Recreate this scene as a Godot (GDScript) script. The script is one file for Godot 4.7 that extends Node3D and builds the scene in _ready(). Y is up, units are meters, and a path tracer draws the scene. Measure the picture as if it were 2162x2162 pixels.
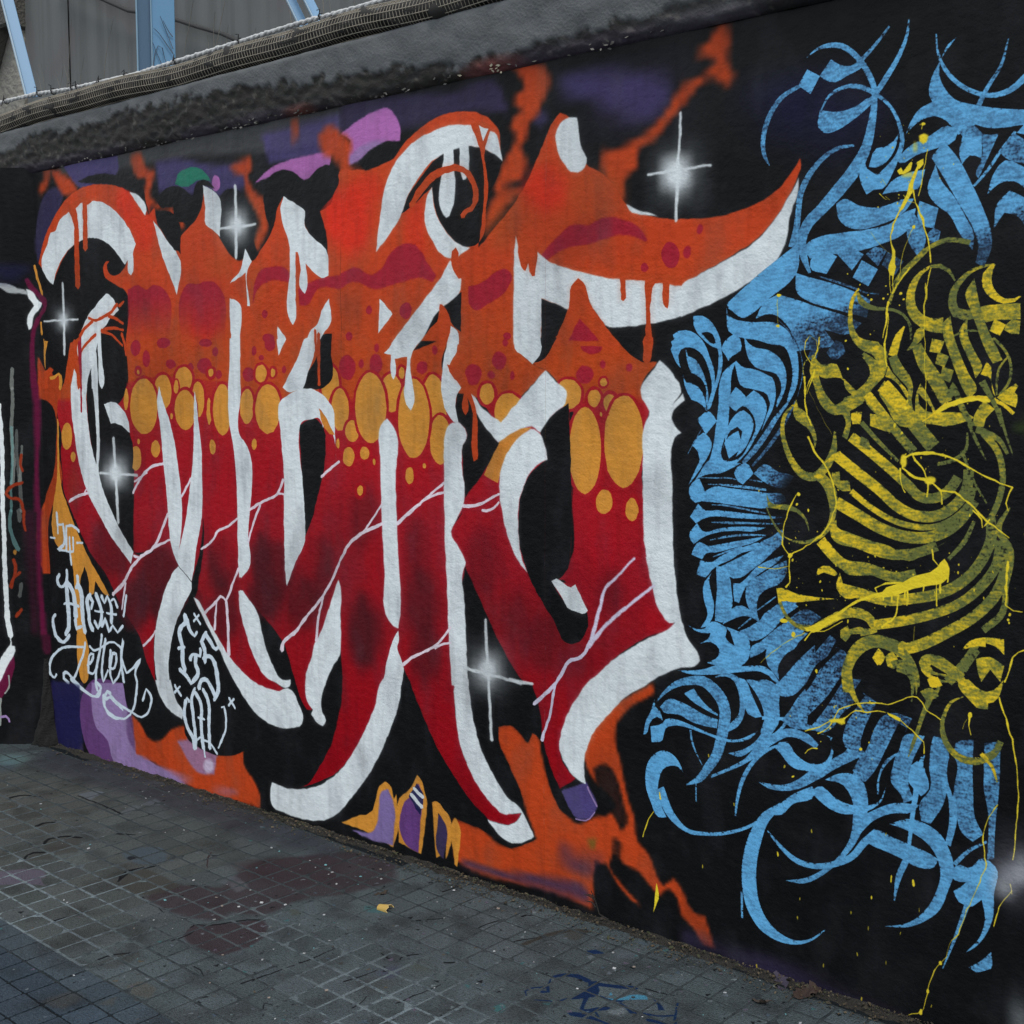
extends Node3D
# A painted street wall seen along a tiled pavement on a dull day.
# Wall paint is drawn in millimetres of wall (x along the wall from its corner, y above the ground), pavement paint in millimetres of ground.

var cv: Image          # the canvas being painted and its scale and origin
var kk := 0.7
var ox := -350.0
var oy := 2735.0
var cov := {}          # dry-brush coverage of the two calligraphy paints
var solid: Image
var body_stops := []
var PAL := {}
var HALO := {"white": 0.20, "orangeb": 0.22, "black": 0.10, "tagw": 0.12, "whitep": 0.10}   # overspray round each colour
var base_at := Vector3(-2.2113, 0.0000, -5.8080)
var along := Vector3(0.7768, 0.0000, 0.6298)
var out := Vector3(-0.6298, 0.0000, 0.7768)
var rng := RandomNumberGenerator.new()
var CAMERA_HEIGHT := 1.65
var PITCH := 0.090521

func _ready():
	# ---- camera, sky, sun, exposure ----
	var cam := Camera3D.new(); cam.name = "camera"; cam.fov = 45.1521; cam.near = 0.05; cam.far = 400.0
	cam.position = Vector3(0, CAMERA_HEIGHT, 0); cam.rotation.x = -PITCH; add_child(cam); cam.current = true
	var env := Environment.new(); env.background_mode = Environment.BG_SKY; env.tonemap_mode = Environment.TONE_MAPPER_LINEAR
	var sm := ProceduralSkyMaterial.new()
	sm.sky_top_color = Color(0.675, 0.705, 0.73); sm.sky_horizon_color = Color(0.74, 0.757, 0.772); sm.sky_curve = 0.2
	sm.ground_bottom_color = Color(0.2, 0.21, 0.22); sm.ground_horizon_color = Color(0.4, 0.42, 0.44); sm.sky_energy_multiplier = 1.0
	var sky := Sky.new(); sky.sky_material = sm; env.sky = sky
	env.tonemap_exposure = 2.2
	env.sdfgi_enabled = true; env.ssao_enabled = true; env.ssil_enabled = true
	var we := WorldEnvironment.new(); we.name = "environment"; we.environment = env; add_child(we)
	var sun := DirectionalLight3D.new(); sun.name = "sun"; sun.light_energy = 0.3; sun.light_angular_distance = 14.0; sun.light_color = Color(1.0, 0.97, 0.93)
	sun.shadow_enabled = true; sun.rotation_degrees = Vector3(-58, 20, 0); add_child(sun)
	rng.seed = 11
	make_palette()
	# ---- the wall, its neighbour and its coping ----
	var relief := stucco_height()
	build_wall(relief)
	build_coping()
	# ---- ground ----
	build_pavement()
	# ---- what stands behind and on the wall ----
	build_behind()
	build_on_coping()
	# ---- small things ----
	build_litter()

# ------------------------------------------------------------------ helpers
func tag(o: Node, label := "", category := "", group := "", kind := ""):
	if label: o.set_meta("label", label)
	if category: o.set_meta("category", category)
	if group: o.set_meta("group", group)
	if kind: o.set_meta("kind", kind)
	return o

func mi(called: String, mesh: Mesh, mat: Material, parent: Node = self) -> MeshInstance3D:
	var o := MeshInstance3D.new(); o.name = called; o.mesh = mesh
	if mat: o.material_override = mat
	parent.add_child(o, true)
	return o

func root(called: String, at := Vector3.ZERO) -> Node3D:
	var o := Node3D.new(); o.name = called; o.position = at; add_child(o, true)
	return o

func at_wall(s: float, t: float, o: float) -> Vector3:
	return base_at + along * s + Vector3(0, t, 0) + out * o

func flat_mat(c: Color, rough := 0.9, relief_tex: Texture2D = null, depth := 0.0, scale := 1.0) -> StandardMaterial3D:
	var m := StandardMaterial3D.new(); m.albedo_color = c.linear_to_srgb(); m.roughness = rough
	if relief_tex:
		m.uv1_triplanar = true; m.uv1_scale = Vector3.ONE * scale; m.heightmap_enabled = true; m.heightmap_texture = relief_tex; m.heightmap_scale = depth
	return m

func noise(freq: float, sd: int, oct := 4, kind := FastNoiseLite.TYPE_SIMPLEX_SMOOTH) -> FastNoiseLite:
	var n := FastNoiseLite.new(); n.seed = sd; n.frequency = freq; n.noise_type = kind
	n.fractal_type = FastNoiseLite.FRACTAL_FBM if oct > 1 else FastNoiseLite.FRACTAL_NONE; n.fractal_octaves = oct
	return n

func tube(st: SurfaceTool, pts: Array, r0: float, r1: float, sides := 6, col := Color.WHITE, wob: FastNoiseLite = null):
	var rings := []
	var n := pts.size()
	for i in n:
		var p: Vector3 = pts[i]
		var d: Vector3 = (pts[mini(i + 1, n - 1)] - pts[maxi(i - 1, 0)]).normalized()
		var a := d.cross(Vector3(0.13, 0.97, 0.21)).normalized()
		if a.length() < 0.1: a = d.cross(Vector3.RIGHT).normalized()
		var b := d.cross(a).normalized()
		var r := lerpf(r0, r1, float(i) / maxf(1, n - 1))
		var ring := []
		for j in sides:
			var t := TAU * j / sides
			var rr := r * (1.0 + (wob.get_noise_3d(p.x * 60 + j * 3.1, p.y * 60, p.z * 60) * 0.6 if wob else 0.0))
			ring.append(p + (a * cos(t) + b * sin(t)) * rr)
		rings.append(ring)
	st.set_color(col)
	for i in n - 1:
		for j in sides:
			var k2 := (j + 1) % sides
			for v in [rings[i][j], rings[i + 1][j], rings[i + 1][k2], rings[i][j], rings[i + 1][k2], rings[i][k2]]: st.add_vertex(v)
	for e in [0, n - 1]:
		for j in range(1, sides - 1):
			var q := [rings[e][0], rings[e][j], rings[e][j + 1]]
			if e == 0: q.reverse()
			for v in q: st.add_vertex(v)

func begin() -> SurfaceTool:
	var st := SurfaceTool.new(); st.begin(Mesh.PRIMITIVE_TRIANGLES); return st

func done(st: SurfaceTool, smooth := true) -> ArrayMesh:
	if smooth: st.index()
	st.generate_normals()
	return st.commit()

func obox(st: SurfaceTool, c: Vector3, x: Vector3, y: Vector3, z: Vector3, bev := 0.0):
	# a box with half axes x, y, z and bevelled edges
	var lx := x.length(); var ly := y.length(); var lz := z.length()
	var nx := x / lx; var ny := y / ly; var nz := z / lz
	var b := minf(bev, minf(lx, minf(ly, lz)) * 0.45)
	st.set_smooth_group(-1)
	var f := func(sx: int, sy: int, sz: int, k: int) -> Vector3:
		return c + nx * sx * (lx - (0.0 if k == 0 else b)) + ny * sy * (ly - (0.0 if k == 1 else b)) + nz * sz * (lz - (0.0 if k == 2 else b))
	var quad := func(p: Array):
		var nrm: Vector3 = (p[1] - p[0]).cross(p[2] - p[0])
		var mid: Vector3 = (p[0] + p[1] + p[2] + p[3]) / 4.0 - c
		if nrm.dot(mid) > 0: p.reverse()
		for i in [0, 1, 2, 0, 2, 3]: st.add_vertex(p[i])
	for s in [-1, 1]:
		quad.call([f.call(s, -1, -1, 0), f.call(s, 1, -1, 0), f.call(s, 1, 1, 0), f.call(s, -1, 1, 0)])
		quad.call([f.call(-1, s, -1, 1), f.call(1, s, -1, 1), f.call(1, s, 1, 1), f.call(-1, s, 1, 1)])
		quad.call([f.call(-1, -1, s, 2), f.call(1, -1, s, 2), f.call(1, 1, s, 2), f.call(-1, 1, s, 2)])
	if b > 0:
		for s in [-1, 1]:
			for t in [-1, 1]:
				quad.call([f.call(s, t, -1, 0), f.call(s, t, 1, 0), f.call(s, t, 1, 1), f.call(s, t, -1, 1)])
				quad.call([f.call(s, -1, t, 0), f.call(s, 1, t, 0), f.call(s, 1, t, 2), f.call(s, -1, t, 2)])
				quad.call([f.call(-1, s, t, 1), f.call(1, s, t, 1), f.call(1, s, t, 2), f.call(-1, s, t, 2)])

# ------------------------------------------------------------------ painting
func make_palette():
	PAL["black"] = Color(0.071, 0.076, 0.085)
	PAL["greyw"] = Color(0.318, 0.323, 0.332)
	PAL["purple"] = Color(0.318, 0.281, 0.500)
	PAL["purpled"] = Color(0.244, 0.206, 0.346)
	PAL["navy"] = Color(0.122, 0.122, 0.299)
	PAL["pink"] = Color(0.719, 0.439, 0.719)
	PAL["pinkl"] = Color(0.607, 0.505, 0.700)
	PAL["pinkd"] = Color(0.411, 0.262, 0.477)
	PAL["green"] = Color(0.160, 0.500, 0.407)
	PAL["orangeb"] = Color(0.775, 0.281, 0.122)
	PAL["oliveg"] = Color(0.337, 0.430, 0.150)
	PAL["ochre"] = Color(0.873, 0.589, 0.234)
	PAL["ochreb"] = Color(0.840, 0.533, 0.206)
	PAL["lilac"] = Color(0.533, 0.458, 0.673)
	PAL["violet"] = Color(0.421, 0.262, 0.514)
	PAL["white"] = Color(0.896, 0.929, 0.945)
	PAL["darkred"] = Color(0.299, 0.094, 0.122)
	PAL["red2"] = Color(0.710, 0.066, 0.122)
	PAL["brown"] = Color(0.570, 0.267, 0.174)
	PAL["redor"] = Color(0.896, 0.188, 0.104)
	PAL["brownor"] = Color(0.710, 0.327, 0.150)
	PAL["crim"] = Color(0.673, 0.132, 0.206)
	PAL["crimr"] = Color(0.700, 0.113, 0.150)
	PAL["whitep"] = Color(0.945, 0.887, 0.934)
	PAL["whitel"] = Color(0.873, 0.850, 0.943)
	PAL["tagw"] = Color(0.840, 0.896, 0.945)
	PAL["magenta"] = Color(0.374, 0.076, 0.216)
	PAL["magentad"] = Color(0.299, 0.085, 0.178)
	PAL["greyl"] = Color(0.570, 0.593, 0.579)
	PAL["teal"] = Color(0.453, 0.640, 0.640)
	PAL["rust"] = Color(0.570, 0.197, 0.104)
	PAL["blue"] = Color(0.402, 0.700, 0.906)
	PAL["bluedark"] = Color(0.197, 0.299, 0.421)
	PAL["yellow"] = Color(0.934, 0.794, 0.178)
	PAL["olive"] = Color(0.411, 0.439, 0.234)
	PAL["yelp"] = Color(0.945, 0.840, 0.206)
	PAL["tile"] = Color(0.278, 0.314, 0.331)
	PAL["tileblue"] = Color(0.213, 0.259, 0.304)
	PAL["tilewarm"] = Color(0.285, 0.298, 0.291)
	PAL["joint"] = Color(0.455, 0.507, 0.533)
	PAL["jointmid"] = Color(0.233, 0.259, 0.272)
	PAL["jointdark"] = Color(0.102, 0.122, 0.141)
	PAL["maroon"] = Color(0.193, 0.148, 0.167)
	PAL["plum"] = Color(0.161, 0.161, 0.206)
	PAL["pinkg"] = Color(0.350, 0.324, 0.389)
	PAL["blueg"] = Color(0.259, 0.318, 0.376)
	PAL["darkg"] = Color(0.095, 0.115, 0.135)
	PAL["lightg"] = Color(0.357, 0.389, 0.429)
	PAL["brownpatch"] = Color(0.233, 0.233, 0.220)
	PAL["ochreg"] = Color(0.324, 0.291, 0.246)
	PAL["tealg"] = Color(0.220, 0.383, 0.396)
	PAL["whiteg"] = Color(0.422, 0.455, 0.481)
	PAL["lilacg"] = Color(0.259, 0.272, 0.357)
	PAL["oliveg2"] = Color(0.246, 0.259, 0.206)
	PAL["navyg"] = Color(0.063, 0.148, 0.278)
	PAL["cyang"] = Color(0.259, 0.481, 0.585)
	PAL["browng"] = Color(0.174, 0.148, 0.122)
	PAL["crackg"] = Color(0.063, 0.076, 0.089)
	body_stops = [[2700, Color(0.812, 0.290, 0.141)], [2100, Color(0.803, 0.272, 0.122)], [1800, Color(0.775, 0.290, 0.113)], [1665, Color(0.756, 0.281, 0.113)], [1640, Color(0.691, 0.113, 0.141)], [1400, Color(0.673, 0.076, 0.132)], [1100, Color(0.626, 0.085, 0.141)], [900, Color(0.579, 0.076, 0.122)], [600, Color(0.617, 0.047, 0.104)], [200, Color(0.589, 0.024, 0.085)], [-100, Color(0.523, 0.024, 0.076)]]

func body_color(y: float) -> Color:
	for i in body_stops.size() - 1:
		var a = body_stops[i]; var b = body_stops[i + 1]
		if y >= b[0]:
			return a[1].lerp(b[1], clampf((a[0] - y) / (a[0] - b[0]), 0, 1))
	return body_stops[-1][1]

func px(x: float, y: float) -> Vector2:
	return Vector2((x - ox) * kk, (oy - y) * kk)

func spline(p: PackedVector2Array, closed: bool) -> PackedVector2Array:
	var n := p.size()
	var dirs := []
	for i in n:
		if not closed and (i == 0 or i == n - 1):
			dirs.append(null); continue
		var a := p[(i + n - 1) % n]; var b := p[(i + 1) % n]
		var d1 := (p[i] - a).normalized(); var d2 := (b - p[i]).normalized()
		dirs.append(null if d1.dot(d2) < 0.35 else (d1 * (b - p[i]).length() + d2 * (p[i] - a).length()).normalized())
	var o := PackedVector2Array()
	var m := n if closed else n - 1
	for i in m:
		var a := p[i]; var b := p[(i + 1) % n]
		var l := a.distance_to(b)
		var steps := clampi(int(l / 9.0), 1, 10)
		var t0: Vector2 = (b - a) if dirs[i] == null else dirs[i] * l
		var t1: Vector2 = (b - a) if dirs[(i + 1) % n] == null else dirs[(i + 1) % n] * l
		for j in steps:
			var t := float(j) / steps
			var t2 := t * t; var t3 := t2 * t
			o.append(a * (2 * t3 - 3 * t2 + 1) + t0 * (t3 - 2 * t2 + t) + b * (3 * t2 - 2 * t3) + t1 * (t3 - t2))
	if not closed: o.append(p[n - 1])
	return o

func outline(c: Array) -> PackedVector2Array:
	var p := PackedVector2Array()
	for i in range(0, c.size(), 2): p.append(px(c[i], c[i + 1]))
	return spline(p, true)

func ribbon(c: Array, caps: bool, vary := 0.0) -> Array:
	# centre line with widths -> [outline, centre line]
	var p := PackedVector2Array(); var w := PackedVector2Array()
	var run := 0.0
	for i in range(0, c.size(), 3):
		p.append(px(c[i], c[i + 1]))
		if p.size() > 1: run += p[-1].distance_to(p[-2])
		w.append(Vector2(run, c[i + 2] * kk))
	var q := spline(p, false)
	var lft := PackedVector2Array(); var rgt := PackedVector2Array()
	var d := 0.0; var seg := 0; var total := 0.0
	for i in range(1, q.size()): total += q[i].distance_to(q[i - 1])
	for i in q.size():
		if i: d += q[i].distance_to(q[i - 1]) * run / maxf(total, 0.001)
		while seg < w.size() - 2 and d > w[seg + 1].x: seg += 1
		var wd := lerpf(w[seg].y, w[seg + 1].y, clampf((d - w[seg].x) / maxf(0.001, w[seg + 1].x - w[seg].x), 0, 1)) * 0.5
		wd *= 1.0 + vary * 1.6 * shake.get_noise_2d(q[i].x * 1.7 + 900.0, q[i].y * 1.7)
		var t := (q[mini(i + 1, q.size() - 1)] - q[maxi(i - 1, 0)]).normalized()
		var n := Vector2(-t.y, t.x) * wd
		lft.append(q[i] + n); rgt.append(q[i] - n)
	var o := PackedVector2Array(lft)
	if caps: o.append(q[-1] + (q[-1] - q[-2]).normalized() * w[-1].y * 0.42)
	rgt.reverse(); o.append_array(rgt)
	if caps: o.append(q[0] + (q[0] - q[1]).normalized() * w[0].y * 0.42)
	return [o, q]

func spans(im: Image, p: PackedVector2Array, color_at: Callable):
	# fill the outline (non-zero winding) row by row
	var h := im.get_height(); var wd := im.get_width()
	var rows := []; rows.resize(h)
	var n := p.size()
	var lo := h; var hi := -1
	for i in n:
		var a := p[i]; var b := p[(i + 1) % n]
		if a.y == b.y: continue
		var s := 1.0
		if a.y > b.y:
			var t := a; a = b; b = t; s = -1.0
		var y0 := maxi(0, int(ceil(a.y - 0.5))); var y1 := mini(h - 1, int(ceil(b.y - 0.5)) - 1)
		if y1 < y0: continue
		lo = mini(lo, y0); hi = maxi(hi, y1)
		var g := (b.x - a.x) / (b.y - a.y)
		for y in range(y0, y1 + 1):
			if rows[y] == null: rows[y] = []
			rows[y].append(Vector2(a.x + g * (y + 0.5 - a.y), s))
	for y in range(lo, hi + 1):
		if rows[y] == null: continue
		var r: Array = rows[y]
		r.sort()
		var wind := 0.0; var c: Color = color_at.call(y)
		for i in r.size() - 1:
			wind += r[i].y
			if wind != 0.0:
				var x0 := maxi(0, int(round(r[i].x))); var x1 := mini(wd, int(round(r[i + 1].x)))
				if x1 > x0: im.fill_rect(Rect2i(x0, y, x1 - x0, 1), c)

var shake := noise(0.035, 101, 3)
func stamp(p0: PackedVector2Array, col: String, soft: int, a: float, grad := 0, halo := true):
	# hands and cans are not steady: edges wander by a millimetre or two
	var p := PackedVector2Array()
	for q in p0: p.append(q + Vector2(shake.get_noise_2d(q.x, q.y), shake.get_noise_2d(q.y + 500.0, q.x)) * 2.6)
	if halo and HALO.has(col) and a > 0.9: stamp(p0, col, 4, HALO[col], 0, false)
	var lo := Vector2(INF, INF); var hi := -lo
	for q in p:
		lo = lo.min(q); hi = hi.max(q)
	var pad := 2 + 3 * (1 << soft) if soft else 1
	var step := 1 << soft
	var x0 := int(floor(lo.x)) - pad; var y0 := int(floor(lo.y)) - pad
	var w := int(ceil(hi.x)) + pad - x0; var h := int(ceil(hi.y)) + pad - y0
	w = (w + step - 1) / step * step; h = (h + step - 1) / step * step
	if w < 1 or h < 1 or w * h > 9000000: return
	var tmp := Image.create(w * 2, h * 2, false, Image.FORMAT_RGBA8)
	var moved := PackedVector2Array()
	for q in p: moved.append((q - Vector2(x0, y0)) * 2.0)
	if col == "body":
		for y in h * 2:
			var c := body_color(oy - (y0 + y * 0.5) / kk); c.a = 0; tmp.fill_rect(Rect2i(0, y, w * 2, 1), c)
		spans(tmp, moved, func(y): return body_color(oy - (y0 + y * 0.5) / kk))
	else:
		var c: Color = PAL[col]
		tmp.fill(Color(c, 0))
		if grad:
			var top := (lo.y - y0) * 2; var bot := (hi.y - y0) * 2
			spans(tmp, moved, func(y): return Color(c, a * clampf(1.25 - 1.25 * (y - top) / (bot - top), 0, 1)))
		else:
			var cc := Color(c, a)
			spans(tmp, moved, func(_y): return cc)
	tmp.shrink_x2()
	for i in soft: tmp.shrink_x2()
	if soft: tmp.resize(w, h, Image.INTERPOLATE_CUBIC if soft > 1 else Image.INTERPOLATE_BILINEAR)
	cv.blend_rect(tmp, Rect2i(0, 0, w, h), Vector2i(x0, y0))

func F(col: String, c: Array, soft := 0, a := 1.0, grad := 0): stamp(outline(c), col, soft, a, grad)
func R(col: String, c: Array, soft := 0, a := 1.0):
	stamp(ribbon(c, true, 0.55 if col == "yelp" else 0.12)[0], col, soft, a)
func E(col: String, c: Array, soft := 0, a := 1.0):
	var p := PackedVector2Array()
	for i in 28:
		var t := TAU * i / 28.0
		p.append(px(c[0] + c[2] * cos(t) + c[4] * sin(t), c[1] + c[3] * cos(t) + c[5] * sin(t)))
	stamp(p, col, soft, a)

# dry-brush strokes: coverage images at twice the canvas scale, right part of the wall only
const COV_X := 2900.0
func cov_pts(p: PackedVector2Array) -> PackedVector2Array:
	var o := PackedVector2Array()
	for q in p: o.append(Vector2(q.x - (COV_X - ox) * kk, q.y) * 2.0)
	return o
func K(lay: String, c: Array, load_: float):
	var g := Color(load_, load_, load_)
	spans(cov[lay], cov_pts(outline(c)), func(_y): return g)
func Q(lay: String, c: Array, l0: float, l1: float):
	var r := ribbon(c, false)
	if is_equal_approx(l0, l1):
		var g := Color(l0, l0, l0)
		spans(cov[lay], cov_pts(r[0]), func(_y): return g); return
	var o: PackedVector2Array = r[0]; var n: int = r[1].size()
	for i in n - 1:
		var v := lerpf(l0, l1, float(i) / (n - 1)); var g := Color(v, v, v)
		spans(cov[lay], cov_pts(PackedVector2Array([o[i], o[i + 1], o[2 * n - 2 - i], o[2 * n - 1 - i]])), func(_y): return g)
func X(what: String, x: int, y: int, rx: int, ry: int, a: float):
	var im: Image = cov["blue"] if what == "fadeblue" else solid
	var c := (px(x, y) - Vector2((COV_X - ox) * kk, 0)) * 2.0
	var w := int(rx * kk * 2.0 * 1.5); var h := int(ry * kk * 2.0 * 1.5)
	for j in range(-h, h, 1):
		for i in range(-w, w, 2):
			var d := Vector2(float(i) / w, float(j) / h).length()
			if d > 1.0: continue
			var xx := int(c.x) + i; var yy := int(c.y) + j
			if xx < 0 or yy < 0 or xx + 1 >= im.get_width() or yy >= im.get_height(): continue
			var g := a * (1.0 - smoothstep(0.3, 1.0, d))
			var v := im.get_pixel(xx, yy).r
			v = v * (1.0 - g) if what == "fadeblue" else maxf(v, g)
			im.fill_rect(Rect2i(xx, yy, 2, 1), Color(v, v, v))

func apply_dry_brush():
	var w: int = cov["blue"].get_width() / 2; var h: int = cov["blue"].get_height() / 2
	for l in cov: cov[l].shrink_x2()
	solid.shrink_x2()
	var near := {}
	for l in cov:
		var im: Image = cov[l].duplicate()
		im.resize(w / 6, h / 6, Image.INTERPOLATE_TRILINEAR if im.generate_mipmaps() == OK else Image.INTERPOLATE_BILINEAR)
		im.clear_mipmaps(); im.resize(w, h, Image.INTERPOLATE_BILINEAR)
		near[l] = im.get_data()
	var eb: PackedByteArray = near["blue"]; var ey: PackedByteArray = near["yel"]
	var cb: PackedByteArray = cov["blue"].get_data(); var cy: PackedByteArray = cov["yel"].get_data(); var cs: PackedByteArray = solid.get_data()
	var n1 := noise(0.15, 5, 2).get_image(w, h).get_data()
	var st := noise(0.12, 9, 3).get_image(w / 3, h)
	st.resize(w, h, Image.INTERPOLATE_BILINEAR)
	var n2 := st.get_data()
	var wob := noise(0.02, 21, 3).get_image(w, h).get_data()
	var data := cv.get_data()
	var cw := cv.get_width(); var x0 := int((COV_X - ox) * kk)
	var bl: Color = PAL["blue"]; var bd: Color = PAL["bluedark"]; var yl: Color = PAL["yellow"]; var yd: Color = PAL["olive"]
	for y in h:
		var row := y * w
		for x in w:
			var i := row + x
			var b := cb[i]; var q := cy[i]
			if b < 8 and q < 8: continue
			if x + x0 >= cw: break
			var hgt := smoothstep(70.0, 190.0, float(n1[i]) * 0.5 + float(n2[i]) * 0.5)
			var at := (y * cw + x + x0) * 4
			var r := float(data[at]); var g := float(data[at + 1]); var bb := float(data[at + 2])
			if b >= 8:
				var c := b / 255.0
				var hole := clampf((hgt - minf(c * 0.85 + 0.27, float(eb[i]) / b * 0.7 + 0.42)) * 3.5, 0.0, 1.0) * smoothstep(0.1, 0.6, c)
				var a := smoothstep(0.06, 0.42, c) * (1.0 - hole * 0.85)
				var t := clampf((c - 0.42) * 1.75 + (0.5 - float(n2[i]) / 255.0) * 0.22 + (0.5 - hgt) * ((1.0 - c) * 1.5 + 0.12) + (wob[i] / 255.0 - 0.5) * 0.45, 0.0, 1.0)
				r = lerpf(r, lerpf(bd.r8, bl.r8, t), a); g = lerpf(g, lerpf(bd.g8, bl.g8, t), a); bb = lerpf(bb, lerpf(bd.b8, bl.b8, t), a)
			if q >= 8:
				var c := q / 255.0
				var sl := cs[i] / 255.0
				c = maxf(c, sl if c > 0.1 else 0.0)
				var hole := clampf((hgt - minf(c * 1.5 + 0.1, float(ey[i]) / q * 0.7 + 0.40)) * 3.0, 0.0, 1.0)
				var a := smoothstep(0.08, 0.36, c) * (1.0 - hole * 0.8)
				var t := clampf((c - 0.64) * 2.4 + (0.5 - (hgt * 0.5 + float(n2[i]) / 510.0)) * 0.9 + 0.36 + (wob[i] / 255.0 - 0.5) * 0.9, 0.0, 1.0)
				r = lerpf(r, lerpf(yd.r8, yl.r8, t), a); g = lerpf(g, lerpf(yd.g8, yl.g8, t), a); bb = lerpf(bb, lerpf(yd.b8, yl.b8, t), a)
			data[at] = int(r); data[at + 1] = int(g); data[at + 2] = int(bb)
	cv = Image.create_from_data(cw, cv.get_height(), false, Image.FORMAT_RGBA8, data)

func mottle(n: FastNoiseLite, shrink: Vector2i, col: Color, lo: float, hi: float, amount: float, rect := Rect2i()):
	var r := rect if rect.size.x else Rect2i(0, 0, cv.get_width(), cv.get_height())
	var w := r.size.x / shrink.x; var h := r.size.y / shrink.y
	var src := n.get_image(w, h).get_data()
	var o := PackedByteArray(); o.resize(w * h * 4)
	var r8 := col.r8; var g8 := col.g8; var b8 := col.b8
	for i in w * h:
		o[i * 4] = r8; o[i * 4 + 1] = g8; o[i * 4 + 2] = b8
		o[i * 4 + 3] = int(255.0 * amount * clampf((src[i] / 255.0 - lo) / (hi - lo), 0.0, 1.0))
	var im := Image.create_from_data(w, h, false, Image.FORMAT_RGBA8, o)
	im.resize(r.size.x, r.size.y, Image.INTERPOLATE_BILINEAR)
	cv.blend_rect(im, Rect2i(Vector2i.ZERO, r.size), r.position)

func paint_wall():
	kk = 0.7; ox = -350.0; oy = 2735.0
	cv = Image.create(3500, 1915, false, Image.FORMAT_RGBA8)
	cv.fill(PAL["black"])
	var cw := int((4650.0 - COV_X) * kk) * 2
	cov["blue"] = Image.create(cw, 1914 * 2, false, Image.FORMAT_L8); cov["yel"] = Image.create(cw, 1914 * 2, false, Image.FORMAT_L8)
	solid = Image.create(cw, 1914 * 2, false, Image.FORMAT_L8)
	mottle(noise(0.01, 3, 4), Vector2i(4, 4), PAL["greyw"], 0.55, 1.0, 0.16)
	paint_backdrop()
	paint_letters()
	# brush and roller unevenness of the first coats
	mottle(noise(0.016, 31, 4), Vector2i(2, 4), Color(0.34, 0.35, 0.38), 0.5, 0.95, 0.20)
	mottle(noise(0.010, 33, 4), Vector2i(4, 4), Color(0.12, 0.10, 0.11), 0.52, 0.95, 0.16)
	mottle(noise(0.03, 32, 3), Vector2i(1, 6), Color(0.05, 0.02, 0.03), 0.5, 1.0, 0.10)
	paint_tags()
	paint_blue()
	paint_yellow()
	apply_dry_brush()
	paint_splashes()
	# dust and scuffs
	mottle(noise(0.02, 41, 5), Vector2i(2, 2), Color(0.42, 0.42, 0.42), 0.62, 1.0, 0.10)
	mottle(noise(0.004, 43, 4), Vector2i(4, 4), Color(0.06, 0.06, 0.06), 0.5, 1.0, 0.10)

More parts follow.
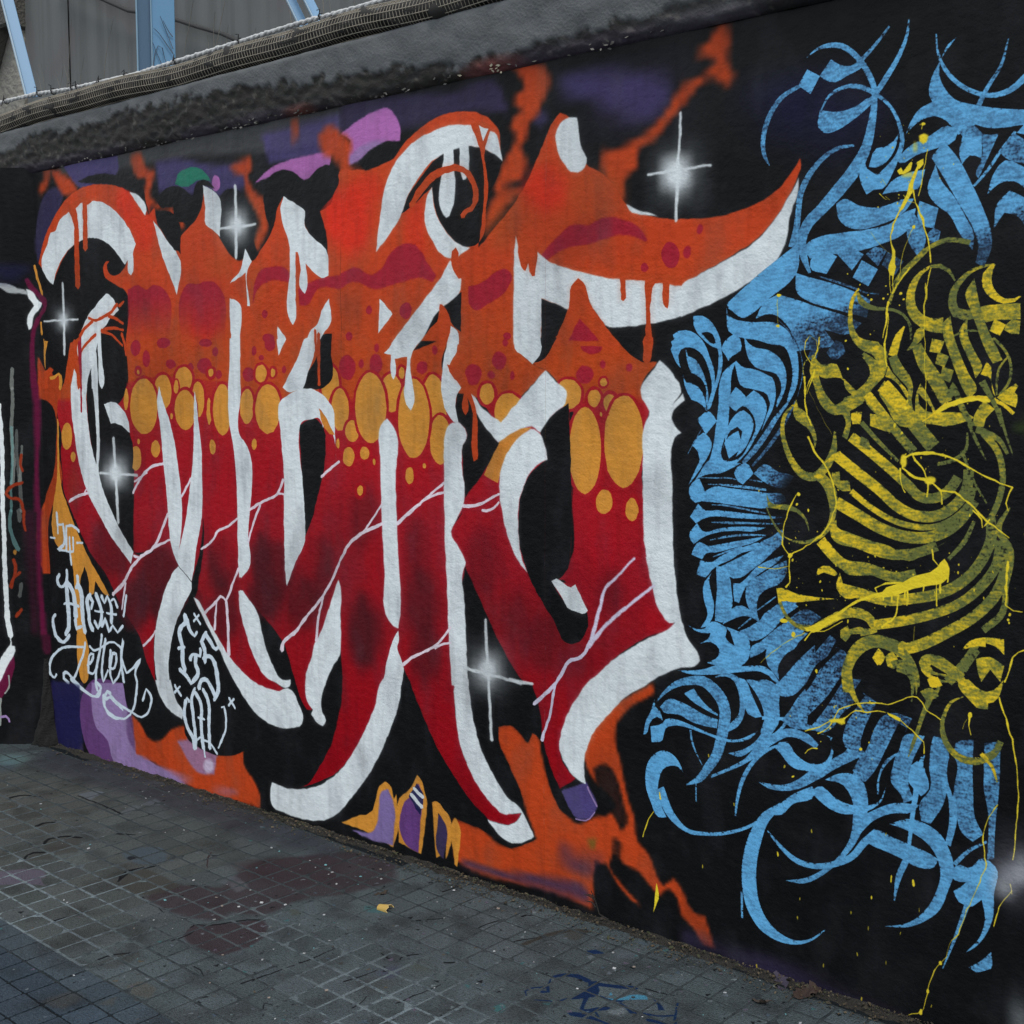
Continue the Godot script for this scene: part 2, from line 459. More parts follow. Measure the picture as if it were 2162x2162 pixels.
func paint_backdrop():
	F("greyw",[211,2711,668,2716,1092,2705,1432,2702,2061,2690,2059,2574,1639,2588,1089,2629,651,2637,208,2656],4,0.75,0)
	F("purple",[254,2698,481,2717,668,2701,677,2634,636,2601,335,2611],3,0.9,0)
	F("purple",[944,2632,1089,2629,1317,2581,1534,2562,1532,2469,1368,2452,1142,2482,963,2508],4,0.8,0)
	F("purple",[1621,2656,2060,2672,2058,2537,1838,2538,1659,2540],4,0.8,0)
	F("purple",[116,2603,277,2602,199,2501,88,2392,12,2277,-3,2358],3,0.55,0)
	F("purpled",[2061,2703,2282,2700,2569,2668,2797,2655,2833,2562,2646,2588,2407,2576,2059,2598],4,0.75,0)
	F("purple",[3030,2645,3208,2632,3431,2571,3426,2487,3335,2470,3247,2503,3144,2559,3044,2574],5,0.75,0)
	F("purple",[2933,2548,2968,2553,2996,2528,2968,2499,2933,2515],4,0.6,0)
	F("purpled",[3143,2632,3454,2602,3455,2513,3366,2445,3177,2482],6,0.5,0)
	F("navy",[3647,2513,3909,2517,4104,2398,4013,2277,3758,2355],6,0.5,0)
	F("purpled",[-33,299,277,340,261,43,272,-14,0,1,-47,127],3,0.9,0)
	F("navy",[28,218,245,285,246,41,214,1,31,2],4,0.9,0)
	F("pink",[1574,2477,1658,2521,1760,2541,1897,2547,2010,2549,2000,2500,1933,2470,1856,2460,1759,2499,1668,2493],2,1,0)
	F("green",[1079,2527,1098,2564,1157,2582,1226,2577,1282,2547,1309,2513,1236,2528,1154,2509],1,1,0)
	E("pink",[1341,2504,27,-3,-1,-31],1,1)
	F("pink",[2059,2598,2141,2630,2230,2654,2290,2657,2332,2621,2353,2583,2352,2536,2297,2543,2219,2529,2157,2500,2093,2483,2076,2522,2113,2567],2,1,0)
	F("pinkl",[2094,2508,2148,2538,2228,2552,2289,2544,2219,2523,2157,2497,2103,2482],3,0.8,0)
	F("pinkd",[329,348,606,388,629,295,666,237,672,77,532,18,332,-3,263,86,244,226],1,1,0)
	F("pinkl",[351,351,606,388,640,240,689,136,766,78,1034,51,1044,-2,723,6,504,13,466,97,369,154,342,242],1,1,0)
	F("pinkd",[628,287,693,225,687,96,726,71,634,127],3,0.7,0)
	F("orangeb",[78,2711,153,2710,117,2619,47,2587,35,2628,90,2662],4,0.8,0)
	F("orangeb",[137,2704,238,2669,348,2595,361,2570,261,2565,205,2610],4,0.95,0)
	F("orangeb",[764,2682,847,2679,881,2617,943,2603,928,2547,901,2507,943,2467,997,2450,1063,2444,1068,2412,1126,2389,1136,2342,1089,2346,1102,2373,1031,2401,1044,2424,960,2436,899,2456,885,2414,855,2453,858,2519,879,2574,804,2590,781,2629],4,0.9,0)
	F("orangeb",[1427,2561,1556,2586,1565,2538,1533,2509,1573,2451,1645,2404,1663,2330,1630,2266,1577,2210,1567,2251,1601,2329,1561,2392,1520,2450,1512,2511,1459,2530],4,0.9,0)
	F("orangeb",[1793,2685,1832,2686,1831,2629,1800,2588],4,0.8,0)
	F("orangeb",[1936,2615,2003,2637,2059,2598,2057,2475,2009,2518,1954,2550],4,0.9,0)
	F("orangeb",[2059,2592,2104,2574,2113,2542,2094,2508,2103,2482,2174,2461,2174,2437,2056,2444],4,1,0)
	F("orangeb",[2840,2708,2975,2681,2996,2645,2989,2604,2961,2565,2947,2535,2912,2518,2905,2475,2877,2452,2905,2410,2891,2357,2796,2323,2744,2261,2736,2188,2782,2240,2912,2322,2767,2320,2782,2358,2804,2400,2840,2445,2869,2486,2840,2517,2848,2538,2891,2564,2855,2586,2862,2612,2898,2628,2876,2670],4,0.95,0)
	F("orangeb",[3473,2554,3474,2495,3432,2456,3385,2408,3324,2380,3324,2334,3287,2313,3281,2231,3211,2311,3194,2349,3197,2406,3229,2397,3273,2402,3348,2428,3390,2452,3437,2500],4,0.95,0)
	F("orangeb",[3510,2626,3561,2661,3588,2694,3616,2694,3628,2644,3618,2594,3641,2542,3630,2520,3602,2529,3580,2552,3517,2528,3489,2498,3477,2485,3476,2549,3511,2558,3562,2579,3584,2604],4,0.9,0)
	F("orangeb",[667,253,732,216,783,169,861,167,966,240,1067,257,1102,217,1293,243,1397,266,1436,247,1445,168,1494,126,1542,62,1540,11,1435,11,1226,-3,1045,14,792,67,686,79],3,1,0)
	F("pinkl",[1055,270,1175,245,1272,292,1317,255,1267,171,1247,92,1121,83,1073,112,989,190,1065,211],3,0.8,0)
	F("pinkl",[726,71,856,55,984,49,1107,34,982,9,790,35],4,0.8,0)
	F("pinkl",[1203,30,1345,52,1413,51,1344,21],4,0.5,0)
	F("orangeb",[2787,563,2840,572,2915,525,2930,563,2956,565,2981,466,3018,379,3068,319,3110,299,3186,333,3247,358,3267,385,3253,405,3185,448,3144,509,3147,589,3224,682,3316,746,3392,796,3402,765,3316,708,3264,644,3258,598,3279,528,3306,427,3333,365,3347,290,3386,260,3412,205,3438,172,3475,204,3503,183,3509,86,3482,156,3457,172,3425,136,3393,161,3354,196,3295,210,3255,234,3242,185,3282,144,3362,85,3296,108,3235,172,3187,195,3181,78,3175,29,3091,42,2983,44,2794,32,2635,37,2586,50,2582,195,2652,192,2716,187,2778,158,2832,153,2916,190,2953,211,2915,286,2885,352,2825,449,2787,508],3,1,0)
	F("purpled",[2627,60,2794,63,3019,95,3161,84,3175,47,3019,47,2794,39,2618,33],4,0.8,0)
	F("purpled",[3047,221,3125,192,3215,202,3228,171,3125,134,3055,157],5,0.7,0)
	F("black",[3178,492,3226,513,3266,475,3293,402,3307,337,3287,310,3254,354,3206,401],3,0.85,0)
	F("black",[3254,286,3288,276,3282,201,3262,213],3,0.7,0)
	F("black",[3198,175,3228,194,3269,141,3362,68,3270,49,3195,41],3,0.9,0)
	F("oliveg",[3159,258,3194,266,3187,230,3160,229],3,0.5,0)
	F("orangeb",[3511,174,3530,141,3549,118,3591,119,3604,79,3622,30,3586,30,3543,73,3512,92],3,0.8,0)
	F("purpled",[3513,54,3634,33,3806,52,3970,28,4222,8,4222,-8,3918,-29,3513,-2],5,0.7,0)
	F("ochre",[2013,57,2128,113,2175,133,2204,193,2223,243,2259,270,2286,249,2295,211,2311,228,2311,77,2292,26,2165,50],1,1,0)
	F("lilac",[2070,42,2193,70,2217,142,2236,226,2268,239,2290,204,2292,33,2155,28],2,1,0)
	F("ochre",[2319,52,2326,218,2375,261,2410,319,2440,300,2455,251,2443,107,2429,32,2381,40],1,1,0)
	F("violet",[2342,64,2343,195,2392,251,2418,289,2435,260,2426,155,2416,35,2381,40],1,1,0)
	F("navy",[2370,234,2410,287,2437,260,2426,174],0,1,0)
	R("white",[2394,268,13,2440,242,13],0,1)
	R("white",[2382,242,15,2435,205,15],0,1)
	F("ochre",[2482,234,2495,240,2563,198,2552,55,2544,40,2536,166,2510,202,2519,47,2498,35],1,1,0)
	F("purpled",[2511,199,2541,173,2535,38,2519,47],1,1,0)
	F("ochre",[2582,195,2591,207,2607,182,2598,28,2585,31],1,1,0)
	F("orangeb",[-8,1852,49,1777,95,1793,109,1768,184,1767,161,1646,135,1581,133,1434,154,1271,88,1185,37,1099,27,829,-19,827,-40,928,-30,1097,12,1198,80,1301,120,1516,113,1597,10,1654,-19,1654],2,0.9,0)
	F("black",[1,1630,85,1630,121,1573,94,1400,42,1299,-23,1180,-23,1431],1,0.9,0)
	F("ochre",[134,1565,149,1565,141,1434,152,1238,219,1126,314,993,436,857,515,776,487,774,406,830,373,762,352,760,349,841,323,888,291,844,283,704,318,543,324,394,278,345,244,533,231,698,226,863,202,952,105,961,60,1025,66,1134,108,1269],0,1,0)
	R("ochre",[-10,2275,10,5,2216,16,44,2135,17],0,1)
	F("ochre",[68,2125,84,2124,112,2094,119,2021,132,1977,120,1951,80,1926,58,1883,47,1791,36,1833,39,1886,37,1933,70,1941,89,1973,72,2008,78,2066],0,1,0)
	R("ochre",[20,2010,16,27,1957,16],0,1)
	F("ochre",[139,2087,183,2099,205,2121,242,2123,267,2103,275,2052,261,2001,212,1962,158,1964,133,1994],1,1,0)
	F("lilac",[167,2062,204,2092,246,2096,262,2058,251,2001,212,1971,165,1979],2,1,0)
	F("orangeb",[-9,1786,50,1788,94,1802,115,1790,98,1773,75,1762,58,1744,66,1705,22,1705,2,1745],1,1,0)
	R("ochre",[86,1753,14,119,1755,15,157,1772,13,172,1755,25,167,1704,25],0,1)
	F("ochre",[236,563,311,572,338,501,313,423,326,383,309,350,282,340,261,355,248,395,236,472],0,1,0)

func paint_letters():
	F("body",[17,2280,64,2377,153,2473,252,2542,362,2582,487,2591,608,2578,712,2550,788,2508,836,2455,872,2423,930,2446,958,2386,1028,2315,1103,2245,1099,2309,1136,2335,1207,2378,1250,2436,1263,2497,1313,2451,1357,2288,1416,2236,1470,2198,1524,2204,1565,2188,1598,2216,1640,2252,1683,2308,1705,2372,1736,2411,1825,2360,1858,2306,1900,2244,1979,2181,1958,2271,1940,2337,2007,2368,2017,2417,2057,2475,2046,1865,700,1905,710,2109,613,2156,548,2193,539,2226,581,2257,594,2252,570,2223,591,2196,642,2195,703,2222,723,2243,685,2268,516,2357,290,2328,135,2188],1,1,0)
	F("body",[297,1964,239,1839,204,1743,147,1654,139,1573,169,1484,154,1402,160,1328,166,1230,207,1166,269,1088,370,965,506,856,564,781,648,695,744,611,786,522,847,428,857,648,893,753,942,850,1039,953,1010,992,709,984,518,1365,376,1836,549,1955],1,1,0)
	F("body",[701,1920,2046,1877,2030,995,1978,870,1896,705,1835,572,1832,531,1781,524,1693,714,1589,793,1483,859,1430,875,1478,716,1531,629,1688,510,1527,507,1363,600,1137,828,1190,962,1209,1169,1201,1095,1127,890,1009,985,709,984,720,1217,708,1509,614,1639,668,1654,690,1685],1,1,0)
	F("body",[1404,934,1448,938,1699,729,1720,674,1759,609,1785,517,1835,463,1863,467,1847,491,1825,534,1838,632,1879,713,1897,753,1987,920,2032,1064,1407,1014],1,1,0)
	F("body",[1434,889,1429,936,1202,997,1198,894,1163,829,1239,755,1350,626,1424,563,1503,530,1575,516,1652,510,1699,523,1653,540,1576,560,1506,646,1454,759],1,1,0)
	F("body",[2028,1064,2024,990,2027,880,2027,732,2041,623,2029,565,2006,449,1966,335,1920,224,2083,331,2169,494,2232,621,2263,726,2289,808,2304,832,2334,878,2331,1089],1,1,0)
	F("body",[2326,1088,2328,842,2328,806,2308,775,2313,747,2351,699,2379,650,2426,565,2478,475,2515,414,2629,432,2589,598,2576,734,2568,904,2556,1107],1,1,0)
	F("body",[2374,647,2438,542,2521,423,2620,317,2684,261,2739,230,2779,226,2832,232,2870,252,2889,284,2840,270,2771,286,2708,334,2644,409,2604,495,2589,679],0,1,0)
	F("body",[2023,596,2241,628,2199,529,2133,419,2065,320,1997,252,1887,189,1764,137,1816,161,1899,254,1960,348],0,1,0)
	F("body",[2057,2475,2156,2462,2244,2465,2322,2484,2365,2522,2432,2561,2513,2590,2592,2598,2685,2586,2760,2550,2792,2512,2800,2450,2722,2443,2706,2150,2759,2192,2891,2313,2948,2405,2975,2455,3010,2510,3037,2533,3061,2524,3098,2440,3138,2366,3191,2336,3249,2286,3288,2230,3350,2196,3430,2176,3479,2169,3481,1980,3252,2009,3107,2034,3111,2023,3134,1984,3181,1912,3253,1828,2046,1865],1,1,0)
	F("body",[3470,2172,3540,2168,3609,2169,3697,2188,3772,2218,3813,2254,3836,2284,3847,2301,3848,2269,3834,2238,3794,2171,3721,2097,3633,2050,3543,2011,3485,1980,3473,1970],1,1,0)
	F("body",[2046,1877,2408,1866,2441,1853,2408,1820,2564,1861,2556,1832,2539,1761,2634,1671,2658,1641,2780,1520,2840,1539,2899,1562,2942,1585,3075,1636,3083,1526,3090,1282,3085,1170,3075,1118,3050,1088,3022,1071,3106,1065,3154,991,3161,958,3100,877,3065,873,2980,989,2907,1092,2818,1266,2799,1335,2799,1410,2855,1510,2788,1509,2727,1408,2641,1315,2632,1278,2592,1234,2578,1203,2640,1086,2558,945,2326,644,2023,599],1,1,0)
	F("body",[2855,1852,2935,1765,2985,1745,3082,1636,3091,1338,3085,1141,3050,1088,3154,991,3155,952,3107,884,3072,877,3016,947,2907,1092,2863,1158,2803,1323,2799,1404,2758,1456,2641,1321,2632,1278,2578,1203,2640,1089,2718,961,2795,839,2900,727,3170,767,3223,826,3352,925,3470,983,3414,1046,3375,1160,3357,1351,3358,1574,3373,1616,3344,1695,3399,1762,3343,1768,3253,1839],1,1,0)
	F("body",[2564,1861,2870,1851,2859,1818,2899,1789,2931,1767,2988,1745,2949,1714,2833,1612,2799,1576,2758,1601,2687,1660,2642,1653,2595,1718,2555,1772],1,1,0)
	F("ochreb",[2780,1497,2825,1544,2899,1562,2928,1563,2870,1522,2825,1469,2799,1404,2788,1378,2727,1402],0,1,0)
	F("body",[2870,1133,2915,1078,2979,989,3070,875,3094,878,3154,945,3158,970,3108,1071,3038,1083,3077,1118,3088,1151,3370,1173,3389,1101,3413,1052,3469,999,3469,990,3380,938,3292,884,3230,830,3163,758,3118,707,3087,651,3064,602,3044,531,3049,509,2989,498,2972,577,2960,657,2927,723,2886,770,2845,837],1,1,0)
	F("body",[2930,728,3156,762,3108,703,3073,646,3049,572,3046,519,3067,477,3110,442,3046,397,3010,460,2981,531,2966,646],1,1,0)
	F("purple",[3053,392,3151,441,3193,369,3186,345,3152,320,3110,317,3075,356],2,1,0)
	R("pinkl",[3155,425,7,3192,372,7],0,1)
	R("pinkl",[3114,312,5,3152,316,4,3186,348,4],0,1)
	E("darkred",[1013,781,182,19,-5,-122],5,0.7)
	E("darkred",[704,748,119,13,-5,-111],5,0.8)
	E("darkred",[1658,989,124,11,-3,-112],5,0.6)
	E("darkred",[892,876,163,15,-7,-154],5,0.75)
	E("darkred",[555,1011,162,12,-7,-144],5,0.5)
	E("darkred",[1318,981,80,7,-4,-117],5,0.8)
	E("darkred",[1592,877,106,11,-3,-92],5,0.8)
	E("darkred",[1575,1030,64,5,-3,-99],5,0.7)
	E("darkred",[1903,1010,88,8,-3,-135],5,0.5)
	E("darkred",[1334,771,102,11,-4,-110],5,0.6)
	E("red2",[1358,1157,90,6,-7,-217],5,0.5)
	E("red2",[1604,1331,84,4,-4,-139],5,0.5)
	E("red2",[1855,1107,59,4,-3,-135],5,0.5)
	E("darkred",[1820,866,90,10,-2,-96],5,0.5)
	E("brown",[257,1259,58,3,-6,-98],5,0.35)
	E("darkred",[2148,803,82,10,-2,-145],5,0.85)
	E("darkred",[2441,932,75,8,-1,-126],5,0.6)
	E("darkred",[2457,758,67,9,-1,-101],5,0.6)
	E("darkred",[2155,1226,72,4,-2,-129],5,0.35)
	E("darkred",[2418,1117,59,5,-1,-125],5,0.4)
	E("darkred",[2718,1111,77,6,0,-120],5,0.35)
	E("darkred",[2870,919,59,7,0,-118],5,0.3)
	E("red2",[3220,1208,65,5,1,-138],5,0.5)
	E("red2",[2197,1036,36,3,-2,-162],5,0.5)
	E("darkred",[2980,862,85,11,0,-93],5,0.4)
	E("red2",[3402,991,43,5,1,-43],5,0.7)
	E("darkred",[3234,1060,46,5,1,-66],5,0.4)
	E("darkred",[3107,816,62,8,0,-51],5,0.3)
	E("redor",[2015,2317,55,-5,-2,-101],5,0.8)
	E("redor",[735,2487,77,-8,-4,-88],5,0.6)
	E("redor",[857,2366,87,-7,-4,-95],5,0.5)
	E("redor",[1238,1961,80,-3,-3,-85],5,0.7)
	E("brownor",[1359,2185,99,-7,-1,-41],5,0.4)
	E("brownor",[1574,2103,63,-4,-2,-81],5,0.4)
	E("crim",[1275,2016,101,-5,-4,-105],5,0.5)
	E("redor",[2108,2290,98,-9,-2,-124],5,0.8)
	E("redor",[2976,2304,89,-9,0,-71],5,0.7)
	E("redor",[2420,2214,49,-4,-1,-119],5,0.5)
	E("brownor",[3178,2272,109,-11,1,-74],5,0.35)
	E("brownor",[2796,2200,66,-6,0,-67],5,0.4)
	E("redor",[2191,2386,79,-8,-1,-55],5,0.6)
	E("brownor",[2869,2249,86,-8,0,-55],5,0.3)
	F("crim",[720,2124,796,2138,858,2116,909,2132,971,2117,1018,2078,1016,1895,710,1905],1,1,1)
	F("crim",[1096,2074,1139,2122,1198,2118,1256,2125,1312,2119,1367,2074,1377,1885,1095,1893],1,1,1)
	F("crim",[1563,2090,1596,2142,1669,2157,1740,2149,1769,2131,1769,2092,1667,2104,1583,2076,1550,2023],2,1,0)
	F("crim",[1818,2063,1867,2079,1973,2099,2050,2100,2049,2050,1925,2057,1865,2002,1821,2004],2,1,0)
	F("crim",[2050,2106,2124,2124,2213,2093,2257,2112,2301,2163,2353,2187,2403,2186,2444,2159,2477,2115,2517,2071,2501,2048,2460,2063,2343,2058,2230,2040,2105,2072,2049,2050],2,1,0)
	F("crim",[2661,2027,2721,2035,2781,2066,2826,2071,2848,2044,2826,2006,2759,1970,2675,1951,2661,1969],1,1,0)
	F("crim",[2969,2108,3032,2158,3079,2186,3159,2185,3199,2199,3276,2187,3339,2153,3364,2115,3276,2143,3160,2126,3046,2114,2983,2085],2,1,0)
	F("crim",[3074,1851,3115,1901,3155,1870,3182,1831,3074,1834],1,1,0)
	E("crim",[2371,1959,28,-1,0,-29],0,1)
	E("crim",[2193,1970,16,-1,0,-14],0,1)
	E("crim",[2088,1880,18,-1,0,-16],0,1)
	E("crim",[3440,2071,30,-2,1,-38],0,1)
	E("crim",[3352,2042,14,-1,0,-13],0,1)
	E("crim",[2826,1857,16,-1,0,-11],0,1)
	E("crim",[3496,2076,12,-1,0,-18],1,1)
	E("crim",[3536,2138,10,-1,0,-14],1,1)
	E("crim",[1622,1980,16,-1,0,-17],0,1)
	E("crim",[1641,1888,36,-1,0,-17],0,1)
	E("crim",[771,1873,36,-1,-2,-34],0,1)
	E("crim",[845,1826,28,-1,-2,-36],0,1)
	E("crim",[1019,1800,34,-1,-1,-20],0,1)
	E("crim",[1253,1881,40,-1,-1,-16],0,1)
	E("crim",[1243,1789,46,-1,-1,-32],0,1)
	E("crim",[1314,1844,18,0,-1,-18],0,1)
	E("crim",[1333,1753,18,0,-1,-18],0,1)
	E("crim",[1555,1842,16,0,-1,-18],0,1)
	E("crim",[1650,1863,31,-1,-1,-26],0,1)
	E("crim",[1521,1750,41,-1,-1,-27],0,1)
	E("crim",[1730,1767,12,0,0,-16],0,1)
	E("crim",[785,1775,28,0,-1,-21],0,1)
	E("crim",[973,1889,49,-1,-1,-22],0,1)
	E("crim",[1150,1784,24,0,-1,-17],0,1)
	E("crim",[1597,1814,15,0,0,-11],0,1)
	E("crim",[2076,1768,44,-1,-1,-45],1,1)
	E("crim",[2150,1780,14,0,0,-16],1,1)
	E("crim",[2231,1834,12,0,0,-16],1,1)
	E("crim",[2226,1778,32,-1,-1,-36],1,1)
	E("crim",[2507,1821,12,0,0,-16],1,1)
	E("crim",[2449,1762,26,0,0,-23],1,1)
	E("crim",[2678,1735,37,0,0,-35],1,1)
	E("crim",[2792,1779,30,-1,0,-30],1,1)
	E("crim",[2848,1730,9,0,0,-14],1,1)
	E("crim",[2818,1836,12,0,0,-13],1,1)
	E("crim",[3136,1729,33,0,0,-27],1,1)
	E("crim",[3162,1815,40,-1,0,-24],1,1)
	E("crim",[3299,1748,11,0,0,-13],1,1)
	E("crim",[3202,1760,10,0,0,-12],1,1)
	E("crim",[2758,1734,17,0,0,-12],1,1)
	F("crimr",[691,1723,725,1730,1411,1724,1405,1549,1201,1575,693,1616],2,0.6,0)
	E("crimr",[958,1684,81,0,-4,-86],0,1)
	E("ochre",[958,1684,61,0,-3,-74],0,1)
	E("crimr",[1106,1737,76,-1,-2,-62],0,1)
	E("ochre",[1106,1737,57,-1,-2,-51],0,1)
	E("crimr",[1198,1654,59,0,-3,-83],0,1)
	E("ochre",[1198,1654,41,0,-3,-72],0,1)
	E("crimr",[1266,1604,34,0,-2,-65],0,1)
	E("ochre",[1266,1604,16,0,-2,-54],0,1)
	E("crimr",[1351,1612,76,0,-4,-114],0,1)
	E("ochre",[1351,1612,58,0,-3,-103],0,1)
	E("crimr",[1506,1626,60,0,-2,-80],0,1)
	E("ochre",[1506,1626,43,0,-2,-69],0,1)
	E("crimr",[1107,1610,90,0,-4,-96],0,1)
	E("ochre",[1107,1610,71,0,-3,-84],0,1)
	E("crimr",[817,1624,121,0,-6,-131],0,1)
	E("ochre",[817,1624,101,0,-5,-119],0,1)
	E("crimr",[1633,1616,91,0,-3,-106],0,1)
	E("ochre",[1633,1616,75,0,-3,-95],0,1)
	E("crimr",[785,1771,26,0,-1,-18],0,1)
	E("ochre",[785,1771,10,0,0,-9],0,1)
	E("crimr",[1284,1760,35,0,-1,-28],0,1)
	E("ochre",[1284,1760,17,0,-1,-17],0,1)
	E("crimr",[1595,1753,48,-1,-1,-44],0,1)
	E("ochre",[1595,1753,34,0,-1,-34],0,1)
	E("crimr",[1666,1756,27,0,-1,-25],0,1)
	E("ochre",[1666,1756,14,0,0,-17],0,1)
	E("crimr",[688,1654,34,0,-3,-55],0,1)
	E("ochre",[688,1654,18,0,-2,-46],0,1)
	E("crimr",[1984,1699,62,0,-2,-88],0,1)
	E("ochre",[1984,1699,47,0,-2,-78],0,1)
	E("crimr",[1051,1705,27,0,-1,-35],0,1)
	E("ochre",[1051,1705,17,0,-1,-29],0,1)
	E("ochre",[211,1485,44,1,-4,-61],0,1)
	E("ochre",[746,1399,39,1,-3,-54],0,1)
	E("ochre",[770,1473,9,0,-1,-12],0,1)
	E("ochre",[890,1444,33,1,-2,-36],0,1)
	E("ochre",[1281,1461,21,0,-1,-30],0,1)
	E("ochre",[1548,1478,17,0,-1,-22],0,1)
	E("ochre",[257,1392,19,1,-1,-24],0,1)
	E("ochre",[2020,1492,9,0,0,-19],0,1)
	E("ochre",[1012,1584,10,0,-1,-13],0,1)
	E("crimr",[2032,1615,61,0,-2,-88],0,1)
	E("ochre",[2032,1615,47,0,-1,-78],0,1)
	E("crimr",[2096,1538,51,1,-1,-49],0,1)
	E("ochre",[2096,1538,37,1,-1,-39],0,1)
	E("crimr",[2299,1675,65,0,-1,-78],0,1)
	E("ochre",[2299,1675,52,0,-1,-68],0,1)
	E("crimr",[2352,1745,26,0,0,-30],0,1)
	E("ochre",[2352,1745,14,0,0,-21],0,1)
	E("crimr",[2497,1611,74,0,-1,-137],0,1)
	E("ochre",[2497,1611,61,0,-1,-127],0,1)
	E("crimr",[2529,1515,61,1,-1,-94],0,1)
	E("ochre",[2529,1515,49,1,-1,-85],0,1)
	E("crimr",[2739,1671,45,0,0,-44],0,1)
	E("ochre",[2739,1671,32,0,0,-34],0,1)
	E("crimr",[2833,1613,74,0,0,-69],0,1)
	E("ochre",[2833,1613,62,0,0,-60],0,1)
	E("crimr",[2193,1622,94,0,-2,-137],0,1)
	E("ochre",[2193,1622,80,0,-2,-126],0,1)
	E("crimr",[2405,1586,88,1,-1,-148],0,1)
	E("ochre",[2405,1586,75,1,-1,-138],0,1)
	E("crimr",[3075,1669,58,0,0,-56],0,1)
	E("ochre",[3075,1669,48,0,0,-47],0,1)
	E("crimr",[3170,1656,36,0,0,-37],0,1)
	E("ochre",[3170,1656,24,0,0,-27],0,1)
	E("crimr",[3229,1642,36,0,0,-39],0,1)
	E("ochre",[3229,1642,23,0,0,-28],0,1)
	E("crimr",[3206,1704,21,0,0,-19],0,1)
	E("ochre",[3206,1704,12,0,0,-12],0,1)
	E("crimr",[3282,1525,84,2,1,-149],0,1)
	E("ochre",[3282,1525,73,2,1,-140],0,1)
	E("crimr",[3137,1494,73,2,1,-145],0,1)
	E("ochre",[3137,1494,61,2,1,-135],0,1)
	F("crimr",[3177,1626,3230,1605,3197,1594],0,1,0)
	E("red2",[2077,1445,48,1,-1,-48],2,0.6)
	E("ochre",[2077,1445,31,1,-1,-36],0,1)
	E("red2",[2160,1460,40,1,-1,-36],2,0.6)
	E("ochre",[2160,1460,24,1,0,-24],0,1)
	E("red2",[2209,1430,23,1,0,-23],2,0.6)
	E("ochre",[2209,1430,7,0,0,-11],0,1)
	E("red2",[2136,1323,33,2,0,-31],2,0.6)
	E("ochre",[2136,1323,16,1,0,-19],0,1)
	E("red2",[2385,1387,36,1,0,-41],2,0.6)
	E("ochre",[2385,1387,20,1,0,-30],0,1)
	E("red2",[2454,1424,23,1,0,-21],2,0.6)
	E("ochre",[2454,1424,8,0,0,-10],0,1)
	E("red2",[3212,1338,43,2,0,-47],2,0.6)
	E("ochre",[3212,1338,32,2,0,-37],0,1)
	E("red2",[3316,1320,34,2,0,-45],2,0.6)
	E("ochre",[3316,1320,23,1,0,-35],0,1)
	E("red2",[3197,1607,16,0,0,-17],2,0.6)
	E("ochre",[3197,1607,5,0,0,-8],0,1)
	F("black",[134,2179,207,2271,283,2327,363,2354,461,2363,556,2342,634,2295,697,2237,669,2198,615,2190,579,2208,572,2239,592,2256,565,2254,540,2225,548,2193,613,2156,693,2110,683,1905,621,1907,507,1943,472,2045,295,1917,43,1924,47,2226],0,1,0)
	F("black",[364,2616,448,2630,584,2626,715,2596,841,2557,875,2473,897,2420,838,2491,751,2537,635,2575,501,2592],2,1,0)
	F("black",[949,2480,1000,2511,1084,2520,1142,2500,1188,2463,1224,2522,1270,2524,1336,2483,1269,2503,1250,2450,1208,2385,1148,2348,1137,2363,1067,2387,1063,2440,961,2458],1,1,0)
	F("black",[935,2435,1062,2409,1096,2374,1100,2260,1062,2262,992,2332,945,2387],1,1,0)
	F("black",[1368,2452,1413,2474,1499,2445,1540,2388,1581,2344,1568,2258,1592,2209,1555,2185,1524,2234,1502,2196,1448,2203,1395,2244,1363,2288],2,1,0)
	F("black",[1636,2458,1678,2499,1749,2509,1808,2491,1871,2458,1915,2485,1972,2500,2018,2486,2045,2439,2016,2392,1940,2343,1976,2251,1982,2181,1900,2251,1857,2303,1863,2347,1815,2381,1736,2413,1695,2366,1662,2303,1633,2365],1,1,0)
	F("black",[403,1812,495,1973,684,1966,698,1859,676,1677,641,1639,519,1635,575,1546,636,1543,707,1501,710,1294,709,987,638,1049,549,1161,478,1260,441,1346,381,1678],0,1,0)
	F("black",[1950,1893,1910,1804,1860,1746,1819,1680,1878,1690,1936,1693,1994,1731,1991,1828,1997,1892],0,1,0)
	F("black",[1811,1555,1895,1581,1943,1549,1953,1477,1945,1398,1908,1291,1867,1188,1834,1132,1821,1340],0,1,0)
	F("black",[1193,1058,1209,1169,1212,1096,1178,961,1150,840,1087,789,984,671,873,431,950,443,1121,889],1,1,0)
	F("black",[2355,2290,2380,2340,2438,2396,2504,2447,2568,2475,2677,2478,2733,2460,2774,2441,2805,2414,2782,2364,2756,2324,2744,2340,2738,2289,2725,2189,2706,2165,2675,2153,2629,2162,2582,2195,2535,2251,2508,2312,2503,2365,2475,2351,2413,2316],0,1,0)
	F("black",[2156,2482,2192,2514,2237,2533,2297,2543,2352,2530,2348,2507,2305,2488,2236,2469,2183,2457],2,0.9,0)
	F("black",[2433,1853,2516,1947,2565,1974,2628,2012,2624,1878,2596,1896,2564,1933,2545,1960,2528,1952,2524,1929,2483,1889,2425,1842],0,1,0)
	F("black",[2968,1971,3074,1933,3012,1837,2967,1821],0,1,0)
	F("black",[3214,1876,3310,1871,3483,1889,3501,1787,3392,1779,3292,1797,3240,1846],0,1,0)
	F("black",[2963,1848,3033,1846,2970,1776,2935,1768,2965,1804],0,1,0)
	F("black",[3253,1839,3484,1832,3485,1771,3414,1769,3343,1766,3292,1796],0,1,0)
	F("black",[2607,1674,2634,1671,2689,1653,2758,1537,2792,1509,2727,1413,2641,1321,2632,1434,2632,1499,2651,1535,2642,1556,2606,1582],1,1,0)
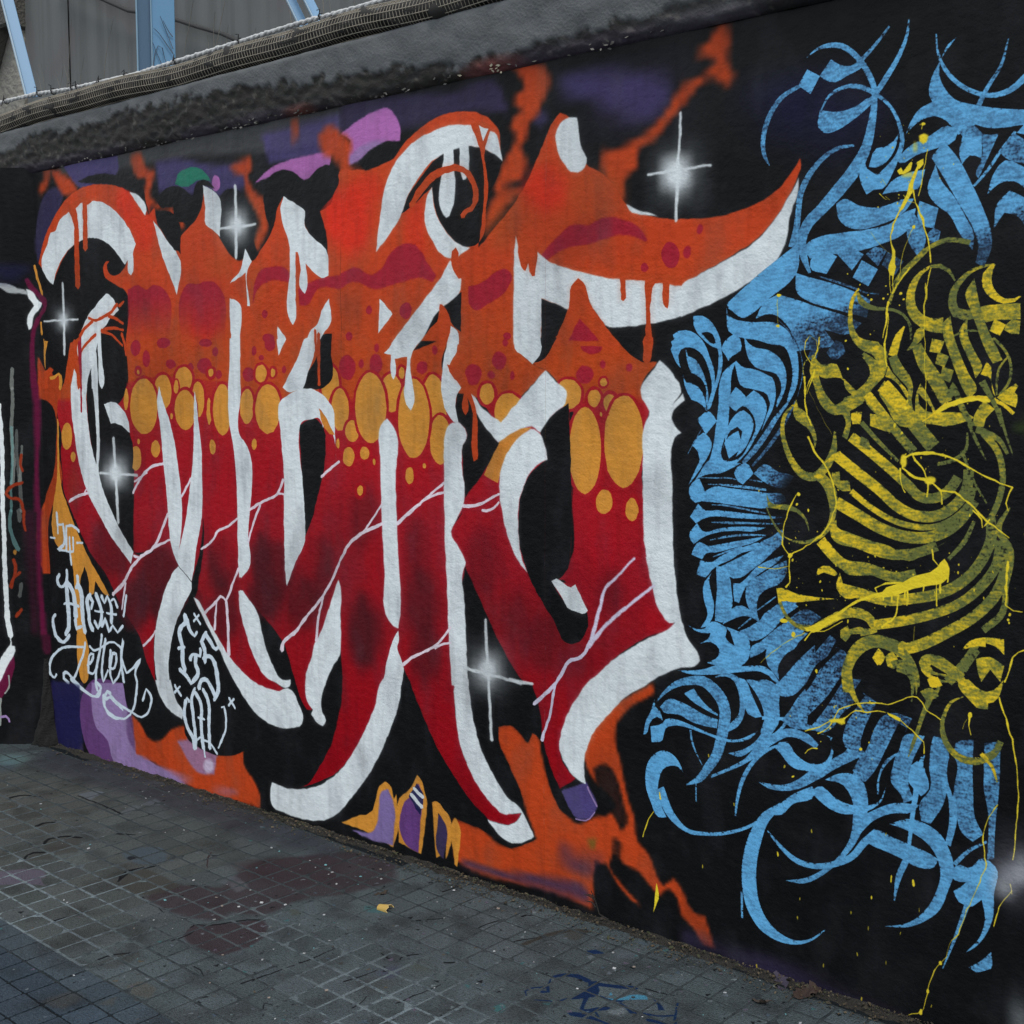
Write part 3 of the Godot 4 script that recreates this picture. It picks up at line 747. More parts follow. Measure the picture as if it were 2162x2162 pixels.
	F("black",[3075,1642,3079,1526,3089,1338,3085,1170,3075,1118,3047,1087,3015,1073,3051,1019,3079,994,3151,985,3155,957,3107,884,3072,877,3016,947,2914,1087,2877,1194,2874,1252,2899,1374,2935,1424,2994,1464,2978,1513,2964,1546,3013,1603],0,1,0)
	F("black",[2638,1083,2687,1006,2795,839,2900,717,2654,680,2642,832,2635,953],1,1,0)
	F("black",[3454,1513,3488,1545,3506,1045,3476,1015,3465,1173,3459,1357],1,1,0)
	F("black",[1541,805,1582,754,1646,723,1692,701,1686,677,1709,672,1742,619,1764,571,1791,510,1835,459,1879,428,1922,416,1939,438,1913,475,1914,517,1931,577,1970,643,2023,709,2029,621,2025,546,1993,428,1954,333,1658,279,1689,365,1805,412,1795,452,1740,529,1688,557,1625,618,1580,703],1,1,0)
	F("black",[1130,830,1074,787,1009,687,978,615,960,511,982,360,1042,310,1052,226,1152,188,1476,246,1601,361,1457,438,1384,508,1336,571,1287,646,1206,743],1,1,0)
	F("black",[2349,699,2379,650,2426,565,2519,415,2218,360,2280,476,2310,553,2336,665],1,1,0)
	F("black",[2335,641,2379,648,2438,542,2521,423,2628,306,2684,261,2755,178,2586,203,2570,199,2553,208,2495,240,2478,230,2452,251,2436,299,2410,323,2375,267,2321,224,2286,249,2250,268,2223,243,2175,133,2071,97,2013,71,2014,109,2091,176,2177,281,2252,400],0,1,0)
	F("black",[2586,203,2652,192,2739,186,2778,165,2832,153,2901,178,2953,211,2939,214,2871,177,2794,174,2739,230,2684,261],1,1,0)
	F("black",[2658,689,2930,728,2966,628,2974,542,2934,564,2915,525,2840,572,2787,557,2794,498,2840,428,2893,336,2897,294,2833,323,2771,384,2716,459,2673,568],1,1,0)
	F("black",[2981,531,3010,460,3053,392,3075,356,3110,311,3068,319,3018,379,2989,456],1,1,0)
	F("white",[42,2275,98,2367,130,2412,167,2417,211,2464,292,2492,358,2517,407,2523,524,2515,604,2486,693,2428,761,2359,791,2309,771,2284,763,2200,746,2182,729,2194,726,2247,703,2230,621,2303,549,2343,461,2363,363,2354,278,2327,199,2272,154,2215,134,2176,88,2207],0,1,0)
	F("white",[757,2531,826,2507,876,2444,866,2420,830,2456],1,1,0)
	F("white",[919,2397,963,2357,1027,2294,1079,2247,1098,2217,1088,2132,1069,2081,1047,2127,999,2202,965,2270,941,2337],0,1,0)
	F("white",[1258,2505,1314,2482,1352,2455,1358,2294,1308,2327,1267,2351,1266,2414],0,1,0)
	F("white",[1514,2237,1555,2184,1527,2153,1534,2014,1515,2015,1513,2144,1467,2127,1412,2107,1440,2130,1479,2150,1496,2189],0,1,0)
	F("white",[1741,2413,1815,2375,1861,2344,1857,2299,1900,2251,1980,2187,1985,2104,1962,2095,1921,2111,1864,2154,1864,2060,1853,2046,1837,2058,1833,2162,1819,2200,1807,2200,1801,2024,1793,1946,1783,1934,1769,1947,1776,2157,1770,2235,1734,2317,1723,2370],0,1,0)
	F("white",[1408,2051,1459,2035,1468,1869,1413,1871],0,1,0)
	F("white",[1693,1930,1743,1882,1722,1862,1694,1863],0,1,0)
	F("white",[1852,1865,1885,1911,1912,1925,1952,1991,1987,2021,1987,1925,1960,1904,1911,1857],0,1,0)
	F("white",[407,2023,470,2063,516,2094,571,2113,595,2101,650,2040,615,2020,580,2005,550,1978,506,1952,507,1919,512,1823,518,1714,505,1699,491,1714,482,1824,479,1903,467,1867,470,1796,460,1703,425,1703,423,1814,398,1769,379,1695,338,1695,330,1827,356,1935,389,1973],0,1,0)
	F("white",[407,2015,431,2005,347,1952,369,1980],0,1,0)
	F("white",[321,1902,322,1839,307,1842],0,1,0)
	F("white",[315,1822,323,1822,322,1741,315,1770],0,1,0)
	F("white",[285,1792,303,1766,312,1710,362,1836,434,1874,434,1819,400,1757,377,1654,388,1535,423,1401,442,1362,452,1473,443,1639,431,1811,469,1865,472,1795,475,1599,475,1442,461,1335,492,1253,552,1161,639,1053,709,987,686,933,556,1031,451,1140,357,1251,306,1358,277,1478,254,1598,253,1702],0,1,0)
	F("white",[519,1633,587,1643,653,1616,697,1570,709,1507,682,1524,636,1543,589,1550,571,1546],0,1,0)
	F("white",[935,1710,951,1661,996,1565,1031,1455,1057,1308,1066,1160,1044,1021,1096,1177,1132,1326,1155,1458,1164,1567,1175,1690,1185,1654,1193,1568,1205,1459,1206,1315,1197,1168,1164,1056,1142,958,1122,893,1039,955,1010,992,977,1095,964,1229,945,1379,927,1542,917,1654],0,1,0)
	F("white",[1036,951,1123,891,1122,867,1076,803,1010,705,969,608,948,506,952,429,862,416,849,531,859,649,893,753,942,850,1005,931],0,1,0)
	F("white",[1405,1894,1469,1892,1468,1675,1470,1501,1482,1493,1497,1116,1493,981,1453,956,1432,939,1428,1111,1419,1429,1408,1499,1404,1513],0,1,0)
	F("white",[1689,1882,1738,1880,1698,1820],0,1,0)
	F("white",[1707,1647,1758,1672,1839,1693,1907,1686,1964,1654,1997,1615,2002,1556,2012,1420,2002,1504,1977,1556,1953,1592,1920,1620,1946,1582,1941,1546,1926,1580,1885,1581,1816,1557,1810,1527,1823,1340,1836,1207,1830,1105,1783,1034,1730,934,1724,994,1716,1199,1717,1404,1707,1519],0,1,0)
	F("ochreb",[1920,1618,1955,1590,1979,1553,2003,1524,1976,1527,1951,1544],0,1,0)
	F("white",[1845,1877,1913,1875,1892,1798,1862,1746,1830,1680,1809,1687,1758,1679,1721,1699,1760,1747,1822,1832],0,1,0)
	F("white",[847,439,871,380,910,338,969,308,1031,293,1047,327,997,368,960,455],1,1,0)
	F("white",[1427,884,1441,890,1494,855,1547,807,1561,771,1580,707,1626,622,1688,560,1738,568,1734,540,1693,530,1653,540,1582,561,1524,620,1471,713,1434,809],1,1,0)
	F("white",[1133,830,1150,828,1238,739,1301,668,1362,607,1424,567,1503,530,1581,515,1658,511,1722,530,1745,526,1784,478,1809,428,1799,399,1753,378,1683,366,1595,372,1511,403,1445,453,1384,512,1336,571,1287,642,1203,747],1,1,0)
	F("white",[2017,988,2024,972,2025,843,2027,747,2023,713,1970,639,1937,577,1914,521,1912,490,1918,468,1938,438,1920,413,1879,428,1854,447,1866,468,1835,497,1824,542,1832,604,1861,666,1882,729,1913,770,1953,850,1987,924],1,1,0)
	F("white",[1429,1019,1499,1025,1492,981,1443,939,1430,964],0,1,0)
	F("white",[1718,1043,1792,1049,1757,993,1727,938,1721,982],0,1,0)
	F("white",[2245,1560,2259,1575,2278,1585,2311,1553,2317,1361,2327,1110,2327,863,2320,838,2298,843,2267,869,2256,1041,2248,1231,2242,1421],1,1,0)
	F("white",[2321,830,2328,799,2317,775,2332,735,2346,711,2339,634,2244,620,2267,720,2302,802],0,1,0)
	F("white",[2554,1540,2562,1558,2606,1577,2642,1554,2650,1535,2634,1499,2631,1290,2596,1234,2578,1203,2604,1162,2641,1090,2635,1080,2636,953,2643,832,2655,680,2578,669,2562,883,2555,1067,2547,1249,2547,1401],1,1,0)
	F("white",[2560,1831,2572,1858,2613,1856,2605,1813,2581,1779,2571,1760,2595,1724,2627,1693,2607,1668,2602,1612,2616,1570,2590,1579,2562,1605,2542,1653,2535,1701,2543,1761],0,1,0)
	F("white",[2687,1660,2712,1630,2758,1601,2799,1577,2833,1612,2892,1663,2949,1714,2985,1746,3027,1708,3069,1666,3062,1642,3013,1603,2979,1569,2965,1545,2928,1566,2899,1562,2840,1539,2789,1510,2758,1537,2712,1583,2677,1639,2668,1671],1,1,0)
	F("white",[2937,1558,2964,1542,2982,1507,2995,1462,2964,1450,2928,1421,2899,1374,2877,1315,2873,1252,2877,1194,2892,1125,2912,1091,2885,1113,2840,1180,2810,1265,2798,1335,2799,1410,2819,1463,2855,1510,2899,1545],1,1,0)
	F("white",[2855,1846,2965,1843,2967,1804,2931,1764,2899,1789,2857,1818],0,1,0)
	F("white",[3012,1073,3031,1084,3057,1071,3087,1059,3106,1071,3121,1038,3152,992,3144,982,3113,984,3072,993,3051,1025],0,1,0)
	F("white",[3408,1768,3436,1746,3460,1715,3482,1684,3452,1635,3486,1668,3494,1650,3453,1611,3451,1596,3485,1555,3460,1538,3454,1513,3458,1409,3460,1304,3465,1173,3473,1052,3480,994,3464,987,3408,1034,3395,1087,3375,1160,3362,1218,3355,1351,3353,1457,3355,1574,3374,1617,3347,1653,3344,1695,3370,1726],1,1,0)
	F("white",[3367,1179,3463,1187,3471,1123,3482,1051,3500,985,3524,938,3558,901,3558,887,3485,853,3416,819,3375,789,3300,741,3238,688,3190,630,3161,578,3146,540,3045,522,3048,574,3072,629,3102,686,3148,746,3200,804,3274,867,3356,920,3469,987,3479,1000,3448,1015,3413,1049,3392,1092,3378,1135],1,1,0)
	F("white",[3163,774,3404,820,3290,731,3224,662,3171,596,3147,532,3141,485,3149,432,3131,437,3110,444,3067,483,3046,525,3049,572,3073,646,3108,703],1,1,0)
	F("white",[2242,641,2340,655,2327,576,2289,485,2234,377,2159,264,2072,165,2014,104,1944,56,1884,34,1792,22,1688,25,1614,41,1604,90,1614,134,1680,127,1805,145,1887,175,1957,217,2017,266,2065,320,2133,419,2199,536],1,1,0)
	F("white",[2586,690,2655,700,2663,628,2679,551,2716,459,2771,384,2833,323,2887,297,2901,280,2942,215,2917,195,2863,174,2817,175,2778,195,2738,229,2778,225,2832,231,2870,252,2891,284,2852,273,2809,262,2763,283,2700,333,2644,409,2612,477,2597,556],1,1,0)
	F("white",[2229,2170,2241,2247,2256,2319,2275,2389,2322,2461,2394,2514,2480,2545,2576,2557,2662,2548,2711,2539,2745,2521,2786,2497,2797,2462,2805,2414,2774,2441,2733,2460,2677,2477,2665,2479,2663,2394,2653,2375,2639,2372,2630,2392,2624,2478,2598,2478,2590,2281,2578,2262,2565,2258,2552,2270,2555,2469,2488,2444,2422,2390,2380,2342,2355,2290,2311,2241],1,1,0)
	F("white",[2503,2365,2479,2339,2466,2299,2470,2239,2502,2184,2542,2140,2589,2123,2644,2138,2672,2150,2637,2160,2582,2194,2538,2245,2509,2300],1,1,0)
	F("white",[3057,2513,3101,2509,3108,2481,3115,2427,3140,2371,3132,2356,3078,2352,3051,2382,3027,2422,3020,2466,3034,2500],1,1,0)
	F("white",[2580,2118,2622,2076,2625,2018,2565,1973,2524,1949,2425,1842,2301,1846,2401,1940,2484,2014,2537,2061],1,1,0)
	F("white",[2247,2009,2310,1950,2239,1886],0,1,0)
	F("white",[2862,2177,2872,2138,2880,2093,2891,2069,2903,2059,2916,2086,2931,2047,2941,2044,2948,2119,2997,2086,3114,2044,3239,2016,3340,2004,3486,1979,3487,1895,3403,1879,3310,1872,3214,1877,3175,1920,3134,1987,3114,2017,3101,2013,3093,1959,3074,1931,2970,1972,2965,1827,2852,1830,2855,2027,2859,2139],1,1,0)
	F("white",[3285,2231,3310,2220,3375,2194,3400,2185,3338,2197,3297,2213],1,1,0)
	F("white",[2569,1909,2613,1872,2615,1837,2564,1838],0,1,0)
	F("white",[3479,1981,3543,2011,3628,2046,3710,2085,3763,2134,3809,2193,3843,2248,3841,2213,3821,2159,3805,2076,3786,2038,3712,1985,3601,1932,3480,1891],1,1,0)
	F("white",[2323,1869,2442,1865,2408,1820,2399,1806,2401,1626,2392,1615,2382,1623,2378,1800,2321,1795,2318,1730,2310,1721,2302,1734,2301,1809,2269,1815,2304,1845],0,1,0)
	R("orangeb",[300,2499,32,333,2457,38,342,2332,40,337,2161,40],0,1)
	R("orangeb",[412,2527,36,416,2442,36,412,2321,36],0,1)
	F("orangeb",[287,2520,416,2542,470,2521,428,2510,401,2524,343,2503,355,2463,327,2465,307,2490],0,1,0)
	R("orangeb",[468,1940,15,416,1916,14,342,1864,13,314,1827,13],0,1)
	R("orangeb",[637,2063,20,582,2030,17,542,2018,14,472,2004,12,412,2015,12],0,1)
	R("orangeb",[446,1999,16,384,1973,16,336,1938,15],0,1)
	R("orangeb",[571,2016,14,619,2006,13,681,1979,12],0,1)
	R("orangeb",[509,1955,17,568,1964,14,680,1954,12],0,1)
	R("orangeb",[509,1952,13,586,1936,12,676,1883,11],0,1)
	R("orangeb",[312,1799,23,315,1703,16],0,1)
	R("crim",[332,1913,15,331,1810,16,335,1703,16],0,1)
	R("orangeb",[651,2057,15,686,2074,10],0,1)
	R("crim",[346,1931,14,338,1718,14,334,1599,14],0,1)
	R("orangeb",[295,1917,23,316,1790,23,323,1714,23],0,1)
	R("orangeb",[669,1936,20,695,1882,16,699,1844,13],0,1)
	R("orangeb",[1905,1908,14,1908,1836,10],0,1)
	R("orangeb",[1923,1894,19,1925,1706,14],0,1)
	F("orangeb",[2673,2551,2715,2551,2760,2536,2756,2517,2733,2456,2748,2339,2737,2261,2730,2188,2710,2167,2721,2235,2731,2341,2715,2455,2696,2503],0,1,0)
	F("white",[2709,2539,2749,2524,2727,2488],0,1,0)
	R("orangeb",[2400,2314,20,2446,2360,30,2503,2400,30,2560,2414,24,2615,2416,19,2661,2391,21,2691,2345,21,2694,2305,22,2676,2276,17,2645,2267,16,2637,2256,22],0,1)
	F("orangeb",[2848,2195,2877,2187,2948,2132,2941,2044,2931,2044,2916,2086,2906,2060,2895,2064,2877,2110,2866,2172],0,1,0)
	R("orangeb",[3274,2023,22,3276,1955,17],0,1)
	F("orangeb",[3252,2019,3353,2003,3356,1825,3380,1825,3373,1945,3387,1991,3414,1994,3424,1922,3433,1916,3440,1993,3481,1983,3481,2010,3252,2035],0,1,0)
	F("orangeb",[3012,1820,3074,1917,3094,2013,3111,2026,3131,2011,3154,1951,3214,1873,3266,1813],0,1,0)
	F("crim",[3074,1834,3115,1901,3162,1859,3188,1830],1,1,0)
	R("orangeb",[2536,1964,22,2556,1933,34,2556,1886,48,2532,1850,53],0,1)
	R("orangeb",[2605,2142,32,2601,2106,30,2628,2064,28],0,1)
	R("orangeb",[3366,1836,37,3364,1794,31,3360,1768,25],0,1)
	F("orangeb",[2563,1772,2595,1721,2634,1697,2634,1612,2646,1600,2656,1612,2652,1659,2669,1630,2673,1494,2682,1447,2698,1454,2698,1495,2685,1636,2666,1677,2643,1736],0,1,0)
	R("whitep",[208,1183,14,268,1206,14,371,1231,13],0,1)
	R("whitep",[342,1230,9,365,1251,9],0,1)
	R("whitep",[715,1248,15,756,1296,14,850,1364,12,945,1382,11],0,1)
	R("whitep",[728,1298,10,823,1340,10],0,1)
	R("whitep",[1063,1246,12,1132,1326,12],0,1)
	R("whitep",[543,783,19,629,847,19,685,911,17,754,964,14,860,1018,15,968,1170,15],0,1)
	R("whitep",[860,1018,13,982,1061,9],0,1)
	R("whitep",[708,969,10,748,967,10],0,1)
	R("whitep",[642,844,15,609,722,8],0,1)
	R("whitep",[1192,1036,11,1264,1078,11,1300,1117,11,1369,1143,10,1426,1179,10],0,1)
	R("whitep",[1510,1219,12,1602,1259,11,1677,1288,11,1714,1346,11],0,1)
	R("whitep",[1677,1290,8,1716,1290,8],0,1)
	R("whitep",[1575,1240,13,1536,1175,12,1495,1088,10],0,1)
	R("whitep",[1929,1365,10,1988,1403,10,2026,1424,10],0,1)
	R("whitep",[769,578,12,830,622,11,860,656,10],0,1)
	R("whitep",[1430,976,14,1398,925,13,1358,853,13,1348,840,11],0,1)
	R("whitep",[1348,838,12,1313,851,10,1287,830,12,1207,768,12],0,1)
	R("whitep",[1348,840,14,1355,768,15,1356,614,17],0,1)
	R("whitep",[1287,825,9,1271,710,14],0,1)
	R("whitep",[2034,1068,10,2004,1014,11,1938,923,12,1831,818,13,1774,761,14,1722,728,15,1692,697,19,1691,678,23],0,1)
	R("whitep",[1933,911,8,1909,845,12,1891,738,16],0,1)
	R("black",[1040,950,3,1122,895,3],0,1)
	R("whitep",[2031,1061,12,2070,1116,12,2135,1163,12,2254,1210,13],0,1)
	R("whitep",[2145,1167,8,2218,1242,8,2250,1282,9],0,1)
	R("whitep",[2324,1214,14,2376,1252,12,2445,1299,11,2545,1368,9],0,1)
	R("whitep",[2453,1302,8,2487,1319,8,2548,1337,9],0,1)
	R("whitep",[2633,1293,13,2672,1296,11,2703,1303,10,2795,1343,8],0,1)
	R("whitep",[2719,1283,9,2757,1288,8,2795,1314,7],0,1)
	R("whitep",[2346,709,13,2380,735,11,2438,764,10,2504,800,9,2527,820,9,2575,871,8],0,1)
	R("whitep",[2499,789,9,2531,807,9,2575,816,9],0,1)
	R("whitel",[3328,1173,8,3289,1134,8,3257,1103,9,3220,1072,11,3206,1031,12,3188,973,13,3166,899,14],1,1)
	R("whitel",[3396,1095,8,3343,1054,10,3290,1012,11,3236,967,13,3185,914,15,3155,876,17],1,1)
	R("whitel",[3162,896,12,3140,855,12,3125,841,11,3078,819,12,3047,770,13,3020,734,13,2976,692,13,2940,660,13],0,1)
	R("whitel",[3024,734,8,3016,688,10,3004,631,11,2981,569,12,2973,544,13],0,1)
	E("white",[1463,2331,38,-3,-1,-28],4,1)
	E("white",[1463,2331,71,-6,-2,-57],5,0.6)
	E("white",[1463,2331,119,-10,-3,-90],6,0.3)
	R("white",[1457,2483,17,1457,2345,17,1457,2206,17],1,0.92)
	R("white",[1359,2326,11,1471,2325,11,1580,2324,11],1,0.92)
	E("white",[207,2014,29,-1,-1,-19],4,1)
	E("white",[207,2014,55,-2,-2,-38],5,0.6)
	E("white",[207,2014,92,-4,-4,-60],6,0.3)
	R("white",[213,2181,17,213,2020,17,213,1858,17],1,0.92)
	R("white",[47,2015,9,191,2014,9,330,2012,9],1,0.92)
	E("white",[592,1332,47,2,-2,-33],4,1)
	E("white",[592,1332,89,3,-3,-66],5,0.6)
	E("white",[592,1332,150,6,-5,-104],6,0.3)
	R("white",[586,1484,19,593,1297,19,601,1109,19],1,0.92)
	R("white",[468,1325,11,612,1325,11,751,1325,11],1,0.92)
	E("white",[3461,2298,27,-3,0,-27],4,1)
	E("white",[3461,2298,50,-6,1,-54],5,0.6)
	E("white",[3461,2298,84,-9,1,-86],6,0.3)
	R("white",[3470,2471,9,3464,2320,10,3457,2168,10],1,0.92)
	R("white",[3361,2309,8,3468,2311,8,3571,2313,8],1,0.92)
	E("white",[3461,2298,47,-5,1,-50],5,0.7)
	E("white",[2740,746,32,4,0,-30],4,1)
	E("white",[2740,746,61,9,0,-60],5,0.6)
	E("white",[2740,746,102,14,0,-96],6,0.3)
	R("white",[2729,914,13,2744,711,13,2758,506,13],1,0.92)
	R("white",[2651,737,11,2770,729,10,2885,722,10],1,0.92)
	R("white",[2836,725,13,2886,726,12,2934,726,11],1,0.9)

func paint_tags():
	R("tagw",[99,1125,17,106,1065,14,104,1026,11],0,1)
	R("tagw",[106,1071,8,153,1074,15,156,985,15,102,951,17,167,951,10],0,1)
	R("tagw",[175,950,18,177,1031,19,180,1067,13,239,1071,12,290,1050,15],0,1)
	R("tagw",[183,948,8,232,952,12,236,1020,13],0,1)
	R("tagw",[204,1018,15,205,952,13,212,887,12],0,1)
	R("tagw",[39,1003,11,78,1006,11],0,1)
	R("tagw",[266,996,12,314,999,12],0,1)
	R("tagw",[106,833,20,88,816,24,92,789,22,119,777,12,152,792,16,171,830,18,170,860,18],0,1)
	R("tagw",[163,790,34,169,715,33,175,625,32,172,580,31],0,1)
	R("tagw",[169,806,27,216,765,30,229,722,34,235,647,36],0,1)
	R("tagw",[260,841,26,261,805,23,243,783,18],0,1)
	R("tagw",[260,802,32,285,772,34,291,698,33,298,625,32,311,584,31],0,1)
	R("tagw",[229,632,27,238,591,20,281,608,15],0,1)
	R("tagw",[136,697,12,169,703,13,265,698,13],0,1)
	R("tagw",[61,637,16,37,616,23,40,580,26,55,541,28],0,1)
	R("tagw",[179,596,24,143,552,24],0,1)
	R("tagw",[363,765,20,336,739,26,348,675,27,351,634,26,375,601,24],0,1)
	R("tagw",[352,755,19,382,732,21,365,700,16],0,1)
	R("tagw",[405,772,24,424,742,24,447,697,24,439,644,22,417,612,14,393,644,22],0,1)
	R("tagw",[395,692,10,462,693,10],0,1)
	R("tagw",[451,765,21,474,735,13,497,772,15,524,729,24,525,651,25],0,1)
	R("tagw",[526,752,11,551,764,13,574,728,16],0,1)
	R("tagw",[487,693,11,567,693,10],0,1)
	R("tagw",[448,627,20,476,665,17,503,610,17,535,640,13,573,613,12,615,647,14],0,1)
	R("tagw",[55,541,26,81,523,23,114,514,16,159,535,18,176,555,20],0,1)
	R("tagw",[291,511,12,206,502,12,123,488,12,55,455,14,7,411,17,-5,373,13,3,343,17,36,332,12,54,350,15],0,1)
	R("tagw",[309,533,18,290,479,16,255,424,15,220,373,14,196,346,13],0,1)
	R("tagw",[157,322,16,114,337,20,116,362,17,144,372,14,186,350,17,238,325,16,301,301,14,368,290,12,411,305,14,423,343,20,393,359,16],0,1)
	R("tagw",[319,429,13,362,459,15,374,487,20,353,488,14,330,446,18,327,398,18,359,396,12,409,465,14],0,1)
	R("tagw",[446,588,18,433,528,17,397,434,17,387,344,18,396,321,17],0,1)
	R("tagw",[476,574,17,451,486,17,437,410,18,445,370,10,489,429,13],0,1)
	R("tagw",[345,522,15,370,508,11,422,520,10,495,556,10,546,565,10,595,548,12],0,1)
	R("tagw",[514,526,18,500,448,19,530,441,11,557,479,16,558,515,17,528,514,15,508,408,17,526,376,11,563,405,13,608,486,14],0,1)
	R("tagw",[504,325,13,474,333,11,452,300,18,449,258,19,478,227,15,528,215,11,595,223,11],0,1)
	R("tagw",[461,289,12,493,306,11,532,289,13,597,264,12],0,1)
	R("tagw",[173,342,15,275,306,14,377,293,11,429,338,16,408,351,16],0,1)
	R("tagw",[476,296,13,448,299,19,478,329,11,533,300,14,654,267,12,748,258,10,803,307,13,812,363,16,780,386,10,751,330,13],0,1)
	R("tagw",[442,307,20,446,258,18,515,224,12,626,234,10,682,287,13,706,355,15,715,404,15],0,1)
	R("tagw",[613,393,18,598,497,18,616,588,17,598,513,17,636,438,13,691,470,11,746,517,16,703,440,15,715,408,16],0,1)
	R("tagw",[646,790,15,621,692,13],0,1)
	R("tagw",[1073,749,28,1078,720,26,1057,701,20,1036,682,27,1050,608,27,1051,532,27,1063,512,25],0,1)
	R("tagw",[1086,729,25,1104,690,22,1137,665,14,1154,687,15],0,1)
	R("tagw",[1019,599,15,1067,610,14],0,1)
	R("tagw",[1026,507,22,1076,485,23,1102,459,17,1151,512,24,1136,552,26,1140,577,25],0,1)
	R("tagw",[1099,559,20,1114,582,15,1167,585,15,1175,615,21],0,1)
	R("tagw",[1217,691,19,1183,649,23,1201,619,24,1199,565,24],0,1)
	R("tagw",[1217,678,24,1248,649,23,1273,628,17,1293,639,14],0,1)
	R("tagw",[1187,575,16,1233,594,17,1265,565,25,1276,513,25,1280,456,23,1253,411,21],0,1)
	R("tagw",[1155,446,23,1170,481,19,1197,489,19,1241,454,22,1260,428,23],0,1)
	R("tagw",[1137,760,13,1156,742,13,1179,721,13],0,1)
	R("tagw",[1170,760,10,1133,729,10],0,1)
	R("tagw",[988,434,14,1008,415,13,1031,395,13],0,1)
	R("tagw",[1023,434,10,983,401,10],0,1)
	R("tagw",[1350,434,13,1369,416,13,1390,397,13],0,1)
	R("tagw",[1382,435,10,1346,403,10],0,1)
	R("tagw",[1086,380,18,1072,391,13,1058,363,20,1049,311,22,1067,263,22,1106,219,22,1112,180,23],0,1)
	R("tagw",[1128,442,17,1107,405,20,1110,321,21,1121,238,22,1119,182,22],0,1)
	R("tagw",[1128,425,19,1160,392,20,1163,287,20,1173,191,20],0,1)
	R("tagw",[1182,446,19,1213,400,21,1216,296,21,1219,200,22],0,1)
	R("tagw",[1144,318,11,1187,317,11],0,1)
	R("tagw",[1301,385,9,1317,392,13,1328,357,13,1326,294,12,1299,244,11,1278,211,11],0,1)
	R("tagw",[1059,378,14,1050,300,15,1090,238,14,1126,206,13],0,1)
	R("tagw",[1114,212,9,1175,245,12,1184,156,12],0,1)
	R("tagw",[1163,228,9,1222,223,10,1268,186,11],0,1)
	E("whitel",[1207,122,36,7,-1,-31],3,0.7)
	F("magenta",[-60,2211,-42,2217,-8,2170,39,2136,78,2107,70,2073,21,2031,-11,1982,-21,1908,-21,1804,-12,1705,-48,1705,-48,1834,-43,1922,-32,1982,-13,2026,46,2085,-9,2138,-41,2167],2,1,0)
	F("white",[-52,2167,-20,2152,-1,2117,37,2100,24,2081,-12,2055,-28,2017,-35,1982,-46,1977,-51,1993,-51,2032,-35,2070,-17,2088,-42,2123],1,1,0)
	F("white",[-232,2208,-173,2196,-129,2187,-91,2170,-50,2158,-45,2138,-86,2146,-130,2146,-174,2170,-233,2182],2,0.7,0)
	F("navy",[-200,2275,-22,2275,-68,2217,-173,2208,-202,2217],5,0.6,0)
	R("greyl",[-131,1798,18,-135,1705,18],0,0.7)
	F("magenta",[-45,1711,-12,1711,-3,1616,-6,1520,-15,1436,-22,1346,-23,1226,-20,1120,-51,1120,-49,1256,-39,1406,-40,1514,-39,1616],3,1,0)
	R("greyl",[-133,1708,17,-135,1616,17,-144,1526,17,-145,1436,18,-142,1346,18,-151,1256,18],0,0.7)
	R("teal",[-144,1526,12,-146,1406,12,-158,1226,12,-159,1125,12],0,0.6)
	R("greyl",[-121,1511,13,-126,1406,15,-117,1286,17,-111,1125,18],0,0.5)
	R("greyl",[-99,1436,12,-109,1346,15,-115,1256,18],0,0.6)
	R("rust",[-104,1394,13,-109,1346,13,-101,1316,12],1,1)
	R("rust",[-103,1262,15,-164,1238,15,-183,1210,15,-163,1189,15,-124,1183,15,-102,1125,15],1,1)
	R("white",[-200,1631,21,-195,1526,21,-194,1406,20,-198,1256,20,-201,1125,20],0,1)
	F("magenta",[-41,1131,-14,1131,-23,1034,-24,912,-26,790,-18,667,-10,529,-41,529,-49,729,-49,912],3,1,0)
	F("magentad",[-107,1131,-44,1131,-48,851,-47,534,-83,534,-96,851],4,0.5,0)
	R("white",[-199,1131,20,-197,1004,21,-200,882,22,-198,729,23,-196,606,24,-184,526,25],0,1)
	R("teal",[-162,1131,15,-168,1049,17,-152,988,19,-132,943,22],0,0.6)
	R("greyl",[-123,1131,24,-121,1080,18],0,0.5)
	R("rust",[-101,1131,15,-101,1064,14,-96,1034,12],1,1)
	R("rust",[-155,897,18,-148,851,15,-165,790,12,-181,765,9],1,1)
	R("rust",[-127,836,15,-159,805,13,-172,759,12],1,1)
	R("rust",[-127,658,15,-156,621,15],1,1)
	R("greyl",[-123,781,18,-134,719,18],0,0.5)
	E("ochre",[-148,931,9,0,0,-12],1,0.7)
	F("magenta",[-244,311,-224,361,-178,435,-174,423,-185,333,-205,277,-238,227,-279,199,-275,286],1,1,0)
	F("white",[-184,540,-180,482,-169,479,-168,454,-195,404,-224,348,-250,299,-275,286,-247,401,-205,466,-189,485,-193,540],1,1,0)
	R("greyl",[-203,336,8,-205,277,8,-222,246,8],0,1)
	R("greyl",[-244,224,9,-249,93,9],0,1)
	R("pinkl",[-244,134,12,-220,137,11,-202,109,9],0,1)
	F("magentad",[-41,534,15,536,-1,441,-26,435,-37,472],3,0.8,0)
	F("navy",[2,318,249,323,231,108,276,54,41,44,20,165],3,0.8,0)

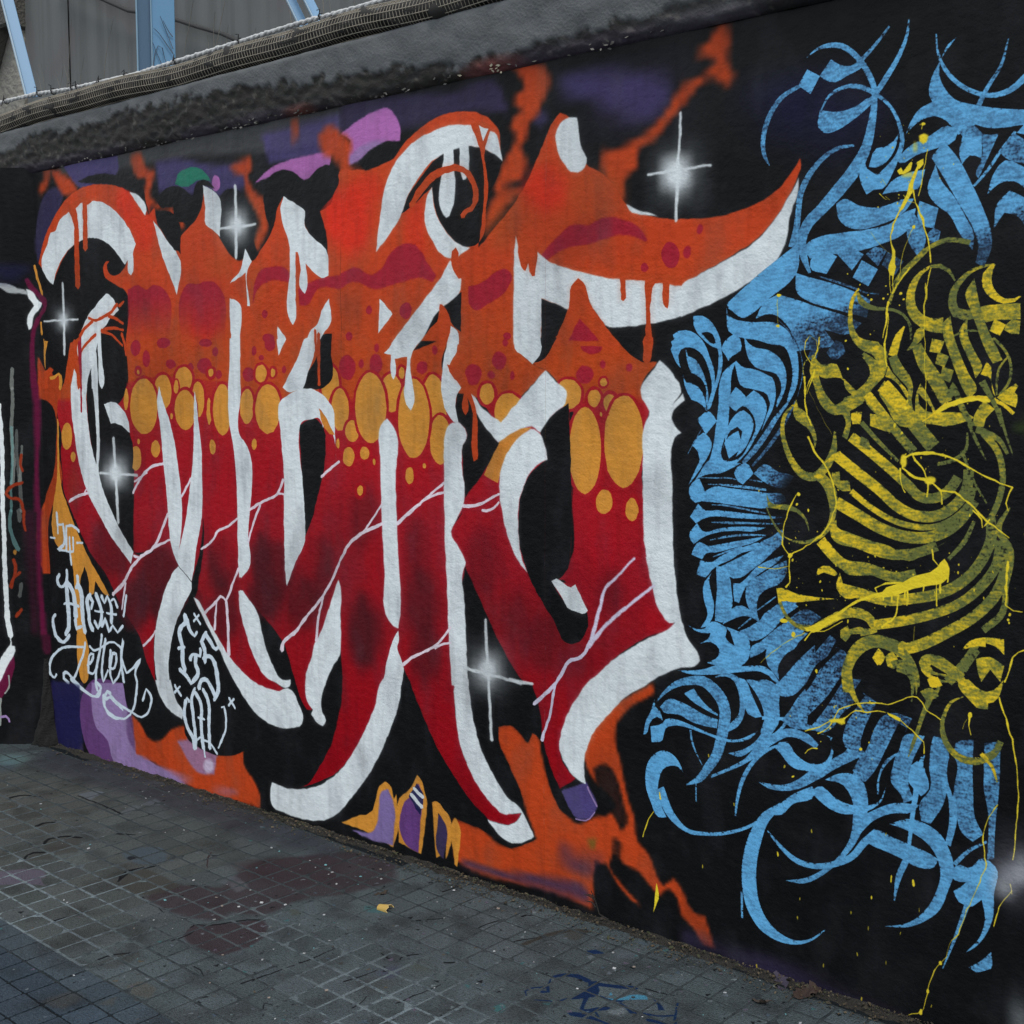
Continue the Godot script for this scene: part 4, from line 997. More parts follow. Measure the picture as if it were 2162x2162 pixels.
func paint_blue():
	Q("blue",[3754,2290,3,3739,2317,11,3733,2358,14,3739,2390,16,3757,2430,16,3787,2465,14,3829,2484,11,3859,2494,8,3892,2504,4],0.72,0.72)
	K("blue",[3861,2528,3898,2505,3872,2462,3836,2490],0.95)
	K("blue",[3897,2506,3914,2526,3928,2543,3953,2525,3983,2517,4011,2525,4026,2516,4007,2504,3973,2493,3942,2482,3909,2495],0.85)
	Q("blue",[4002,2519,13,4034,2546,11,4062,2574,8,4084,2599,6],0.75,0.75)
	Q("blue",[3859,2559,2,3887,2576,7,3922,2580,13,3957,2572,14,3986,2551,14,4011,2523,14,4034,2486,15,4049,2448,15,4050,2415,16,4044,2362,22,4032,2306,28,4004,2255,37,3956,2202,38,3908,2156,32,3870,2122,32,3854,2076,26,3862,2034,20,3880,1992,8],0.82,0.82)
	Q("blue",[4135,2607,3,4132,2572,8,4111,2519,13,4079,2470,16,4054,2436,15],0.85,0.85)
	Q("blue",[3904,2417,4,3925,2450,7,3960,2465,10,3998,2464,12,4032,2449,12,4061,2429,9,4095,2395,8,4120,2343,10,4127,2307,12,4118,2275,14,4099,2251,15,4072,2230,12],0.85,0.85)
	K("blue",[3900,2418,3936,2407,3976,2407,4009,2416,4042,2431,4057,2423,4015,2391,3981,2371,3952,2358,3913,2356,3897,2371],0.82)
	K("blue",[4060,2298,4084,2299,4104,2310,4117,2327,4107,2287,4085,2259,4057,2249,4039,2253],0.95)
	K("blue",[4014,2250,4027,2279,4035,2249,4055,2234,4076,2231,4113,2262,4122,2272,4104,2230,4077,2193,4054,2193,4035,2183,4019,2213],0.95)
	Q("blue",[3999,2312,6,3959,2312,10,3929,2301,13,3895,2276,15,3865,2239,18,3848,2203,17,3842,2157,17,3837,2111,19,3828,2064,27],0.75,0.75)
	K("blue",[3838,2071,3776,2030,3712,1986,3647,1936,3629,1922,3653,1895,3684,1880,3714,1898,3767,1934,3819,1969,3837,1988,3845,2054],0.95)
	Q("blue",[3836,2167,4,3841,2063,5,3839,1988,4],0.9,0.9)
	K("blue",[3951,2168,3969,2178,4016,2157,4064,2147,4102,2153,4130,2161,4162,2160,4140,2131,4112,2114,4075,2103,4018,2095,3979,2107,3958,2130],0.85)
	K("blue",[3866,2068,3899,2084,3969,2091,4042,2094,4103,2104,4140,2129,4167,2135,4157,2092,4132,2071,4081,2053,4019,2040,3956,2036,3910,2039,3880,2030,3864,2050],0.88)
	K("blue",[3881,2025,3915,2048,3957,2030,3928,1986,3880,2008],0.95)
	K("blue",[3958,2035,3995,2049,4031,2030,3999,1991],0.8)
	K("blue",[4037,2030,4062,2047,4094,2035,4070,1997],0.6)
	K("blue",[4026,2016,4070,1989,4045,1947,4001,1972],0.85)
	K("blue",[4080,2000,4096,2032,4139,2005,4117,1970],0.45)
	K("blue",[3838,1995,3881,1980,3937,1963,4005,1936,4052,1911,4043,1865,3994,1879,3934,1897,3883,1914,3845,1939],0.9)
	K("blue",[3721,1878,3741,1907,3767,1930,3794,1934,3847,1921,3904,1899,3985,1872,4029,1852,3996,1826,3925,1838,3962,1794,3844,1783,3822,1846,3800,1870,3768,1890,3736,1887],0.92)
	K("blue",[4259,2542,4238,2528,4217,2489,4198,2453,4193,2411,4201,2393,4173,2383,4147,2352,4136,2323,4152,2338,4174,2352,4210,2357,4237,2343,4260,2315,4269,2304,4311,2323,4329,2315,4433,2307,4431,2342,4369,2354,4305,2372,4257,2392,4235,2417,4217,2459,4220,2492,4242,2522],0.88)
	Q("blue",[4206,2557,3,4212,2511,6,4233,2465,10,4265,2428,11,4304,2402,11,4347,2388,12,4389,2394,15,4428,2422,18],0.9,0.9)
	Q("blue",[4382,2515,3,4366,2455,8,4334,2406,11,4316,2369,13],0.8,0.8)
	K("blue",[4112,2263,4144,2291,4198,2312,4242,2330,4269,2314,4261,2293,4212,2278,4163,2267,4122,2253],0.88)
	K("blue",[4202,2258,4234,2293,4271,2246,4308,2177,4335,2119,4354,2066,4359,2024,4342,1978,4320,1988,4326,2026,4311,2074,4274,2138,4237,2202],0.92)
	K("blue",[4197,2171,4214,2240,4224,2208,4265,2152,4293,2102,4314,2057,4313,2018,4281,2060,4249,2115,4221,2137],0.9)
	K("blue",[4176,2153,4225,2130,4215,2082,4182,2092,4172,2116],0.9)
	K("blue",[4145,2089,4158,2127,4177,2104,4195,2049,4178,2011,4151,2051],0.75)
	K("blue",[4197,2067,4214,2083,4232,2073,4228,2051,4206,2044],0.6)
	K("blue",[4279,2299,4326,2295,4328,2239,4299,2251,4280,2231,4272,2258],0.95)
	K("blue",[4269,2312,4303,2325,4329,2298,4366,2294,4341,2237,4321,2192,4315,2201,4328,2239,4326,2295,4279,2299],0.72)
	Q("blue",[4405,2295,7,4373,2254,8,4341,2208,8,4310,2175,6],0.9,0.9)
	K("blue",[4369,2251,4401,2292,4434,2263,4436,2213,4382,2236],0.68)
	K("blue",[4344,2152,4358,2202,4383,2229,4416,2216,4437,2199,4438,2153,4405,2177,4371,2175],0.88)
	K("blue",[4362,2069,4369,2129,4397,2156,4439,2128,4442,2059,4414,2095,4386,2104],0.85)
	K("blue",[4408,2291,4432,2317,4434,2282],0.95)
	K("blue",[4077,2179,4100,2209,4146,2226,4188,2230,4170,2183,4134,2182,4097,2181],0.92)
	Q("blue",[3907,1981,3,3947,1967,6,3997,1948,6,4042,1930,4,4075,1925,3],0.45,0.45)
	Q("blue",[4341,1956,18,4366,1980,13],0.3,0.3)
	K("blue",[3932,1778,3957,1810,3974,1804,3987,1777,3962,1758,3946,1760],0.42)
	Q("blue",[3880,1823,12,3898,1798,25,3890,1759,24],0.5,0.5)
	K("blue",[3628,1924,3635,1908,3652,1897,3676,1881,3685,1879,3693,1882,3739,1911,3778,1945,3692,1949,3640,1916],0.95)
	K("blue",[3629,1916,3635,1889,3652,1879,3694,1869,3791,1858,3816,1842,3837,1808,3851,1762,3853,1722,3846,1681,3827,1646,3813,1625,3823,1661,3835,1712,3829,1758,3809,1796,3767,1804,3729,1816,3686,1823,3653,1832,3636,1845,3630,1877],0.92)
	K("blue",[3722,1876,3739,1911,3758,1928,3781,1937,3834,1924,3889,1905,3956,1881,3986,1867,3987,1828,3918,1836,3891,1826,3881,1797,3864,1807,3836,1838,3793,1878,3751,1887],0.9)
	Q("blue",[3788,1871,2,3819,1842,3,3845,1805,3,3863,1757,3,3864,1712,3,3851,1661,2],0.4,0.4)
	K("blue",[3521,1892,3553,1891,3574,1879,3593,1857,3609,1825,3615,1788,3618,1757,3613,1725,3596,1675,3580,1635,3566,1622,3580,1667,3601,1725,3604,1768,3600,1797,3585,1802,3554,1824,3532,1846,3522,1865],0.95)
	K("blue",[3548,1842,3557,1844,3584,1839,3595,1813,3588,1810,3566,1824],0)
	K("blue",[3446,1821,3456,1827,3452,1841,3470,1851,3495,1853,3529,1841,3557,1814,3576,1773,3591,1733,3592,1688,3587,1667,3579,1627,3567,1619,3584,1688,3571,1742,3552,1779,3524,1799,3496,1803,3480,1797,3471,1781,3474,1759,3480,1744,3471,1751,3455,1776,3445,1798,3450,1809],0.95)
	K("blue",[3496,1799,3504,1778,3527,1769,3546,1745,3562,1710,3572,1667,3573,1624,3565,1640,3565,1683,3547,1713,3525,1726,3515,1729,3506,1748,3499,1772],0.85)
	K("blue",[3487,1726,3499,1701,3516,1700,3538,1689,3553,1672,3563,1648,3567,1619,3554,1635,3535,1646,3517,1651,3504,1670,3492,1697],0.95)
	K("blue",[3614,1800,3624,1817,3641,1830,3658,1837,3674,1821,3679,1802,3676,1789,3648,1774,3637,1761,3626,1778,3615,1791],0.95)
	K("blue",[3685,1848,3689,1823,3712,1801,3767,1786,3796,1766,3813,1738,3818,1702,3809,1666,3790,1630,3787,1636,3801,1671,3801,1697,3785,1723,3754,1731,3722,1742,3704,1760,3692,1792],0.92)
	K("blue",[3662,1761,3678,1746,3725,1735,3754,1723,3774,1713,3785,1684,3785,1654,3776,1623,3754,1584,3743,1563,3759,1610,3769,1641,3761,1664,3718,1680,3676,1693,3665,1724,3658,1751,3651,1735,3645,1667,3662,1688,3677,1677,3695,1659,3718,1678,3744,1661,3759,1633,3754,1602,3729,1552,3695,1499,3666,1472,3636,1452,3594,1443,3573,1436,3542,1430,3572,1463,3590,1518,3598,1576,3606,1640,3609,1699,3619,1728,3643,1748],0.95)
	K("blue",[3641,1633,3662,1617,3683,1634,3707,1620,3724,1591,3723,1562,3706,1531,3677,1488,3651,1477,3627,1473,3617,1491,3626,1540,3637,1577],0)
	K("blue",[3637,1577,3657,1606,3687,1622,3707,1609,3719,1583,3711,1552,3694,1517,3659,1487,3624,1476,3647,1519,3679,1541,3683,1562,3667,1575,3646,1564,3629,1529,3628,1556],0.95)
	K("blue",[3624,1476,3626,1529,3638,1545,3670,1564,3678,1541,3677,1520,3662,1509,3639,1489],0.95)
	K("blue",[3619,1492,3626,1526,3630,1518,3638,1492,3642,1484,3671,1506,3665,1493,3639,1473,3624,1476],0)
	Q("blue",[3821,1641,7,3785,1597,14,3752,1547,17,3718,1505,17,3686,1472,11],0.8,0.7)
	Q("blue",[3846,1648,5,3811,1584,11,3772,1527,11,3716,1465,6],0.45,0.4)
	K("blue",[3573,1618,3580,1616,3601,1590,3566,1551,3536,1595,3548,1605],0.95)
	K("blue",[3566,1553,3586,1528,3575,1490,3541,1446,3526,1429,3547,1479,3542,1500,3521,1520,3537,1543,3558,1557],0.95)
	Q("blue",[3555,1573,2,3528,1527,3,3508,1494,2],0.6,0.6)
	K("blue",[3544,1468,3557,1460,3532,1427,3512,1403,3526,1432],0.95)
	K("blue",[3566,1468,3681,1472,3642,1452,3612,1440,3570,1436,3545,1424,3533,1417,3551,1444],0.88)
	K("blue",[3513,1382,3536,1419,3548,1423,3567,1387,3595,1402,3643,1400,3703,1396,3764,1391,3818,1385,3824,1371,3765,1349,3704,1349,3644,1353,3589,1357,3562,1357,3555,1357,3535,1352],0.93)
	Q("blue",[3551,1426,2,3600,1427,4,3649,1428,4,3667,1425,2],0.7,0.7)
	K("blue",[3659,1443,3681,1469,3695,1473,3721,1444,3688,1412,3670,1421],0.93)
	K("blue",[3721,1444,3754,1472,3800,1450,3825,1448,3845,1441,3818,1407,3783,1410,3757,1420],0.72)
	Q("blue",[3576,1408,1,3625,1408,6,3691,1405,8,3761,1400,6],0.85,0.85)
	Q("blue",[3708,1426,3,3749,1422,4],0.6,0.6)
	Q("blue",[3589,1349,2,3626,1350,5,3674,1345,5,3721,1339,5,3762,1334,4],0.75,0.75)
	K("blue",[3518,1310,3545,1350,3570,1331,3602,1334,3644,1333,3733,1329,3817,1326,3762,1318,3675,1315,3578,1312,3559,1305,3538,1292],0.93)
	Q("blue",[3589,1298,2,3645,1300,7,3704,1303,6,3763,1305,4,3814,1308,2],0.75,0.75)
	K("blue",[3516,1252,3542,1293,3560,1271,3615,1282,3675,1291,3763,1294,3734,1282,3675,1279,3615,1271,3566,1254,3532,1230],0.93)
	Q("blue",[3586,1246,2,3628,1257,6,3690,1268,6,3766,1272,4],0.75,0.75)
	K("blue",[3525,1199,3542,1233,3551,1238,3576,1229,3616,1236,3676,1250,3735,1263,3763,1269,3723,1247,3664,1229,3604,1211,3573,1206,3561,1188],0.85)
	Q("blue",[3597,1198,2,3640,1216,6,3691,1234,6],0.8,0.8)
	K("blue",[3543,1143,3555,1185,3595,1183,3616,1198,3661,1221,3714,1241,3741,1250,3764,1236,3735,1229,3691,1217,3653,1193,3617,1176,3593,1158,3574,1136],0.9)
	K("blue",[3741,1243,3786,1272,3814,1295,3818,1261,3787,1228,3753,1206,3735,1226],0.72)
	K("blue",[3623,1172,3665,1194,3721,1225,3752,1246,3785,1225,3759,1199,3725,1172,3687,1145,3666,1141,3642,1149],0.85)
	K("blue",[3608,1173,3629,1172,3651,1152,3659,1115,3660,1050,3650,1033,3632,1009,3607,1012,3607,1034,3612,1103],0.88)
	K("blue",[3581,1135,3605,1167,3587,1138,3594,1093,3604,1055,3598,1019,3580,992,3558,984,3582,1026,3569,1071,3566,1093,3571,1123],0.95)
	K("blue",[3665,1127,3687,1129,3705,1144,3736,1179,3771,1200,3822,1222,3799,1197,3754,1167,3719,1137,3702,1114,3685,1072,3670,1076,3667,1094],0.88)
	K("blue",[3705,1104,3714,1137,3748,1158,3794,1189,3830,1208,3831,1174,3806,1137,3767,1118,3747,1097,3741,1070,3745,1038,3757,1016,3736,1032,3715,1062],0.78)
	K("blue",[3632,1004,3661,1053,3694,1066,3721,1054,3739,1032,3757,1014,3825,1063,3867,1094,3824,1102,3805,1082,3757,1039,3751,1023,3727,1034,3698,1036,3668,1024],0.88)
	K("blue",[3687,991,3710,1002,3748,1028,3796,1070,3830,1100,3867,1081,3825,1047,3792,1006,3758,978,3729,967,3711,970],0.82)
	Q("blue",[3681,996,2,3710,1021,5,3724,1033,5],0.8,0.8)
	Q("blue",[3742,1057,3,3773,1081,4,3799,1102,3],0.8,0.8)
	K("blue",[3517,988,3546,980,3574,986,3595,1008,3638,999,3647,995,3642,969,3627,945,3596,956,3559,938,3590,963,3593,974,3565,971,3539,976],0.95)
	K("blue",[3637,1000,3675,992,3702,982,3720,949,3676,935,3666,964,3657,985],0.95)
	K("blue",[3741,957,3826,1031,3898,1076,3937,1057,3883,1012,3856,959,3770,948],0.78)
	K("blue",[3557,938,3588,959,3597,975,3631,979,3649,959,3674,946,3719,952,3722,931,3693,889,3651,878,3583,885,3620,910,3623,929,3595,947],0.92)
	K("blue",[3667,983,3709,980,3722,949,3710,913,3693,889,3651,894,3632,941,3672,946],0.93)
	K("blue",[3722,944,3768,974,3814,1001,3842,1004,3780,960,3763,941,3722,917],0.8)
	K("blue",[3774,951,3814,996,3898,1011,3854,964,3826,934,3810,905,3814,865,3799,882,3778,903,3771,924],0.82)
	K("blue",[3482,849,3514,852,3577,866,3620,884,3657,887,3699,890,3740,898,3770,898,3793,887,3814,860,3808,857,3782,874,3758,882,3711,876,3651,862,3577,848,3521,843],0.92)
	K("blue",[3817,866,3869,929,3918,980,3920,923,3885,857,3857,829,3835,821,3812,823,3782,842,3800,850],0.8)
	Q("blue",[3408,740,3,3441,777,11,3480,806,19,3527,823,25,3572,828,32,3606,810,37,3634,782,38,3646,748,37,3643,711,36,3633,662,35,3619,615,31,3591,571,28,3564,534,22,3518,505,3],0.8,0.8)
	K("blue",[3505,781,3540,802,3560,778,3592,753,3623,738,3621,732,3579,745,3541,759],0.92)
	K("blue",[3422,727,3454,758,3487,756,3529,745,3579,728,3623,722,3620,696,3580,695,3529,701,3491,714,3465,713,3435,713],0.8)
	K("blue",[3388,661,3432,679,3442,692,3471,698,3517,693,3568,682,3624,672,3655,669,3691,675,3730,696,3753,711,3730,685,3691,667,3643,661,3593,669,3542,677,3498,681,3465,676,3442,663,3436,642,3433,627,3393,613],0.93)
	K("blue",[3402,748,3404,726,3422,714,3432,687,3412,695,3386,671,3370,633,3363,632,3372,677,3392,715,3397,733],0.9)
	Q("blue",[3530,675,7,3535,645,7,3550,611,5,3572,576,2],0.85,0.85)
	Q("blue",[3551,518,4,3552,461,4],0.85,0.85)
	Q("blue",[3612,846,3,3645,858,10,3676,851,18,3694,829,25,3701,786,18,3699,751,17,3678,717,21,3654,699,16],0.82,0.82)
	K("blue",[3688,855,3706,853,3727,818,3749,778,3764,753,3743,747,3719,754,3707,774,3697,819],0.9)
	K("blue",[3709,853,3741,855,3771,849,3794,844,3809,822,3817,786,3815,740,3802,719,3774,682,3739,654,3689,623,3658,628,3704,647,3739,673,3759,698,3770,733,3766,775,3748,810],0.85)
	Q("blue",[3764,750,10,3813,756,9,3873,766,9,3901,773,5],0.95,0.95)
	K("blue",[3841,771,3874,829,3921,884,3923,800,3898,770,3859,758],0.82)
	Q("blue",[3808,712,8,3831,737,9,3847,772,11],0.85,0.85)
	Q("blue",[3601,547,8,3656,578,9,3716,617,13,3757,657,26,3797,694,26,3854,723,24,3902,715,25,3933,697,17],0.85,0.85)
	K("blue",[3820,690,3843,695,3867,666,3898,643,3926,648,3927,635,3879,621,3850,631,3824,658,3806,671],0.92)
	Q("blue",[3685,447,5,3691,501,10,3708,563,13,3743,622,12,3786,662,9,3820,682,5],0.85,0.85)
	Q("blue",[3757,563,2,3788,557,14,3840,562,18,3888,585,25,3927,617,32],0.82,0.82)
	K("blue",[3371,502,3377,539,3400,575,3437,595,3466,591,3489,574,3508,541,3490,554,3464,554,3434,535,3420,500,3417,459,3426,429,3449,390,3420,384,3392,425,3375,462],0.95)
	K("blue",[3784,472,3824,510,3869,546,3928,575,3928,559,3864,519,3831,482],0.93)
	Q("blue",[3420,473,40,3471,395,26,3520,366,14,3587,370,11,3669,394,10,3731,426,9,3781,466,8,3830,510,10,3872,547,11,3925,578,11],0.93,0.93)
	Q("blue",[3830,510,14,3781,463,29,3749,393,42,3733,322,46,3732,258,48,3747,193,47,3782,145,41,3833,122,25,3882,121,12,3925,140,7,3968,181,3],0.96,0.96)
	Q("blue",[3709,226,8,3712,147,6],0.9,0.9)
	K("blue",[3915,568,3951,588,3983,567,4019,555,4079,560,4113,579,4131,622,4123,586,4099,557,4060,536,4009,523,3973,530,3941,548],0.93)
	K("blue",[3958,608,3996,632,4027,640,4062,630,4081,587,4082,539,4066,481,4037,425,4003,382,3957,335,3900,298,3846,293,3910,318,3962,357,4012,414,4036,464,4042,520,4036,573,4012,603],0.85)
	Q("blue",[3788,426,4,3833,387,12,3877,361,17,3930,357,16,3992,377,17,4043,411,18,4077,459,20,4110,496,18],0.93,0.93)
	K("blue",[4079,459,4110,500,4150,490,4203,479,4255,467,4276,458,4266,434,4224,423,4180,435,4131,447,4107,451],0.88)
	K("blue",[4144,524,4201,550,4243,545,4281,525,4305,488,4318,440,4304,379,4283,321,4247,283,4200,253,4137,238,4200,265,4246,312,4272,366,4282,431,4255,486,4207,513,4173,520],0.9)
	K("blue",[4303,426,4334,457,4352,453,4391,488,4420,474,4420,400,4419,335,4406,294,4377,248,4355,229,4389,280,4400,334,4390,378,4355,350,4332,358,4318,383,4340,403,4349,414,4321,412],0.92)
	Q("blue",[4367,405,25,4351,344,13,4326,257,8,4297,168,3],0.85,0.85)
	Q("blue",[4190,432,18,4172,384,16,4162,316,3],0.88,0.88)
	K("blue",[4364,192,4391,215,4419,249,4420,205,4401,193,4383,184],0.85)
	Q("blue",[4318,454,12,4355,500,9,4398,533,6],0.85,0.85)
	Q("blue",[4198,477,10,4205,556,12,4215,634,16,4223,683,27,4229,722,10],0.95,0.95)
	K("blue",[4185,676,4215,710,4244,668,4247,641,4227,617,4208,632,4188,657],0.95)
	K("blue",[4175,607,4145,639,4149,683,4162,733,4182,775,4232,779,4197,687,4193,639,4209,604,4181,589],0.78)
	K("blue",[4040,505,4099,552,4157,584,4223,593,4205,570,4148,553,4100,523,4061,475],0.88)
	K("blue",[4223,593,4250,641,4242,734,4255,783,4291,780,4299,698,4283,601,4253,547,4229,551],0.76)
	K("blue",[4314,631,4311,746,4312,774,4358,792,4360,663,4370,582,4389,550,4363,525,4335,542,4321,581],0.74)
	K("blue",[4383,787,4424,799,4424,676,4418,584,4417,492,4400,487,4400,598,4384,687],0.7)
	Q("blue",[4229,722,15,4266,705,17,4300,651,19,4312,579,20,4300,501,15],0.85,0.85)
	K("blue",[4006,749,4028,797,4082,820,4059,749,4055,714,4075,703,4046,683,3976,635,3945,609,3904,586,3861,567,3872,585,3929,626,3985,676,4020,707],0.76)
	K("blue",[4056,685,4083,772,4140,825,4197,820,4166,753,4129,694,4106,660,4077,625,4037,637],0.7)
	K("blue",[3818,681,3842,693,3875,661,3913,645,3954,656,3974,699,3968,728,3932,736,3978,730,3980,685,3950,630,3903,623,3860,633],0.92)
	K("blue",[3868,735,3898,820,3974,891,4055,903,4002,817,3952,740,3921,740],0.74)
	K("blue",[3825,753,3897,855,3928,904,3999,914,3910,777,3868,735],0.72)
	Q("blue",[4110,598,4,4111,652,9,4134,695,9,4160,719,4],0.8,0.8)
	K("blue",[3732,846,3773,862,3812,842,3815,797,3808,746,3782,700,3760,707,3775,786],0.85)
	K("blue",[3892,895,3919,956,3961,1013,3980,1000,3946,934,3899,849,3893,848],0.66)
	K("blue",[3901,781,3910,851,3947,926,3980,982,4005,973,4009,917,3962,848,3920,792],0.6)
	K("blue",[3942,769,3960,817,4001,911,4017,913,4024,868,4046,835,4009,809,3978,757],0.6)
	K("blue",[4012,711,4008,749,4026,791,4060,868,4097,848,4059,738,4057,704,4028,704],0.66)
	K("blue",[4070,722,4099,793,4129,818,4175,808,4137,734,4098,658,4070,624,4037,649],0.7)
	K("blue",[3981,980,3957,954,3922,923,3901,881,3890,858,3896,846,3910,866,3933,911,3970,953,3994,979],0)
	K("blue",[4011,925,3983,882,3960,845,3917,794,3903,779,3901,755,3915,753,3926,767,3960,817,3986,862,4007,899,4017,910],0)
	K("blue",[4053,867,4035,839,4017,808,4004,787,3979,736,3971,717,3980,692,4014,709,4006,728,4008,749,4023,791,4046,830,4066,861],0)
	K("blue",[4098,836,4083,806,4063,756,4056,735,4059,712,4070,706,4080,729,4094,774,4116,819,4121,832],0)
	K("blue",[4183,792,4169,750,4162,723,4137,706,4120,680,4108,639,4104,613,4083,616,4072,622,4098,658,4127,722,4160,801],0)
	K("blue",[4233,791,4255,789,4249,754,4246,684,4231,696,4235,729],0)
	K("blue",[4300,746,4312,734,4312,657,4310,633,4295,674,4294,718],0)
	K("blue",[4357,793,4384,802,4387,602,4367,598,4359,677],0)
	X("fadeblue",4044,881,51,66,0.5)
	X("fadeblue",4159,813,74,29,0.35)
	X("fadeblue",4331,788,60,14,0.5)
	X("fadeblue",3959,971,69,51,0.35)
	X("fadeblue",3851,1385,71,85,0.8)
	X("fadeblue",3864,1205,60,64,0.6)
	X("fadeblue",3922,1055,70,51,0.5)
	X("fadeblue",3904,1823,66,49,0.45)
	X("fadeblue",3970,1850,41,39,0.5)
	X("fadeblue",4331,1991,67,68,0.65)
	X("fadeblue",4048,1874,66,41,0.7)
	X("fadeblue",4129,2005,55,35,0.3)
	X("fadeblue",4420,2077,24,37,0.4)

func paint_yellow():
	Q("yel",[4109,1944,4,4135,1978,10,4163,2001,12,4192,2025,12,4220,2042,12,4252,2050,13,4280,2046,13,4306,2039,13],0.55,0.4)
	Q("yel",[4103,1898,10,4112,1926,8,4135,1967,9,4164,1998,13,4196,2029,15],0.6,0.5)
	Q("yel",[4019,1943,5,4003,1917,11,3997,1884,11,4000,1844,15,4016,1810,20,4045,1792,31,4068,1786,36,4086,1759,30,4087,1723,25,4070,1699,18,4048,1677,15,4028,1663,15],0.8,0.45)
	Q("yel",[4015,1936,5,4026,1909,17,4050,1893,14,4078,1887,10,4113,1883,8,4143,1868,8,4161,1841,8,4164,1805,5],0.5,0.3)
	K("yel",[4053,1782,4070,1803,4088,1791,4101,1776,4097,1735,4095,1711,4076,1694,4082,1728,4074,1755],0.62)
	X("yelsolid",4070,1786,15,9,0.8)
	Q("yel",[4146,1839,4,4132,1816,18,4121,1783,23,4116,1764,23],0.95,0.95)
	Q("yel",[4116,1764,24,4132,1730,29,4153,1706,26,4166,1682,15,4165,1651,10,4175,1615,7],0.55,0.5)
	Q("yel",[4209,1987,7,4184,1971,11,4165,1942,20,4159,1905,24,4170,1871,28,4195,1849,30,4221,1839,35,4245,1838,40],0.75,0.65)
	Q("yel",[4209,1987,7,4233,1987,11,4255,1974,10,4272,1947,4],0.55,0.4)
	K("yel",[4200,1839,4198,1814,4179,1791,4165,1779,4153,1777,4169,1800,4176,1828],0.6)
	Q("yel",[4179,1791,26,4200,1745,35,4228,1705,37,4250,1667,35,4261,1644,30],0.62,0.6)
	K("yel",[4263,1862,4245,1845,4246,1817,4261,1774,4282,1720,4304,1671,4316,1653,4334,1671,4312,1720,4289,1771,4274,1811],0.62)
	X("yelsolid",4256,1832,9,20,0.8)
	K("yel",[4306,1853,4287,1825,4288,1806,4303,1771,4323,1729,4331,1704,4346,1724,4326,1773,4309,1810],0.6)
	X("yelsolid",4294,1817,6,18,0.8)
	Q("yel",[4369,1981,5,4342,1979,7,4310,1968,10,4286,1947,14,4270,1922,19,4267,1895,21,4277,1869,25,4300,1861,27,4323,1864,26],0.7,0.4)
	K("yel",[4338,1880,4376,1884,4432,1884,4434,1846,4380,1846,4328,1846,4318,1869],0.72)
	K("yel",[4319,1951,4298,1911,4309,1881,4324,1846,4344,1793,4363,1754,4372,1740,4395,1748,4380,1780,4361,1815,4339,1873],0.6)
	X("yelsolid",4307,1913,9,16,0.7)
	Q("yel",[4366,1982,7,4351,1958,23,4352,1931,24,4367,1908,19,4394,1891,13,4418,1892,9,4433,1902,3],0.85,0.75)
	K("yel",[4372,1849,4400,1834,4386,1807,4361,1820],0.9)
	K("yel",[4400,1834,4413,1846,4434,1842,4432,1810,4412,1811,4396,1821],0.65)
	K("yel",[4219,1806,4251,1798,4240,1768,4213,1773],0.72)
	K("yel",[4235,1773,4264,1760,4253,1733,4229,1742],0.6)
	K("yel",[4248,1735,4277,1725,4268,1693,4242,1707],0.55)
	K("yel",[4275,1697,4290,1676,4274,1655,4260,1669],0.42)
	Q("yel",[4274,1811,5,4301,1822,7,4334,1821,5],0.35,0.35)
	Q("yel",[4370,1803,7,4393,1780,7,4410,1753,7,4416,1719,7,4410,1689,7,4389,1662,6],0.5,0.5)
	Q("yel",[4408,1757,5,4388,1730,6,4383,1696,6,4384,1662,4],0.55,0.55)
	K("yel",[4357,1745,4343,1714,4365,1706,4375,1667,4382,1657,4369,1703,4368,1733],0.85)
	K("yel",[4384,1657,4406,1676,4428,1691,4434,1684,4426,1669,4433,1662,4430,1632,4407,1641],0.8)
	K("yel",[4192,1693,4183,1672,4180,1639,4183,1608,4198,1593,4227,1589,4262,1585,4297,1592,4332,1607,4315,1616,4280,1620,4238,1620,4209,1622,4191,1639,4188,1667,4201,1653,4213,1643,4253,1584,4265,1584,4233,1625,4207,1672],0.7)
	Q("yel",[4261,1641,9,4280,1639,10,4307,1653,9,4341,1657,10,4376,1651,11,4398,1641,9,4426,1617,9],1,1)
	Q("yel",[4261,1641,9,4242,1627,6,4219,1608,3,4193,1591,2],1,1)
	Q("yel",[4367,1639,35,4345,1609,30,4341,1585,28],0.72,0.72)
	Q("yel",[4347,1697,18,4366,1664,13,4385,1628,11,4400,1586,9],0.45,0.4)
	Q("yel",[4283,1672,14,4303,1625,16,4328,1585,14],0.42,0.42)
	K("yel",[4096,1701,4081,1675,4102,1638,4142,1583,4193,1583,4170,1624,4129,1672],0.62)
	X("yelsolid",4093,1677,10,14,0.9)
	K("yel",[4057,1677,4042,1658,4049,1641,4075,1614,4109,1582,4132,1583,4095,1629,4069,1663],0.64)
	X("yelsolid",4053,1655,9,12,0.9)
	K("yel",[4105,1740,4098,1711,4113,1706,4128,1696,4159,1653,4161,1658,4133,1703,4112,1728],0.75)
	K("yel",[4032,1765,4056,1753,4070,1728,4072,1699,4056,1673,4036,1663,4028,1670,4048,1687,4057,1711,4053,1738],0.65)
	K("yel",[3985,1707,4044,1653,4039,1643,3985,1693],0.6)
	K("yel",[3984,1656,4012,1663,4041,1643,4003,1621,3985,1616],0.55)
	K("yel",[4010,1616,4037,1619,4035,1592,4012,1586,4006,1604],0.85)
	K("yel",[4059,1611,4073,1614,4109,1582,4066,1582],0.85)
	Q("yel",[3911,1823,5,3907,1781,4,3871,1753,3,3873,1686,3],0.7,0.7)
